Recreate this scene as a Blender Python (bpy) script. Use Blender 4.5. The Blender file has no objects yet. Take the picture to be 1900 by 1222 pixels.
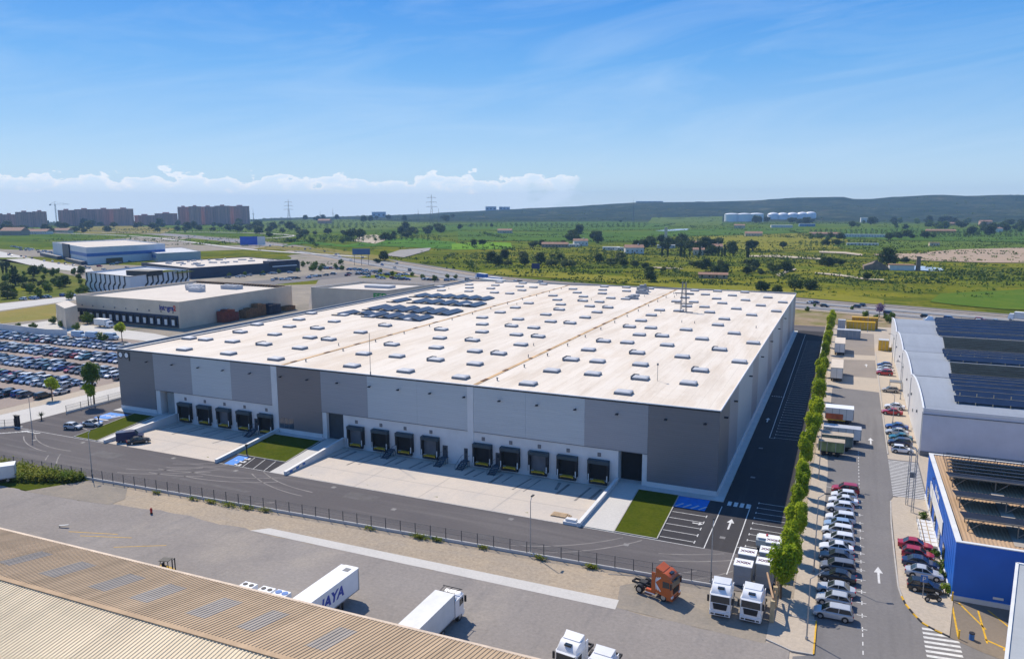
import bpy, math, random
from mathutils import Vector, Matrix, noise as mnoise
random.seed(7)
R = math.radians
PI = math.pi
scene = bpy.context.scene
COL = scene.collection

# ------------------------------------------------------------------ camera solved from the warehouse's own edges
FPX, PITCH, YAW, ROLL = 1399.308, 0.160232641, -0.419693989, -0.0028648806
CAM = Vector((17.8989, -124.6568, 48.2168))
_r = Vector((math.cos(YAW), -math.sin(YAW), 0))
FWD = Vector((math.sin(YAW)*math.cos(PITCH), math.cos(YAW)*math.cos(PITCH), -math.sin(PITCH)))
_u = _r.cross(FWD)
RIGHT = math.cos(ROLL)*_r + math.sin(ROLL)*_u
UP = -math.sin(ROLL)*_r + math.cos(ROLL)*_u


def P(px, py, z=0.0):
    """survey: world point at height z on the sight line of a spot of the 1900 x 1222 photograph"""
    d = FWD + RIGHT*((px-950)/FPX) - UP*((py-611)/FPX)
    t = (z-CAM.z)/d.z
    return CAM + d*t


def P2(px, py, z=0.0):
    p = P(px, py, z)
    return (p.x, p.y)


def PD(px, py, dist):
    """point at a horizontal distance on a sight line"""
    d = FWD + RIGHT*((px-950)/FPX) - UP*((py-611)/FPX)
    return CAM + d*(dist/math.hypot(d.x, d.y))


# ------------------------------------------------------------------ materials
MATS = {}


def _nt(name):
    m = bpy.data.materials.new(name)
    m.use_nodes = True
    nt = m.node_tree
    b = nt.nodes['Principled BSDF']
    return m, nt, b


def ramp(nt, fac, stops):
    n = nt.nodes.new('ShaderNodeValToRGB')
    e = n.color_ramp.elements
    while len(e) < len(stops):
        e.new(0.5)
    for i, (p, c) in enumerate(stops):
        e[i].position = p
        e[i].color = (c[0], c[1], c[2], 1)
    nt.links.new(fac, n.inputs[0])
    return n.outputs[0]


def coords(nt, space='world', scale=(1, 1, 1), rot=(0, 0, 0)):
    if space == 'world':
        o = nt.nodes.new('ShaderNodeNewGeometry').outputs['Position']
    else:
        o = nt.nodes.new('ShaderNodeTexCoord').outputs['Object']
    mp = nt.nodes.new('ShaderNodeMapping')
    mp.inputs['Scale'].default_value = scale
    mp.inputs['Rotation'].default_value = rot
    nt.links.new(o, mp.inputs['Vector'])
    return mp.outputs[0]


def noise(nt, vec, scale, detail=4, rough=0.6, dist=0.0):
    n = nt.nodes.new('ShaderNodeTexNoise')
    n.inputs['Scale'].default_value = scale
    n.inputs['Detail'].default_value = detail
    n.inputs['Roughness'].default_value = rough
    n.inputs['Distortion'].default_value = dist
    nt.links.new(vec, n.inputs['Vector'])
    return n.outputs[0]


def mix(nt, fac, a, b, mode='MIX'):
    n = nt.nodes.new('ShaderNodeMix')
    n.data_type = 'RGBA'
    n.blend_type = mode
    for sock, v in ((n.inputs[0], fac), (n.inputs[6], a), (n.inputs[7], b)):
        if isinstance(v, (int, float)):
            sock.default_value = v
        elif isinstance(v, tuple):
            sock.default_value = (v[0], v[1], v[2], 1)
        else:
            nt.links.new(v, sock)
    return n.outputs[2]


def math_(nt, op, a, b=None, c=None):
    n = nt.nodes.new('ShaderNodeMath')
    n.operation = op
    for i, v in enumerate((a, b, c)):
        if v is None:
            continue
        if isinstance(v, (int, float)):
            n.inputs[i].default_value = v
        else:
            nt.links.new(v, n.inputs[i])
    return n.outputs[0]


def bump(nt, b, h, strength=0.3, dist=0.05):
    n = nt.nodes.new('ShaderNodeBump')
    n.inputs['Strength'].default_value = strength
    n.inputs['Distance'].default_value = dist
    nt.links.new(h, n.inputs['Height'])
    nt.links.new(n.outputs[0], b.inputs['Normal'])


def mat(name, col, rough=0.7, var=0.12, scale=0.6, metal=0.0, spec=0.4, space='obj', stretch=(1, 1, 1), coat=0.0, bmp=0.0, alpha=1.0):
    if name in MATS:
        return MATS[name]
    m, nt, b = _nt(name)
    b.inputs['Roughness'].default_value = rough
    b.inputs['Metallic'].default_value = metal
    b.inputs['Specular IOR Level'].default_value = spec
    b.inputs['Coat Weight'].default_value = coat
    b.inputs['Base Color'].default_value = (*col, 1)
    if var:
        v = coords(nt, space, stretch)
        f = noise(nt, v, scale, 5)
        lo = tuple(c*(1-var) for c in col)
        hi = tuple(min(1, c*(1+var)) for c in col)
        nt.links.new(ramp(nt, f, [(0.3, lo), (0.7, hi)]), b.inputs['Base Color'])
        if bmp:
            bump(nt, b, f, bmp)
    if alpha < 1:
        b.inputs['Alpha'].default_value = alpha
    MATS[name] = m
    return m


def ground_mat(name, base, patches, rough=0.9, fine=0.15, streak=None, speck=None):
    """ground: large patches + streaks + fine grain, all in world space"""
    m, nt, b = _nt(name)
    b.inputs['Roughness'].default_value = rough
    b.inputs['Specular IOR Level'].default_value = 0.02
    v = coords(nt)
    c = base
    for (sc, col, lo, hi, amt) in patches:
        f = noise(nt, v, sc, 6, 0.65, 0.4)
        g = ramp(nt, f, [(lo, (0, 0, 0)), (hi, (amt, amt, amt))])
        c = mix(nt, g, c, col)
    if streak:
        (sx, sy, sc, col, lo, hi, amt) = streak
        v2 = coords(nt, 'world', (sx, sy, 1))
        f = noise(nt, v2, sc, 5, 0.6, 0.3)
        g = ramp(nt, f, [(lo, (0, 0, 0)), (hi, (amt, amt, amt))])
        c = mix(nt, g, c, col)
    if speck:
        (sc, col, lo, hi, amt) = speck
        f = noise(nt, v, sc, 2, 0.5)
        g = ramp(nt, f, [(lo, (0, 0, 0)), (hi, (amt, amt, amt))])
        c = mix(nt, g, c, col)
    f = noise(nt, v, 2.3, 6, 0.7)
    g = ramp(nt, f, [(0.25, (1-fine,)*3), (0.75, (1+fine,)*3)])
    c = mix(nt, 1.0, c, g, 'MULTIPLY')
    nt.links.new(c, b.inputs['Base Color'])
    bump(nt, b, f, 0.15, 0.03)
    MATS[name] = m
    return m


def leaf_mat(name, dark, light, scale=0.35, trans=0.25):
    m, nt, b = _nt(name)
    v = coords(nt)
    f = noise(nt, v, scale, 3, 0.7)
    oi = nt.nodes.new('ShaderNodeObjectInfo')
    f2 = math_(nt, 'MULTIPLY_ADD', oi.outputs['Random'], 0.3, f)
    f3 = math_(nt, 'SUBTRACT', f2, 0.15)
    c = ramp(nt, f3, [(0.25, dark), (0.75, light)])
    nt.links.new(c, b.inputs['Base Color'])
    b.inputs['Roughness'].default_value = 0.65
    b.inputs['Specular IOR Level'].default_value = 0.08
    if trans:
        t = nt.nodes.new('ShaderNodeBsdfTranslucent')
        nt.links.new(c, t.inputs['Color'])
        mx = nt.nodes.new('ShaderNodeMixShader')
        mx.inputs[0].default_value = trans
        nt.links.new(b.outputs[0], mx.inputs[1])
        nt.links.new(t.outputs[0], mx.inputs[2])
        nt.links.new(mx.outputs[0], nt.nodes['Material Output'].inputs['Surface'])
    MATS[name] = m
    return m


def paint_mat(name='car_paint'):
    m, nt, b = _nt(name)
    oi = nt.nodes.new('ShaderNodeObjectInfo')
    f = noise(nt, coords(nt, 'obj'), 1.2, 4)
    g = ramp(nt, f, [(0.3, (0.9, 0.9, 0.9)), (0.7, (1, 1, 1))])
    nt.links.new(mix(nt, 1.0, oi.outputs['Color'], g, 'MULTIPLY'), b.inputs['Base Color'])
    b.inputs['Roughness'].default_value = 0.32
    b.inputs['Metallic'].default_value = 0.15
    b.inputs['Coat Weight'].default_value = 0.6
    b.inputs['Coat Roughness'].default_value = 0.08
    MATS[name] = m
    return m


# ------------------------------------------------------------------ mesh builder
class MB:
    def __init__(self):
        self.v, self.f, self.m = [], [], []

    def add(self, vs, fs, m=0):
        n = len(self.v)
        self.v += [tuple(p) for p in vs]
        for f in fs:
            self.f.append([n+i for i in f])
            self.m.append(m)
        return self

    def box(self, x0, y0, z0, x1, y1, z1, m=0):
        return self.add([(x0, y0, z0), (x1, y0, z0), (x1, y1, z0), (x0, y1, z0), (x0, y0, z1), (x1, y0, z1), (x1, y1, z1), (x0, y1, z1)],
                        [(3, 2, 1, 0), (4, 5, 6, 7), (0, 1, 5, 4), (1, 2, 6, 5), (2, 3, 7, 6), (3, 0, 4, 7)], m)

    def prism(self, pts, z0, z1, m=0, mt=None):
        n = len(pts)
        a = sum(pts[i][0]*pts[(i+1) % n][1]-pts[(i+1) % n][0]*pts[i][1] for i in range(n))
        if a < 0:
            pts = pts[::-1]
        zt = z1 if callable(z1) else (lambda x, y: z1)
        zb = z0 if callable(z0) else (lambda x, y: z0)
        vs = [(x, y, zb(x, y)) for x, y in pts]+[(x, y, zt(x, y)) for x, y in pts]
        self.add(vs, [tuple(range(n-1, -1, -1))]+[(i, (i+1) % n, n+(i+1) % n, n+i) for i in range(n)], m)
        k = len(self.v)-2*n
        self.f.append([k+n+i for i in range(n)])
        self.m.append(m if mt is None else mt)
        return self

    def quad(self, a, b, c, d, m=0):
        return self.add([a, b, c, d], [(0, 1, 2, 3)], m)

    def tube(self, p0, p1, r, n=6, m=0, r2=None, cap=True):
        p0, p1 = Vector(p0), Vector(p1)
        d = (p1-p0).normalized()
        a = d.orthogonal().normalized()
        b = d.cross(a)
        r2 = r if r2 is None else r2
        vs = [p0+(a*math.cos(2*PI*i/n)+b*math.sin(2*PI*i/n))*r for i in range(n)]
        vs += [p1+(a*math.cos(2*PI*i/n)+b*math.sin(2*PI*i/n))*r2 for i in range(n)]
        fs = [(i, (i+1) % n, n+(i+1) % n, n+i) for i in range(n)]
        if cap:
            fs += [tuple(range(n-1, -1, -1)), tuple(range(n, 2*n))]
        return self.add(vs, fs, m)

    def loft(self, rings, m=0, cap=True):
        n = len(rings[0])
        vs = [p for r in rings for p in r]
        fs = []
        for k in range(len(rings)-1):
            for i in range(n):
                fs.append((k*n+i, k*n+(i+1) % n, (k+1)*n+(i+1) % n, (k+1)*n+i))
        if cap:
            fs += [tuple(range(n-1, -1, -1)), tuple((len(rings)-1)*n+i for i in range(n))]
        return self.add(vs, fs, m)

    def bar(self, p0, p1, w, h, m=0):
        """box-section bar between two points"""
        p0, p1 = Vector(p0), Vector(p1)
        d = (p1-p0).normalized()
        s = d.cross(Vector((0, 0, 1)))
        s = Vector((1, 0, 0)) if s.length < 1e-4 else s.normalized()
        u = s.cross(d)
        q = []
        for p in (p0, p1):
            q += [p-s*w/2-u*h/2, p+s*w/2-u*h/2, p+s*w/2+u*h/2, p-s*w/2+u*h/2]
        return self.add(q, [(3, 2, 1, 0), (4, 5, 6, 7), (0, 1, 5, 4), (1, 2, 6, 5), (2, 3, 7, 6), (3, 0, 4, 7)], m)

    def mesh(self, name, mats):
        me = bpy.data.meshes.new(name)
        me.from_pydata(self.v, [], self.f)
        for x in (mats if isinstance(mats, (list, tuple)) else [mats]):
            me.materials.append(x)
        me.polygons.foreach_set('material_index', self.m)
        me.update()
        return me

    def build(self, name, mats, parent=None, smooth=0, world=True):
        if parent is not None and world:
            inv = Matrix.Translation(parent.location) @ parent.rotation_euler.to_matrix().to_4x4()
            inv = inv.inverted()
            self.v = [tuple(inv @ Vector(p)) for p in self.v]
        me = self.mesh(name, mats)
        if smooth:
            for p in me.polygons:
                p.use_smooth = True
            try:
                me.set_sharp_from_angle(angle=R(smooth))
            except Exception:
                pass
        o = bpy.data.objects.new(name, me)
        COL.objects.link(o)
        o.parent = parent
        return o


def tag(o, label, cat=None, group=None, kind=None):
    o['label'] = label
    if cat:
        o['category'] = cat
    if group:
        o['group'] = group
    if kind:
        o['kind'] = kind
    return o


def thing(name, label, cat, loc=(0, 0, 0), rz=0.0, group=None):
    o = bpy.data.objects.new(name, None)
    o.empty_display_size = 0.5
    COL.objects.link(o)
    o.location = loc
    o.rotation_euler = (0, 0, rz)
    return tag(o, label, cat, group)


KIDS = {}


def children(o):
    return [c for c in COL.objects if c.parent == o]


def tree_of(o):
    return (o, [tree_of(c) for c in children(o)])


def copy_tree(t, parent=None, color=None):
    o, ch = t
    c = o.copy()
    COL.objects.link(c)
    c.parent = parent
    if color is not None:
        c.color = (*color, 1)
    for x in ch:
        copy_tree(x, c, color)
    return c


def place(t, loc, rz=0.0, label=None, group=None, color=None, scale=None):
    c = copy_tree(t, None, color)
    c.location = loc
    c.rotation_euler = (0, 0, rz)
    if scale:
        c.scale = scale if isinstance(scale, tuple) else (scale,)*3
    if label:
        c['label'] = label
    if group:
        c['group'] = group
    return c


def discard(t):
    """takes the pattern a loop copied from out of the scene again"""
    o, ch = t
    for x in ch:
        discard(x)
    bpy.data.objects.remove(o)


def sheet(name, pts, z, m, label, kind='structure', cat='ground', thick=0.0):
    b = MB()
    if thick:
        b.prism(pts, z-thick, z)
    else:
        n = len(pts)
        a = sum(pts[i][0]*pts[(i+1) % n][1]-pts[(i+1) % n][0]*pts[i][1] for i in range(n))
        if a < 0:
            pts = pts[::-1]
        b.add([(x, y, z) for x, y in pts], [tuple(range(n))])
    return tag(b.build(name, m), label, cat, kind=kind)


def sheet_px(name, pxs, z, m, label, **k):
    return sheet(name, [P2(x, y) for x, y in pxs], z, m, label, **k)


def text_mesh(s, size, depth=0.01):
    cu = bpy.data.curves.new('lettering', 'FONT')
    cu.body = s
    cu.size = size
    cu.extrude = depth
    cu.offset = 0.035*size
    cu.align_x = 'CENTER'
    cu.align_y = 'CENTER'
    o = bpy.data.objects.new('lettering', cu)
    COL.objects.link(o)
    bpy.context.view_layer.update()
    dg = bpy.context.evaluated_depsgraph_get()
    me = bpy.data.meshes.new_from_object(o.evaluated_get(dg))
    bpy.data.objects.remove(o)
    bpy.data.curves.remove(cu)
    return me


def lettering(s, size, m, loc, rot, parent, name='lettering', shear=0.0, sx=1.0):
    me = text_mesh(s, size)
    me.materials.clear()
    me.materials.append(m)
    for v in me.vertices:
        v.co.x = v.co.x*sx+v.co.y*shear
    o = bpy.data.objects.new(name, me)
    COL.objects.link(o)
    o.parent = parent
    M = Matrix.Translation(Vector(loc)) @ rot.to_matrix().to_4x4()
    W = Matrix.Translation(parent.location) @ parent.rotation_euler.to_matrix().to_4x4()
    o.matrix_local = W.inverted() @ M
    return o

# ------------------------------------------------------------------ palette
M_PAINT = paint_mat()
M_GLASS = mat('dark_glass', (0.02, 0.028, 0.035), 0.06, 0, spec=0.8)
M_TYRE = mat('rubber', (0.018, 0.018, 0.019), 0.85, 0.2, 3)
M_RIM = mat('alloy', (0.42, 0.43, 0.44), 0.35, 0.15, 3, metal=0.7)
M_BLACK = mat('black_plastic', (0.022, 0.022, 0.024), 0.6, 0.2, 2)
M_LAMPW = mat('clear_lamp', (0.75, 0.77, 0.78), 0.15, 0.05, 3, spec=0.8)
M_LAMPR = mat('red_lamp', (0.45, 0.02, 0.02), 0.2, 0.1, 3, spec=0.7)
M_STEEL = mat('galvanised_steel', (0.36, 0.38, 0.40), 0.45, 0.15, 1.5, metal=0.6)
M_POST = mat('dark_post', (0.10, 0.105, 0.11), 0.55, 0.15, 2, metal=0.3)
M_WHITE = mat('white_paint_metal', (0.80, 0.81, 0.82), 0.4, 0.05, 0.8)
M_OFFW = mat('weathered_white', (0.68, 0.68, 0.66), 0.6, 0.09, 0.5, bmp=0.05)
M_CONC = mat('precast_concrete', (0.52, 0.51, 0.49), 0.85, 0.1, 0.35, space='world', bmp=0.1)
M_CONCW = mat('white_precast', (0.62, 0.63, 0.63), 0.8, 0.07, 0.3, space='world', bmp=0.05)
M_KERB = mat('kerb_stone', (0.42, 0.40, 0.37), 0.9, 0.15, 0.8, space='world')
M_BLUE = mat('blue_marking', (0.02, 0.20, 0.62), 0.7, 0.15, 1.2, space='world')
M_LINE = mat('white_marking', (0.60, 0.60, 0.58), 0.8, 0.22, 1.5, space='world')
M_YLINE = mat('yellow_marking', (0.62, 0.36, 0.02), 0.8, 0.25, 1.5, space='world')
M_YEL = mat('yellow_steel', (0.62, 0.38, 0.02), 0.5, 0.15, 1.0)
M_RUST = mat('rust_gutter', (0.50, 0.33, 0.17), 0.9, 0.45, 0.35, space='world', stretch=(1, 0.35, 1))
M_BLUEP = mat('blue_steel', (0.03, 0.14, 0.42), 0.45, 0.15, 1.0)
M_TEAL = mat('dark_teal_seal', (0.035, 0.06, 0.075), 0.6, 0.2, 1.0)
M_SEAL = mat('black_dock_curtain', (0.014, 0.015, 0.017), 0.7, 0.25, 1.5)
M_DOOR = mat('grey_dock_door', (0.10, 0.12, 0.145), 0.5, 0.15, 0.7)
M_WOOD = mat('old_timber', (0.24, 0.13, 0.06), 0.85, 0.35, 1.2, bmp=0.2)
M_TERRA = mat('terracotta_tiles', (0.34, 0.19, 0.125), 0.85, 0.25, 0.5)
M_PLASTER = mat('cream_render', (0.62, 0.55, 0.44), 0.85, 0.12, 0.3)
M_TRUNK = mat('bark', (0.10, 0.075, 0.05), 0.9, 0.3, 2.0)
M_PV = mat('photovoltaic_glass', (0.016, 0.026, 0.060), 0.16, 0.3, 0.5, spec=0.7)
M_PVG = mat('photovoltaic_grey', (0.055, 0.065, 0.085), 0.3, 0.3, 0.4, spec=0.6)

M_LEAF = leaf_mat('lime_foliage', (0.17, 0.27, 0.012), (0.50, 0.56, 0.03), 0.9, 0.4)
M_LEAFD = leaf_mat('dark_foliage', (0.025, 0.05, 0.015), (0.085, 0.125, 0.028), 0.25, 0.2)
M_LEAFO = leaf_mat('olive_foliage', (0.06, 0.08, 0.022), (0.17, 0.19, 0.05), 0.25, 0.15)
M_LEAFG = leaf_mat('green_foliage', (0.055, 0.105, 0.014), (0.17, 0.245, 0.03), 0.35, 0.2)
M_WEED = leaf_mat('weed_foliage', (0.08, 0.15, 0.012), (0.30, 0.27, 0.02), 0.25, 0.2)

G_ASPH = ground_mat('site_asphalt', (0.122, 0.113, 0.113), [(0.02, (0.16, 0.148, 0.142), 0.45, 0.7, 0.7), (0.12, (0.105, 0.10, 0.103), 0.5, 0.75, 0.5)], 0.9, 0.10,
                    streak=(0.02, 0.45, 1.0, (0.185, 0.172, 0.165), 0.5, 0.72, 0.65))
G_DARK = ground_mat('fresh_asphalt', (0.056, 0.054, 0.057), [(0.03, (0.072, 0.068, 0.068), 0.45, 0.7, 0.6), (0.2, (0.045, 0.044, 0.047), 0.5, 0.8, 0.5)], 0.85, 0.10,
                    streak=(0.4, 0.03, 1.0, (0.092, 0.088, 0.088), 0.52, 0.75, 0.5))
G_OLD = ground_mat('old_asphalt', (0.262, 0.238, 0.216), [(0.03, (0.31, 0.285, 0.262), 0.42, 0.68, 0.8), (0.10, (0.20, 0.187, 0.178), 0.5, 0.75, 0.6), (0.4, (0.33, 0.305, 0.275), 0.58, 0.76, 0.5), (0.055, (0.36, 0.32, 0.27), 0.56, 0.70, 0.6)], 0.95, 0.18,
                   streak=(0.9, 0.12, 0.5, (0.165, 0.16, 0.158), 0.56, 0.78, 0.45), speck=(3.0, (0.12, 0.115, 0.11), 0.66, 0.78, 0.4))
G_STREET = ground_mat('street_asphalt', (0.185, 0.178, 0.175), [(0.05, (0.225, 0.215, 0.208), 0.42, 0.7, 0.7), (0.25, (0.15, 0.145, 0.143), 0.55, 0.8, 0.5)], 0.92, 0.12,
                      streak=(0.5, 0.03, 1.0, (0.14, 0.135, 0.134), 0.5, 0.72, 0.5))
G_SAND = ground_mat('sandy_dirt', (0.40, 0.325, 0.235), [(0.06, (0.335, 0.285, 0.225), 0.4, 0.65, 0.8), (0.3, (0.46, 0.37, 0.26), 0.5, 0.75, 0.7), (0.9, (0.26, 0.215, 0.16), 0.56, 0.74, 0.7), (0.02, (0.30, 0.255, 0.20), 0.45, 0.6, 0.7)], 0.95, 0.26,
                    streak=(0.25, 1.1, 0.6, (0.33, 0.29, 0.24), 0.5, 0.72, 0.5))
G_PAVE = ground_mat('pale_pavement', (0.46, 0.395, 0.315), [(0.12, (0.40, 0.355, 0.295), 0.42, 0.68, 0.7), (0.5, (0.52, 0.44, 0.34), 0.52, 0.78, 0.6)], 0.92, 0.14)
G_CONC = ground_mat('yard_concrete', (0.53, 0.475, 0.41), [(0.05, (0.58, 0.51, 0.43), 0.42, 0.66, 0.8), (0.16, (0.43, 0.41, 0.39), 0.5, 0.75, 0.6), (0.45, (0.58, 0.52, 0.45), 0.6, 0.8, 0.5)], 0.85, 0.07,
                    streak=(0.9, 0.12, 0.6, (0.40, 0.38, 0.36), 0.56, 0.78, 0.5))
G_CONCW = ground_mat('pale_concrete', (0.55, 0.53, 0.49), [(0.12, (0.48, 0.465, 0.43), 0.45, 0.7, 0.7)], 0.88, 0.10)
G_LAWN = ground_mat('lawn', (0.060, 0.080, 0.006), [(0.15, (0.08, 0.092, 0.009), 0.42, 0.66, 0.8), (0.04, (0.11, 0.10, 0.018), 0.5, 0.66, 0.6), (0.7, (0.040, 0.060, 0.005), 0.5, 0.72, 0.6)], 0.95, 0.25)
G_MOTOR = ground_mat('highway_asphalt', (0.27, 0.27, 0.275), [(0.02, (0.31, 0.31, 0.31), 0.42, 0.68, 0.7)], 0.9, 0.08)
G_GRAVEL = ground_mat('urban_gravel', (0.30, 0.265, 0.215), [(0.02, (0.20, 0.19, 0.17), 0.45, 0.65, 0.8), (0.07, (0.38, 0.33, 0.26), 0.5, 0.7, 0.7), (0.05, (0.13, 0.145, 0.05), 0.58, 0.72, 0.8)], 0.95, 0.18)
G_LOT = ground_mat('car_park_ground', (0.33, 0.27, 0.23), [(0.05, (0.27, 0.235, 0.21), 0.42, 0.68, 0.7), (0.3, (0.38, 0.31, 0.25), 0.5, 0.75, 0.6)], 0.95, 0.14)


def hills_mix(nt, v, near, far):
    """olive near, scrub on the far slopes: by world distance from the survey point"""
    return near


def terrain_mat():
    m, nt, b = _nt('countryside')
    b.inputs['Roughness'].default_value = 0.95
    b.inputs['Specular IOR Level'].default_value = 0.0
    v = coords(nt)
    c = (0.105, 0.125, 0.022)
    f = noise(nt, v, 0.0045, 6, 0.6, 0.6)
    c = ramp(nt, f, [(0.28, (0.07, 0.115, 0.014)), (0.43, (0.13, 0.16, 0.016)), (0.55, (0.21, 0.20, 0.022)), (0.66, (0.11, 0.165, 0.018)), (0.78, (0.24, 0.19, 0.05))])
    v2 = coords(nt, 'world', (0.35, 1.0, 1), (0, 0, R(24)))
    f2 = noise(nt, v2, 0.022, 6, 0.7, 0.5)
    c = mix(nt, ramp(nt, f2, [(0.44, (0, 0, 0)), (0.60, (0.85, 0.85, 0.85))]), c, (0.045, 0.078, 0.012))
    f3 = noise(nt, v, 0.09, 5, 0.75)
    c = mix(nt, ramp(nt, f3, [(0.50, (0, 0, 0)), (0.66, (0.65, 0.65, 0.65))]), c, (0.24, 0.20, 0.035))
    f4 = noise(nt, v, 0.35, 4, 0.8)
    c = mix(nt, ramp(nt, f4, [(0.50, (0, 0, 0)), (0.66, (0.75, 0.75, 0.75))]), c, (0.040, 0.062, 0.010))
    # far slopes: dry scrub with pale cuts
    geo = nt.nodes.new('ShaderNodeNewGeometry')
    d = nt.nodes.new('ShaderNodeVectorMath')
    d.operation = 'DISTANCE'
    nt.links.new(geo.outputs['Position'], d.inputs[0])
    d.inputs[1].default_value = (CAM.x, CAM.y, 0)
    far = ramp(nt, math_(nt, 'DIVIDE', d.outputs['Value'], 5000), [(0.46, (0, 0, 0)), (0.56, (1, 1, 1))])
    mid = ramp(nt, math_(nt, 'DIVIDE', d.outputs['Value'], 5000), [(0.16, (0, 0, 0)), (0.30, (.6, .6, .6))])
    f6 = noise(nt, coords(nt, 'world', (.25, 1.0, 1), (0, 0, R(24))), .012, 6, .7, .4)
    c = mix(nt, mid, c, ramp(nt, f6, [(.3, (.022, .055, .012)), (.46, (.05, .13, .016)), (.58, (.085, .155, .022)), (.72, (.16, .16, .05))]))
    f5 = noise(nt, v, 0.007, 8, 0.72, 0.5)
    h = ramp(nt, f5, [(0.33, (0.016, 0.034, 0.026)), (0.47, (0.038, 0.062, 0.042)), (0.60, (0.085, 0.10, 0.06)), (0.70, (0.22, 0.185, 0.13))])
    f7 = noise(nt, v, .028, 6, .75, .6)
    h = mix(nt, ramp(nt, f7, [(.42, (0, 0, 0)), (.56, (.8, .8, .8))]), h, (.012, .024, .016))
    h = mix(nt, ramp(nt, f7, [(.60, (0, 0, 0)), (.72, (.7, .7, .7))]), h, (.17, .155, .11))
    c = mix(nt, far, c, h)
    nt.links.new(c, b.inputs['Base Color'])
    MATS['countryside'] = m
    return m


RIDGE = [(-900, 404), (0, 404), (240, 404), (330, 402), (470, 403), (520, 401), (600, 400), (700, 398), (790, 396), (830, 393), (870, 391.5), (940, 388.5), (1000, 386), (1060, 384), (1110, 381),
         (1145, 379), (1180, 377.5), (1300, 377), (1400, 375.5), (1440, 373), (1480, 371), (1560, 370.5), (1590, 375), (1615, 374.5), (1660, 371.5), (1740, 369), (1800, 371.5), (1850, 370.5), (1900, 371),
         (2400, 368), (4000, 380)]
RR = 4200.0


def lerp_tab(t, x):
    if x <= t[0][0]:
        return t[0][1]
    for (a, va), (b, vb) in zip(t, t[1:]):
        if x <= b:
            k = (x-a)/(b-a)
            k = k*k*(3-2*k)
            return va+(vb-va)*k
    return t[-1][1]


def sstep(a, b, x):
    k = min(1, max(0, (x-a)/(b-a)))
    return k*k*(3-2*k)


def tz(x, y):
    dx, dy = x-CAM.x, y-CAM.y
    r = math.hypot(dx, dy)
    if -126.2 < x < -15.2 and -18.5 < y < 60:
        return -1.75
    z = -0.10
    if r > 350:
        a = math.atan2(dx, dy)-YAW
        a = (a+PI) % (2*PI)-PI
        z += 0.5*mnoise.noise((x*0.006, y*0.006, 0))*sstep(350, 700, r)
        if r > 2300:
            pe = 950+1417*math.tan(a) if abs(a) < 1.2 else (-900 if a < 0 else 4000)
            h = CAM.z+(385+(pe-950)*0.0029-lerp_tab(RIDGE, pe))*RR/1417
            k = sstep(2650, RR, r)
            n = mnoise.fractal((x*0.0016, y*0.0016, 3), 1.0, 2.0, 5)
            z += h*(0.75*k+0.25*sstep(3900, RR, r))+(6+0.10*max(h, 0))*n*sstep(2500, 3200, r)*(1-sstep(3800, 4200, r))
            if r > RR:
                z -= sstep(RR, 5400, r)*(70 if pe < 820 else 25)
    return z


def build_terrain():
    rad = [0, 30, 60, 80]
    while rad[-1] < 6500:
        rr = rad[-1]
        st = 2.5 if rr < 190 else max(2.6, rr*0.02)
        if 2500 < rr < 4400:
            st = 42
        rad.append(rr+st)
    angs = []
    a = -PI
    while a < PI-1e-6:
        rel = (a-YAW+PI) % (2*PI)-PI
        angs.append(a)
        a += R(0.6) if abs(rel) < R(48) else R(6)
    vs, fs = [(CAM.x, CAM.y, -0.1)], []
    n = len(angs)
    for r in rad[1:]:
        for t in angs:
            x, y = CAM.x+r*math.sin(t), CAM.y+r*math.cos(t)
            vs.append((x, y, tz(x, y)))
    for j in range(n):
        fs.append((0, 1+(j+1) % n, 1+j))
    for i in range(len(rad)-2):
        for j in range(n):
            k0, k1 = 1+i*n+j, 1+i*n+(j+1) % n
            fs.append((k0, k1, k1+n, k0+n))
    b = MB()
    b.add(vs, fs)
    o = b.build('ground', terrain_mat(), smooth=60)
    tag(o, 'green and olive countryside rising to the far scrub hills', 'ground', kind='structure')


build_terrain()


def drape(name, pts, m, label, lift=0.35, step=None, kind='structure', cat='field'):
    """a field: polygon cut into a grid and laid on the terrain"""
    xs = [p[0] for p in pts]
    ys = [p[1] for p in pts]
    ext = max(max(xs)-min(xs), max(ys)-min(ys))
    import bmesh
    bm = bmesh.new()
    vv = [bm.verts.new((x, y, 0)) for x, y in pts]
    bm.faces.new(vv)
    step = step or max(ext/14, 6)
    for ax in (0, 1):
        lo, hi = (min(xs), max(xs)) if ax == 0 else (min(ys), max(ys))
        k = lo+step
        while k < hi:
            co = (k, 0, 0) if ax == 0 else (0, k, 0)
            no = (1, 0, 0) if ax == 0 else (0, 1, 0)
            bmesh.ops.bisect_plane(bm, geom=bm.verts[:]+bm.edges[:]+bm.faces[:], plane_co=co, plane_no=no)
            k += step
    for v in bm.verts:
        v.co.z = max(tz(v.co.x, v.co.y), -0.1)+lift
    bmesh.ops.recalc_face_normals(bm, faces=bm.faces[:])
    me = bpy.data.meshes.new(name)
    bm.to_mesh(me)
    bm.free()
    if me.polygons and me.polygons[0].normal.z < 0:
        me.flip_normals()
    me.materials.append(m)
    o = bpy.data.objects.new(name, me)
    COL.objects.link(o)
    return tag(o, label, cat, kind=kind)


# ------------------------------------------------------------------ sky, sun, haze, camera
SUN = Vector((-0.719, 0.489, 1.0)).normalized()      # from the warehouse roof corner to its shadow's corner
sl = bpy.data.lights.new('sun', 'SUN')
sl.energy = 5.0
sl.angle = R(0.55)
sl.color = (1.0, 0.90, 0.76)
so = bpy.data.objects.new('sun', sl)
COL.objects.link(so)
so.rotation_euler = SUN.to_track_quat('Z', 'Y').to_euler()
so.location = (0, 0, 150)

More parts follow.
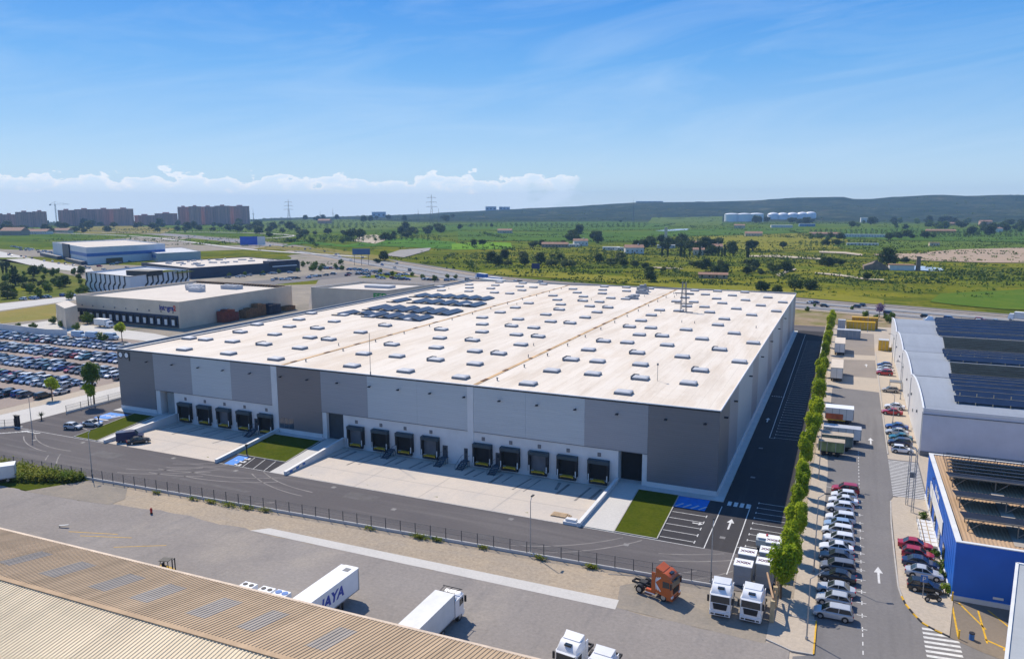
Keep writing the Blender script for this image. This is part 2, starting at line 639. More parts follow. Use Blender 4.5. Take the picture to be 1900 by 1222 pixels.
w = bpy.data.worlds.new('World')
scene.world = w
w.use_nodes = True
nt = w.node_tree
bg = nt.nodes['Background']
sky = nt.nodes.new('ShaderNodeTexSky')
sky.sky_type = 'NISHITA'
sky.sun_disc = False
sky.sun_elevation = math.asin(SUN.z)
sky.sun_rotation = math.atan2(SUN.x, SUN.y)
sky.altitude = 300
sky.air_density = 1.0
sky.dust_density = 0.25
sky.ozone_density = 3.0
tc = nt.nodes.new('ShaderNodeTexCoord')
sep = nt.nodes.new('ShaderNodeSeparateXYZ')
nt.links.new(tc.outputs['Generated'], sep.inputs[0])
zc = math_(nt, 'MAXIMUM', sep.outputs[2], 0.012)
cmb = nt.nodes.new('ShaderNodeCombineXYZ')
nt.links.new(sep.outputs[0], cmb.inputs[0])
nt.links.new(sep.outputs[1], cmb.inputs[1])
nt.links.new(zc, cmb.inputs[2])
nt.links.new(cmb.outputs[0], sky.inputs['Vector'])
hs = nt.nodes.new('ShaderNodeHueSaturation')
hs.inputs['Saturation'].default_value = 1.1
hs.inputs['Value'].default_value = 1.0
nt.links.new(sky.outputs[0], hs.inputs['Color'])
SKY = 0.10
grad = ramp(nt, sep.outputs[2], [(0.0, (.62, .80, .96)), (.035, (.52, .73, .93)), (.10, (.30, .56, .90)), (.17, (.135, .42, .87)), (.25, (.040, .29, .82)), (.40, (.022, .20, .66)), (.75, (.03, .17, .55))])
skyc = mix(nt, 0.80, hs.outputs[0], mix(nt, 1.0, grad, (1/SKY, 1/SKY, 1/SKY), 'MULTIPLY'))
az = math_(nt, 'ARCTAN2', sep.outputs[0], sep.outputs[1])           # 0 = +Y, + towards +X
el = sep.outputs[2]
# thin high cirrus, stretched
cv = nt.nodes.new('ShaderNodeCombineXYZ')
nt.links.new(math_(nt, 'MULTIPLY', az, 2.2), cv.inputs[0])
nt.links.new(math_(nt, 'MULTIPLY_ADD', el, 13.0, math_(nt, 'MULTIPLY', az, -1.6)), cv.inputs[1])
ci = noise(nt, cv.outputs[0], 1.3, 7, 0.62, 0.9)
cim = ramp(nt, ci, [(0.44, (0, 0, 0)), (0.82, (0.31, 0.31, 0.31))])
skyc = mix(nt, cim, skyc, (6.4, 7.9, 9.6))
# low cumulus bank along the horizon on the left, with puffy tops, and a broken heap towards the middle
cv2 = nt.nodes.new('ShaderNodeCombineXYZ')
nt.links.new(math_(nt, 'MULTIPLY', az, 16.0), cv2.inputs[0])
nt.links.new(math_(nt, 'MULTIPLY', el, 30.0), cv2.inputs[1])
cn = noise(nt, cv2.outputs[0], 2.2, 7, 0.54, 0.15)
cv3 = nt.nodes.new('ShaderNodeCombineXYZ')
nt.links.new(math_(nt, 'MULTIPLY', az, 9.0), cv3.inputs[0])
cl = noise(nt, cv3.outputs[0], 1.0, 3, 0.6)
top = math_(nt, 'ADD', -0.010, math_(nt, 'ADD', math_(nt, 'MULTIPLY', cl, 0.030), math_(nt, 'MULTIPLY', cn, 0.066)))
inside = ramp(nt, math_(nt, 'MULTIPLY_ADD', math_(nt, 'SUBTRACT', top, el), 170.0, 0.5), [(0.25, (0, 0, 0)), (0.75, (1, 1, 1))])
azm = ramp(nt, math_(nt, 'MULTIPLY_ADD', az, 1/PI, 0.5), [(0.33, (1, 1, 1)), (0.366, (1, 1, 1)), (0.373, (.50, .50, .50)), (0.382, (.66, .66, .66)), (0.394, (.5, .5, .5)), (0.408, (.15, .15, .15))])
bright = ramp(nt, math_(nt, 'MULTIPLY_ADD', math_(nt, 'SUBTRACT', top, el), 60.0, math_(nt, 'MULTIPLY', cn, 0.6)), [(0.22, (10.8, 10.7, 10.7)), (0.55, (9.0, 9.6, 10.4)), (1.0, (7.7, 9.0, 10.3))])
brk = ramp(nt, math_(nt, 'ADD', math_(nt, 'MULTIPLY', azm, 1.0), math_(nt, 'SUBTRACT', cn, .5)), [(.42, (0, 0, 0)), (.62, (1, 1, 1))])
cm = mix(nt, 1.0, inside, brk, 'MULTIPLY')
skyc = mix(nt, mix(nt, 1.0, cm, (0.88, 0.88, 0.88), 'MULTIPLY'), skyc, bright)
nt.links.new(skyc, bg.inputs['Color'])
bg.inputs['Strength'].default_value = SKY

hz = MB().box(-5200, -260, -90, 5200, 5600, 165)
ho = hz.build('haze', [])
hm = bpy.data.materials.new('haze_air')
hm.use_nodes = True
hn = hm.node_tree
hn.nodes.clear()
out = hn.nodes.new('ShaderNodeOutputMaterial')
pv = hn.nodes.new('ShaderNodeVolumePrincipled')
pv.inputs['Color'].default_value = (0.40, 0.66, 1.0, 1)
pv.inputs['Density'].default_value = 0.0001
pv.inputs['Anisotropy'].default_value = 0.0
hn.links.new(pv.outputs[0], out.inputs['Volume'])
ho.data.materials.append(hm)
tag(ho, 'thin blue haze over the whole plain', 'haze', kind='stuff')

cd = bpy.data.cameras.new('camera')
co = bpy.data.objects.new('camera', cd)
COL.objects.link(co)
cd.sensor_fit = 'HORIZONTAL'
cd.sensor_width = 36.0
cd.lens = FPX/1900*36.0
cd.clip_start = 0.5
cd.clip_end = 20000
M3 = Matrix((RIGHT, UP, -FWD)).transposed()
co.matrix_world = Matrix.Translation(CAM) @ M3.to_4x4()
scene.camera = co
scene.view_settings.view_transform = 'Standard'
scene.view_settings.look = 'None'
scene.view_settings.exposure = 0.1
scene.view_settings.gamma = 1.0
scene.render.engine = 'CYCLES'
scene.cycles.use_denoising = True
scene.cycles.max_bounces = 6
scene.cycles.volume_bounces = 0
scene.cycles.transparent_max_bounces = 12

# ------------------------------------------------------------------ the site: slabs, yards, lawns, markings
Z1, Z2, Z3 = 0.0, 0.012, 0.024
sheet('front_road', [(-152, -38.4), (4.2, -31.6), (12, -30.9), (12, -20.6), (-152, -20.6)], Z1, G_ASPH, 'grey asphalt site road along the front of the big warehouse', cat='road')
sheet('side_road', [(1.45, -20.6), (12, -20.6), (10.9, 190), (1.45, 190)], Z1, G_DARK, 'dark asphalt side road beside the right wall of the warehouse', cat='road')
sheet('corner_parking', [(-5.3, -20.6), (1.45, -20.6), (1.45, -2.1), (-5.9, -2.1)], Z1, G_DARK, 'dark asphalt parking corner at the right end of the facade', cat='road')
sheet('left_parking', [(-152, -20.6), (-131.3, -20.6), (-135.4, -2.2), (-142.4, -2.2), (-142.4, 190), (-152, 190)], Z1, G_ASPH, 'asphalt parking strip at the left end of the warehouse', cat='road')
sheet('rear_road', [(-152, 190), (-152, 204), (11, 204), (11, 190)], Z1, G_ASPH, 'asphalt behind the warehouse', cat='road')

# raised footway round the building
fw = MB()
fw.box(-142.6, -2.1, -0.4, -129.0, 0.0, 0.10)
fw.box(-93.3, -1.9, -0.4, -80.8, 0.0, 0.10)
fw.box(-12.8, -2.1, -0.4, 1.4, 0.0, 0.10)
fw.box(0.13, 0.0, -0.4, 1.4, 188, 0.10)
tag(fw.build('footway', M_CONC), 'narrow concrete footway at the foot of the warehouse walls', 'pavement', kind='structure')


def yard(name, xb0, xb1, xf0, xf1, label):
    b = MB()
    n = 8
    for i in range(n):
        y0, y1 = -20.6+i*20.6/n, -20.6+(i+1)*20.6/n
        f0, f1 = i/n, (i+1)/n
        za, zb = -1.25*f0+0.004, -1.25*f1+0.004
        b.quad((xf0+(xb0-xf0)*f0, y0, za), (xf1+(xb1-xf1)*f0, y0, za), (xf1+(xb1-xf1)*f1, y1, zb), (xf0+(xb0-xf0)*f1, y1, zb))
    tag(b.build(name, G_CONC), label, 'concrete yard', kind='structure')


yard('loading_yard', -123.8, -93.9, -121.2, -90.9, 'pale concrete loading yard sloping down to the five left docks')
yard('loading_yard', -76.2, -17.5, -73.7, -17.6, 'pale concrete loading yard sloping down to the nine right docks')

# expansion joints of the yards, dark tyre scuffs in front of each dock
jb = MB()
for xb, xf in ((-108.9, -106), (-61, -59), (-47, -46), (-32.5, -32.3)):
    for i in range(8):
        f0, f1 = i/8, (i+1)/8
        a, c = xf+(xb-xf)*f0, xf+(xb-xf)*f1
        jb.quad((a-.04, -20.5+20.4*f0, -1.25*f0+.012), (a+.04, -20.5+20.4*f0, -1.25*f0+.012), (c+.04, -20.5+20.4*f1, -1.25*f1+.012), (c-.04, -20.5+20.4*f1, -1.25*f1+.012))
for x0, x1 in ((-122.4, -92.6), (-75, -17.5)):
    for y in (-13.7, -6.9):
        z = -1.25*(y+20.6)/20.6+.013
        jb.quad((x0, y-.04, z), (x1, y-.04, z), (x1, y+.04, z+.004), (x0, y+.04, z+.004))
tag(jb.build('expansion_joints', mat('joint_sealant', (0.30, 0.28, 0.26), 0.9, 0.1)), 'thin dark expansion joints in the concrete loading yards', 'joints', kind='structure')


def strip(name, back, front, yb, yf, z, m, label, thick=0.5, cat='path'):
    return sheet(name, [(front[0], yf), (front[1], yf), (back[1], yb), (back[0], yb)], z, m, label, thick=thick, cat=cat)


strip('lawn', (-135.4, -129.3), (-131.3, -124.4), -2.1, -20.5, 0.07, G_LAWN, 'mown lawn strip between the left parking bays and the left ramp', cat='lawn')
strip('lawn', (-93.4, -80.9), (-90.6, -78.5), -1.9, -15.4, 0.07, G_LAWN, 'mown lawn square in front of the brown wall panel', cat='lawn')
strip('lawn', (-12.8, -6.0), (-11.8, -5.4), -2.1, -20.3, 0.07, G_LAWN, 'mown lawn rectangle at the right end of the facade', cat='lawn')
strip('ramp_path', (-129.2, -124.3), (-124.3, -121.7), 0.6, -20.5, 0.03, G_CONCW, 'pale concrete drive to the open left gate of the warehouse')
strip('ramp_path', (-80.9, -76.8), (-77.7, -74.2), 0.6, -20.9, 0.03, G_CONCW, 'pale concrete drive to the dark middle gate of the warehouse')
strip('ramp_path', (-17.0, -12.85), (-17.1, -11.9), 0.6, -20.4, 0.03, G_CONCW, 'pale concrete drive to the black right gate of the warehouse')
sheet('parking_bays', [(-90.9, -15.4), (-78.5, -15.4), (-77.7, -21.0), (-90.2, -21.0)], 0.005, G_DARK, 'dark asphalt parking bays in front of the middle lawn', cat='parking bays')
kb = MB()
for x0, y0, x1, y1 in ((-135.5, -2.1, -131.4, -20.5), (-5.9, -2.1, -5.35, -20.4), (-12.9, -2.1, -11.9, -20.3), (-129.25, -2.1, -124.35, -20.5), (-80.95, -1.9, -78.6, -15.4), (-90.6, -15.4, -78.6, -15.4), (-11.9, -20.4, -5.35, -20.4), (-131.4, -20.6, -124.4, -20.6)):
    kb.bar((x0, y0, 0.05), (x1, y1, 0.05), 0.16, 0.14)
tag(kb.build('lawn_kerbs', M_KERB), 'pale kerb stones round the lawns of the warehouse', 'kerbs', kind='structure')


def ret_wall(xb, xf, label, side=1):
    t = thing('retaining_wall', label, 'retaining wall', (xf, -20.6, 0))
    b = MB()
    w = 0.24
    b.add([(xb-w, 0, -1.7), (xb+w, 0, -1.7), (xf+w, -21.0, -1.7), (xf-w, -21.0, -1.7), (xb-w, 0, 0.75), (xb+w, 0, 0.75), (xf+w, -21.0, 0.62), (xf-w, -21.0, 0.62)],
          [(3, 2, 1, 0), (4, 7, 6, 5)[::-1], (0, 1, 5, 4)[::-1], (1, 2, 6, 5)[::-1], (2, 3, 7, 6)[::-1], (3, 0, 4, 7)[::-1]])
    b.build('wall_body', M_CONCW, t)
    c = MB()
    c.bar((xb, -0.02, 0.78), (xf, -21.03, 0.65), 0.56, 0.07)
    c.build('coping', M_OFFW, t)
    g = MB()
    f = 0.70
    xa = xb+(xf-xb)*f
    for k in range(6):
        fa, fb = f+(1-f)*(k/6+.02), f+(1-f)*((k+1)/6-.02)
        g.bar((xb+(xf-xb)*fa-0.31*side, -21*fa, 0.28), (xb+(xf-xb)*fb-0.31*side, -21*fb, 0.28), 0.05, 0.4, k % 2)
    g.build('guard_strip', [M_BLUEP, M_OFFW], t)
    return t


ret_wall(-124.0, -121.45, 'low white retaining wall at the left edge of the left loading yard', 1)
ret_wall(-93.7, -90.7, 'low white retaining wall between the left loading yard and the middle lawn', 1)
ret_wall(-76.45, -73.95, 'low white retaining wall at the left edge of the large loading yard', -1)
ret_wall(-17.25, -17.35, 'low white retaining wall at the right edge of the large loading yard', 1)

# painted markings
mk = MB()


def line(p0, p1, w=0.14, z=Z2, b=None):
    b = b or mk
    p0, p1 = Vector((*p0, 0)), Vector((*p1, 0))
    d = (p1-p0).normalized()
    s = Vector((-d.y, d.x, 0))*w/2
    b.quad((p0.x+s.x, p0.y+s.y, z), (p0.x-s.x, p0.y-s.y, z), (p1.x-s.x, p1.y-s.y, z), (p1.x+s.x, p1.y+s.y, z))


def arrow(b, x, y, ang, L=4.2, z=Z2, m=0):
    M = Matrix.Rotation(ang, 3, 'Z')
    pts = [(-.14, -L/2), (.14, -L/2), (.14, L*.12), (.55, L*.12), (0, L/2), (-.55, L*.12), (-.14, L*.12)]
    q = [M @ Vector((p[0], p[1], 0))+Vector((x, y, z)) for p in pts]
    b.add(q, [(0, 1, 2, 6), (3, 4, 5)], m)


line((1.5, -4), (1.5, -20.7)); line((5.75, -1.5), (5.65, -27.4)); line((1.5, -20.7), (-90, -20.8), .12)
for i in range(6):
    y = -9.2-i*2.5
    if y > -21:
        line((-6.2 if i else -5.5, y), (-0.1, y)); line((-0.1, y-.5), (-0.1, y+.5))
for i in range(11):
    y = -0.1-i*2.18
    line((6.85, y), (11.6, y), .12); line((6.85, y-.35), (6.85, y+.35))
line((5.65, -18.4), (6.3, -18.4)); line((6.3, -18.8), (6.3, -18.0))
n = 0
y = 38.5
while y < 168:
    line((6.0, y), (10.6, y), .12)
    line((5.9, y-.3), (5.9, y+.3))
    y += 2.45
line((4.9, 38), (4.5, 180)); line((4.9, 38), (6, 38))
for y in (75.5,):
    for i in range(6):
        mk.quad((1.9+i*.55, y, Z2), (2.2+i*.55, y, Z2), (2.2+i*.55, y+.5, Z2), (1.9+i*.55, y+.5, Z2))
for i in range(4):
    x = 2.15+i*.98
    mk.quad((x, -3.2, Z2), (x+.62, -3.2, Z2), (x+.62, -1.3, Z2), (x, -1.3, Z2))
arrow(mk, 3.7, -10.6, 0); arrow(mk, 3.2, 52, 0, 3.6); arrow(mk, -0.9, -12.4, -PI/2, 1.6)
for i, x in enumerate((-86.2, -83.6, -81.0)):
    line((x+.2, -15.6), (x+1.9, -20.9), .12)
for i in range(3):
    xx = -86.9+i*.45
    mk.quad((xx, -16.2-i*1.7, Z2), (xx+.55, -16.2-i*1.7, Z2), (xx+.75, -17.1-i*1.7, Z2), (xx+.2, -17.1-i*1.7, Z2))
for i in range(5):     # left entrance zebra and edge ticks
    q = Vector((-148.6+i*0.9, -25.2+i*.75, 0))
    line((q.x-.9, q.y-.5), (q.x+.9, q.y+.5), .4)
for i in range(3):
    line((-146+i*2, -22.3), (-144.8+i*2, -21.6), .4)
line((-152, -21), (-122, -20.9), .12)
for i in range(4):
    line((-140.6+.9*i, -5-i*3.4), (-136.6+.9*i, -5.4-i*3.4), .12)
tag(mk.build('road_markings', M_LINE), 'white parking lines, arrows and crossing blocks on the warehouse site', 'markings', kind='structure')

bl = MB()
bl.quad((-5.7, -7.1, Z2), (-0.75, -7.1, Z2), (-0.7, -2.2, Z2), (-5.9, -2.2, Z2))
bl.quad((-89.9, -15.9, Z2), (-87.2, -15.9, Z2), (-86.6, -20.6, Z2), (-89.0, -20.6, Z2))
bl.quad((-141.3, -8.5, Z2), (-137.2, -8.0, Z2), (-135.7, -3.4, Z2), (-141.7, -3.6, Z2))
bl.quad((-139.5, -13.2, Z2), (-135.2, -12.9, Z2), (-136.6, -9.4, Z2), (-140.2, -9.7, Z2))
tag(bl.build('blue_bays', M_BLUE), 'bright blue painted accessible bays at the ends of the facade', 'markings', kind='structure')
bz = MB()
for i in range(4):
    line((-5.5+i*1.25, -6.9), (-4.5+i*1.25, -5.2), .32, Z3, bz)
for i in range(3):
    bz.quad((-87.6+i*.3, -16.6-i*1.6, Z3), (-86.6+i*.3, -16.9-i*1.6, Z3), (-86.5+i*.3, -17.3-i*1.6, Z3), (-87.5+i*.3, -17.0-i*1.6, Z3))
for i in range(3):
    line((-141.0+i*1.6, -6.6), (-139.6+i*1.6, -5.2), .5, Z3, bz)
line((-139.9, -8.9), (-136.2, -8.7), .5, Z3, bz)
bz.add([(-88.2, -17.9, Z3), (-87.9, -18.4, Z3), (-88.5, -18.6, Z3)], [(0, 2, 1)])
tag(bz.build('bay_stripes', M_LINE), 'white hatching on the blue accessible bays', 'markings', kind='structure')

tm = MB()
rnd = random.Random(12)


def arc_mark(cx, cy, r, a0, a1, w, zf, b=tm):
    n = max(4, int(abs(a1-a0)*r/1.5))
    for i in range(n):
        t0, t1 = a0+(a1-a0)*i/n, a0+(a1-a0)*(i+1)/n
        q = [(cx+(r+s)*math.cos(t), cy+(r+s)*math.sin(t)) for t, s in ((t0, -w/2), (t0, w/2), (t1, w/2), (t1, -w/2))]
        b.add([(x, y, zf(x, y)) for x, y in q], [(0, 1, 2, 3) if a1 > a0 else (3, 2, 1, 0)])


yz = lambda x, y: -1.25*(y+20.6)/20.6+.016
for x in (-120.8, -114.8, -108.9, -103.0, -96.8, -73, -67, -61.25, -55.3, -43.8, -38.05, -32.25, -26.6, -20.7):
    for s_ in (-1.0, 1.0):
        L = rnd.uniform(4, 9)
        x1 = x+s_+rnd.uniform(-.15, .15)
        dx = rnd.uniform(-.5, .8)
        w_ = rnd.uniform(.12, .3)
        tm.quad((x1-w_, -1.6, yz(0, -1.6)), (x1+dx-w_, -1.6-L, yz(0, -1.6-L)), (x1+dx+w_, -1.6-L, yz(0, -1.6-L)), (x1+w_, -1.6, yz(0, -1.6)))
for i in range(16):
    cx, cy, r = rnd.uniform(-130, 0), rnd.uniform(-16, 12), rnd.uniform(18, 34)
    a0 = rnd.uniform(-2.4, -1.2)
    for k in (0, 2.1):
        arc_mark(cx, cy, r+k, a0, a0+rnd.uniform(.4, .9), .22, lambda x, y: .008 if -34 < y < -20.9 else -9)
tag(tm.build('tyre_marks', mat('tyre_rubber_film', (.22, .205, .19), .9, .35, .3, space='world')), 'dark tyre marks on the loading yards and the site road', 'marks', kind='structure')
pt = MB()
for (x0, y0, x1, y1) in ((-118, -27.5, -111, -24.4), (-92, -30.5, -74, -29.6), (-58, -25.5, -52, -22.8), (-33, -30.0, -12, -29.1), (-140, -30.2, -122, -29.5)):
    pt.quad((x0, y0, .006), (x1, y0, .006), (x1, y1, .006), (x0, y1, .006))
tag(pt.build('asphalt_patch', mat('repair_asphalt', (.105, .098, .098), .9, .2, .5, space='world')), 'darker repair strips in the site road asphalt', 'road', kind='structure')
cv_ = MB()
for x, y in ((-126, -22.5), (-100.5, -22.2), (-84, -22.8), (-62, -22.4), (-47, -26.5), (-28, -22.4), (-9, -24), (3.4, -16), (4.5, 12), (4.0, 30), (-137, -25.5)):
    cv_.quad((x-.4, y-.4, .014), (x+.4, y-.4, .014), (x+.4, y+.4, .014), (x-.4, y+.4, .014))
tag(cv_.build('drain_covers', mat('cast_iron', (.19, .185, .18), .7, .2)), 'square drain covers in the site roads', 'drain covers', kind='structure')

# ------------------------------------------------------------------ the big warehouse
def clad_mat(name, col):
    m, nt, b = _nt(name)
    v = coords(nt, 'world', (1, 1, 1))
    wv = nt.nodes.new('ShaderNodeTexWave')
    wv.bands_direction = 'Z'
    wv.inputs['Scale'].default_value = 0.9
    wv.inputs['Distortion'].default_value = 0.0
    nt.links.new(v, wv.inputs['Vector'])
    vs = coords(nt, 'world', (0.12, 0.12, 2.2))
    f = noise(nt, vs, 1.2, 4)
    c = mix(nt, ramp(nt, wv.outputs['Fac'], [(0.1, (0, 0, 0)), (0.9, (0.35, 0.35, 0.35))]), col, tuple(x*0.78 for x in col))
    c = mix(nt, ramp(nt, f, [(0.35, (0, 0, 0)), (0.75, (0.5, 0.5, 0.5))]), c, tuple(min(1, x*1.16) for x in col))
    nt.links.new(c, b.inputs['Base Color'])
    b.inputs['Roughness'].default_value = 0.42
    b.inputs['Metallic'].default_value = 0.1
    bump(nt, b, wv.outputs['Fac'], 0.25, 0.03)
    return m


def roof_mat():
    m, nt, b = _nt('roof_membrane')
    v = coords(nt, 'world', (0.8, 0.10, 1))
    f = noise(nt, v, 0.35, 7, 0.68, 0.3)
    c = ramp(nt, f, [(0.25, (0.57, 0.49, 0.395)), (0.5, (0.715, 0.645, 0.55)), (0.75, (0.77, 0.715, 0.63))])
    f2 = noise(nt, coords(nt, 'world', (1, 0.25, 1)), 0.09, 6, 0.7, 0.8)
    c = mix(nt, ramp(nt, f2, [(0.50, (0, 0, 0)), (0.70, (0.65, 0.65, 0.65))]), c, (0.62, 0.515, 0.395))
    f3 = noise(nt, coords(nt), 0.55, 3, 0.7)
    c = mix(nt, ramp(nt, f3, [(0.66, (0, 0, 0)), (0.78, (0.45, 0.45, 0.45))]), c, (0.48, 0.39, 0.30))
    br = nt.nodes.new('ShaderNodeTexBrick')
    br.offset = 0.5
    br.inputs['Scale'].default_value = 1.0
    br.inputs['Brick Width'].default_value = 9.0
    br.inputs['Row Height'].default_value = 2.05
    br.inputs['Mortar Size'].default_value = 0.035
    br.inputs['Color1'].default_value = (1, 1, 1, 1)
    br.inputs['Color2'].default_value = (0.97, 0.97, 0.97, 1)
    br.inputs['Mortar'].default_value = (0.80, 0.79, 0.77, 1)
    nt.links.new(coords(nt, 'world', (1, 1, 1), (0, 0, PI/2)), br.inputs['Vector'])
    c = mix(nt, 1.0, c, br.outputs['Color'], 'MULTIPLY')
    nt.links.new(c, b.inputs['Base Color'])
    b.inputs['Roughness'].default_value = 0.8
    b.inputs['Specular IOR Level'].default_value = 0.03
    return m


M_CLD = clad_mat('cladding_anthracite', (0.165, 0.168, 0.182))
M_CLB = clad_mat('cladding_umber', (0.195, 0.178, 0.180))
M_CLM = clad_mat('cladding_mid_grey', (0.295, 0.312, 0.345))
M_CLL = clad_mat('cladding_pale_grey', (0.43, 0.485, 0.525))
M_ROOF = roof_mat()
M_CURB = mat('skylight_curb', (0.16, 0.17, 0.185), 0.6, 0.15, 0.6)
M_DOME = mat('skylight_dome', (0.50, 0.51, 0.525), 0.5, 0.12, 0.4, spec=0.3)
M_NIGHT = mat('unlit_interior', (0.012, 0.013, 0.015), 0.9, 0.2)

wh = thing('logistics_warehouse', 'huge flat white roofed warehouse with grey panelled facade and a row of loading docks', 'warehouse', (-71, 93, 0))
XW, YL = -142.2, 185.8
XB = [XW, -130.3, -118.3, -106.4, -94.9, -93.3, -81.7, -70, -58.3, -47.1, -45.8, -35, -23.5, -12, 0]
OPEN = [(-128.9, -124.4), (-80.6, -76.3), (-17.2, -12.9)]

core = MB()
core.box(XW+.2, 2.2, -1.75, -0.2, YL, 14.55)
segs = []
x = XW+.12
for a, c in OPEN+[(-0.12, None)]:
    core.box(x, 0.02, -1.75, a, 2.2, 5.85)
    x = c
core.box(XW+.12, 0.02, 5.85, -0.12, 2.2, 14.55)
core.build('wall', M_CONCW, wh)
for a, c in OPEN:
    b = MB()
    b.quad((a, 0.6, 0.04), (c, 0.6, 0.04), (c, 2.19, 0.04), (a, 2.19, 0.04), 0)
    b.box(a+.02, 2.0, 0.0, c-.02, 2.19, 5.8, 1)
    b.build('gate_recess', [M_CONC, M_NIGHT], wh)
# left gate half lifted grey door, middle gate shut with a wicket door
g = MB().box(-127.6, 0.9, 0.05, -124.5, 1.0, 5.3)
g.build('sliding_door', mat('grey_green_door', (0.20, 0.24, 0.26), 0.5, 0.1), wh)
g = MB().box(-80.5, 0.7, 0.05, -76.4, 0.82, 5.75)
mg = g.build('sliding_door', mat('teal_black_door', (0.03, 0.045, 0.06), 0.45, 0.25, 0.5), wh)
wk = MB()
wk.box(-78.45, 0.62, 0.1, -77.3, 0.69, 2.4, 0)
wk.box(-78.25, 0.58, 0.25, -77.5, 0.615, 2.2, 1)
wk.build('wicket_door', [M_OFFW, M_GLASS], mg)

pm = [M_CLD, M_CLM, M_CLL, M_CLM, None, M_CLB, M_CLM, M_CLL, M_CLL, None, M_CLL, M_CLL, M_CLM, M_CLD]
for i, m in enumerate(pm):
    x0, x1 = XB[i], XB[i+1]
    b = MB()
    if m is None:
        b.box(x0+.01, -0.16, -0.9, x1-.01, 0.018, 14.6)
        b.build('pilaster', M_CONCW, wh)
        continue
    full = m in (M_CLD, M_CLB)
    xr = {5: -81.7, 13: -12.0}.get(i)
    b.box(x0+.01, -0.10, 0.95 if full else 5.9, x1-.01, 0.018, 14.6)
    if i == 12:
        pass
    b.build('cladding_panel', m, wh)
    b = MB()
    if full:
        b.box(x0+.01, -0.20, -0.35, x1-.01, 0.018, 0.94)
        b.build('plinth', M_CONCW, wh)
    else:
        b.box(x0, -0.14, 5.78, x1, -0.005, 5.89)
        b.build('flashing', M_CURB, wh)
side = [M_CLD, M_CLM, M_CLL, M_CLL, M_CLM, M_CLL, M_CLL, M_CLM, M_CLL, M_CLL, M_CLM, M_CLL, M_CLL, M_CLM, M_CLL, M_CLM]
for i, m in enumerate(side):
    y0, y1 = YL*i/16, YL*(i+1)/16
    MB().box(-0.198, y0+.01, 0.95, 0.02, y1-.01, 14.6).build('cladding_panel', m, wh)
MB().box(-0.198, 0.0, -0.35, 0.13, YL, 0.94).build('plinth', M_CONCW, wh)
MB().box(XW-.02, 0.0, 0.0, XW+.198, YL, 14.6).build('cladding_panel', M_CLM, wh)
MB().box(XW, YL, -0.1, 0, YL+.1, 14.6).build('cladding_panel', M_CLM, wh)

# roof: three shallow naves, rusty valley gutters, edge trim, grey parapets at the left and rear
XV = [-139.5, -92.6, -46.0, 0.0]


def roof_z(x):
    for a, c in zip(XV, XV[1:]):
        if a <= x <= c:
            mid = (a+c)/2
            return 14.72+0.30*(1-abs(x-mid)/((c-a)/2))
    return 14.72


rb = MB()
for a, c in zip(XV, XV[1:]):
    mid = (a+c)/2
    for p, q in ((a, mid), (mid, c)):
        rb.quad((p, -0.05, roof_z(p+1e-4 if p == a else p)), (q, -0.05, roof_z(q)), (q, YL-.6, roof_z(q)), (p, YL-.6, roof_z(p)))
rb.build('roof', M_ROOF, wh)
for x in XV[1:3]:
    b = MB()
    b.box(x-.42, 0.4, 14.6, x+.42, YL-1, 14.80, 0)
    random.seed(int(-x))
    y = 4
    while y < YL-4:
        b.box(x-.33, y, 14.80, x+.33, y+random.uniform(.8, 2.6), 14.88, 1)
        y += random.uniform(7, 15)
    b.build('valley_gutter', [M_RUST, mat('rust_dark', (0.16, 0.08, 0.04), 0.9, 0.4, 0.6)], wh)
b = MB()
b.box(XW-.1, -0.22, 14.86, 0.1, -0.05, 15.02)
b.box(0.0, -0.05, 14.72, 0.14, YL, 15.0)
b.build('roof_trim', M_WHITE, wh)
b = MB()
b.box(XW-.06, -0.18, 14.6, 0.07, -0.052, 14.86)
b.build('shadow_gap_strip', M_BLACK, wh)  # black strip paints the shadow gap below the white roof lip
b = MB()
b.box(XW, -0.05, 14.55, -139.5, YL-.6, 14.78, 0)
b.box(XW-.1, -0.05, 14.78, XW+.25, YL, 15.35, 0)
b.box(-139.75, 0.3, 14.78, -139.5, YL-.6, 14.98, 1)
b.build('gutter_walkway', [mat('zinc_grey', (0.30, 0.315, 0.335), 0.55, 0.15, 0.4, metal=0.2), M_CURB], wh)
MB().box(XW+.25, YL-.6, 14.5, 0.14, YL+.1, 15.35).build('parapet', MATS['zinc_grey'], wh)

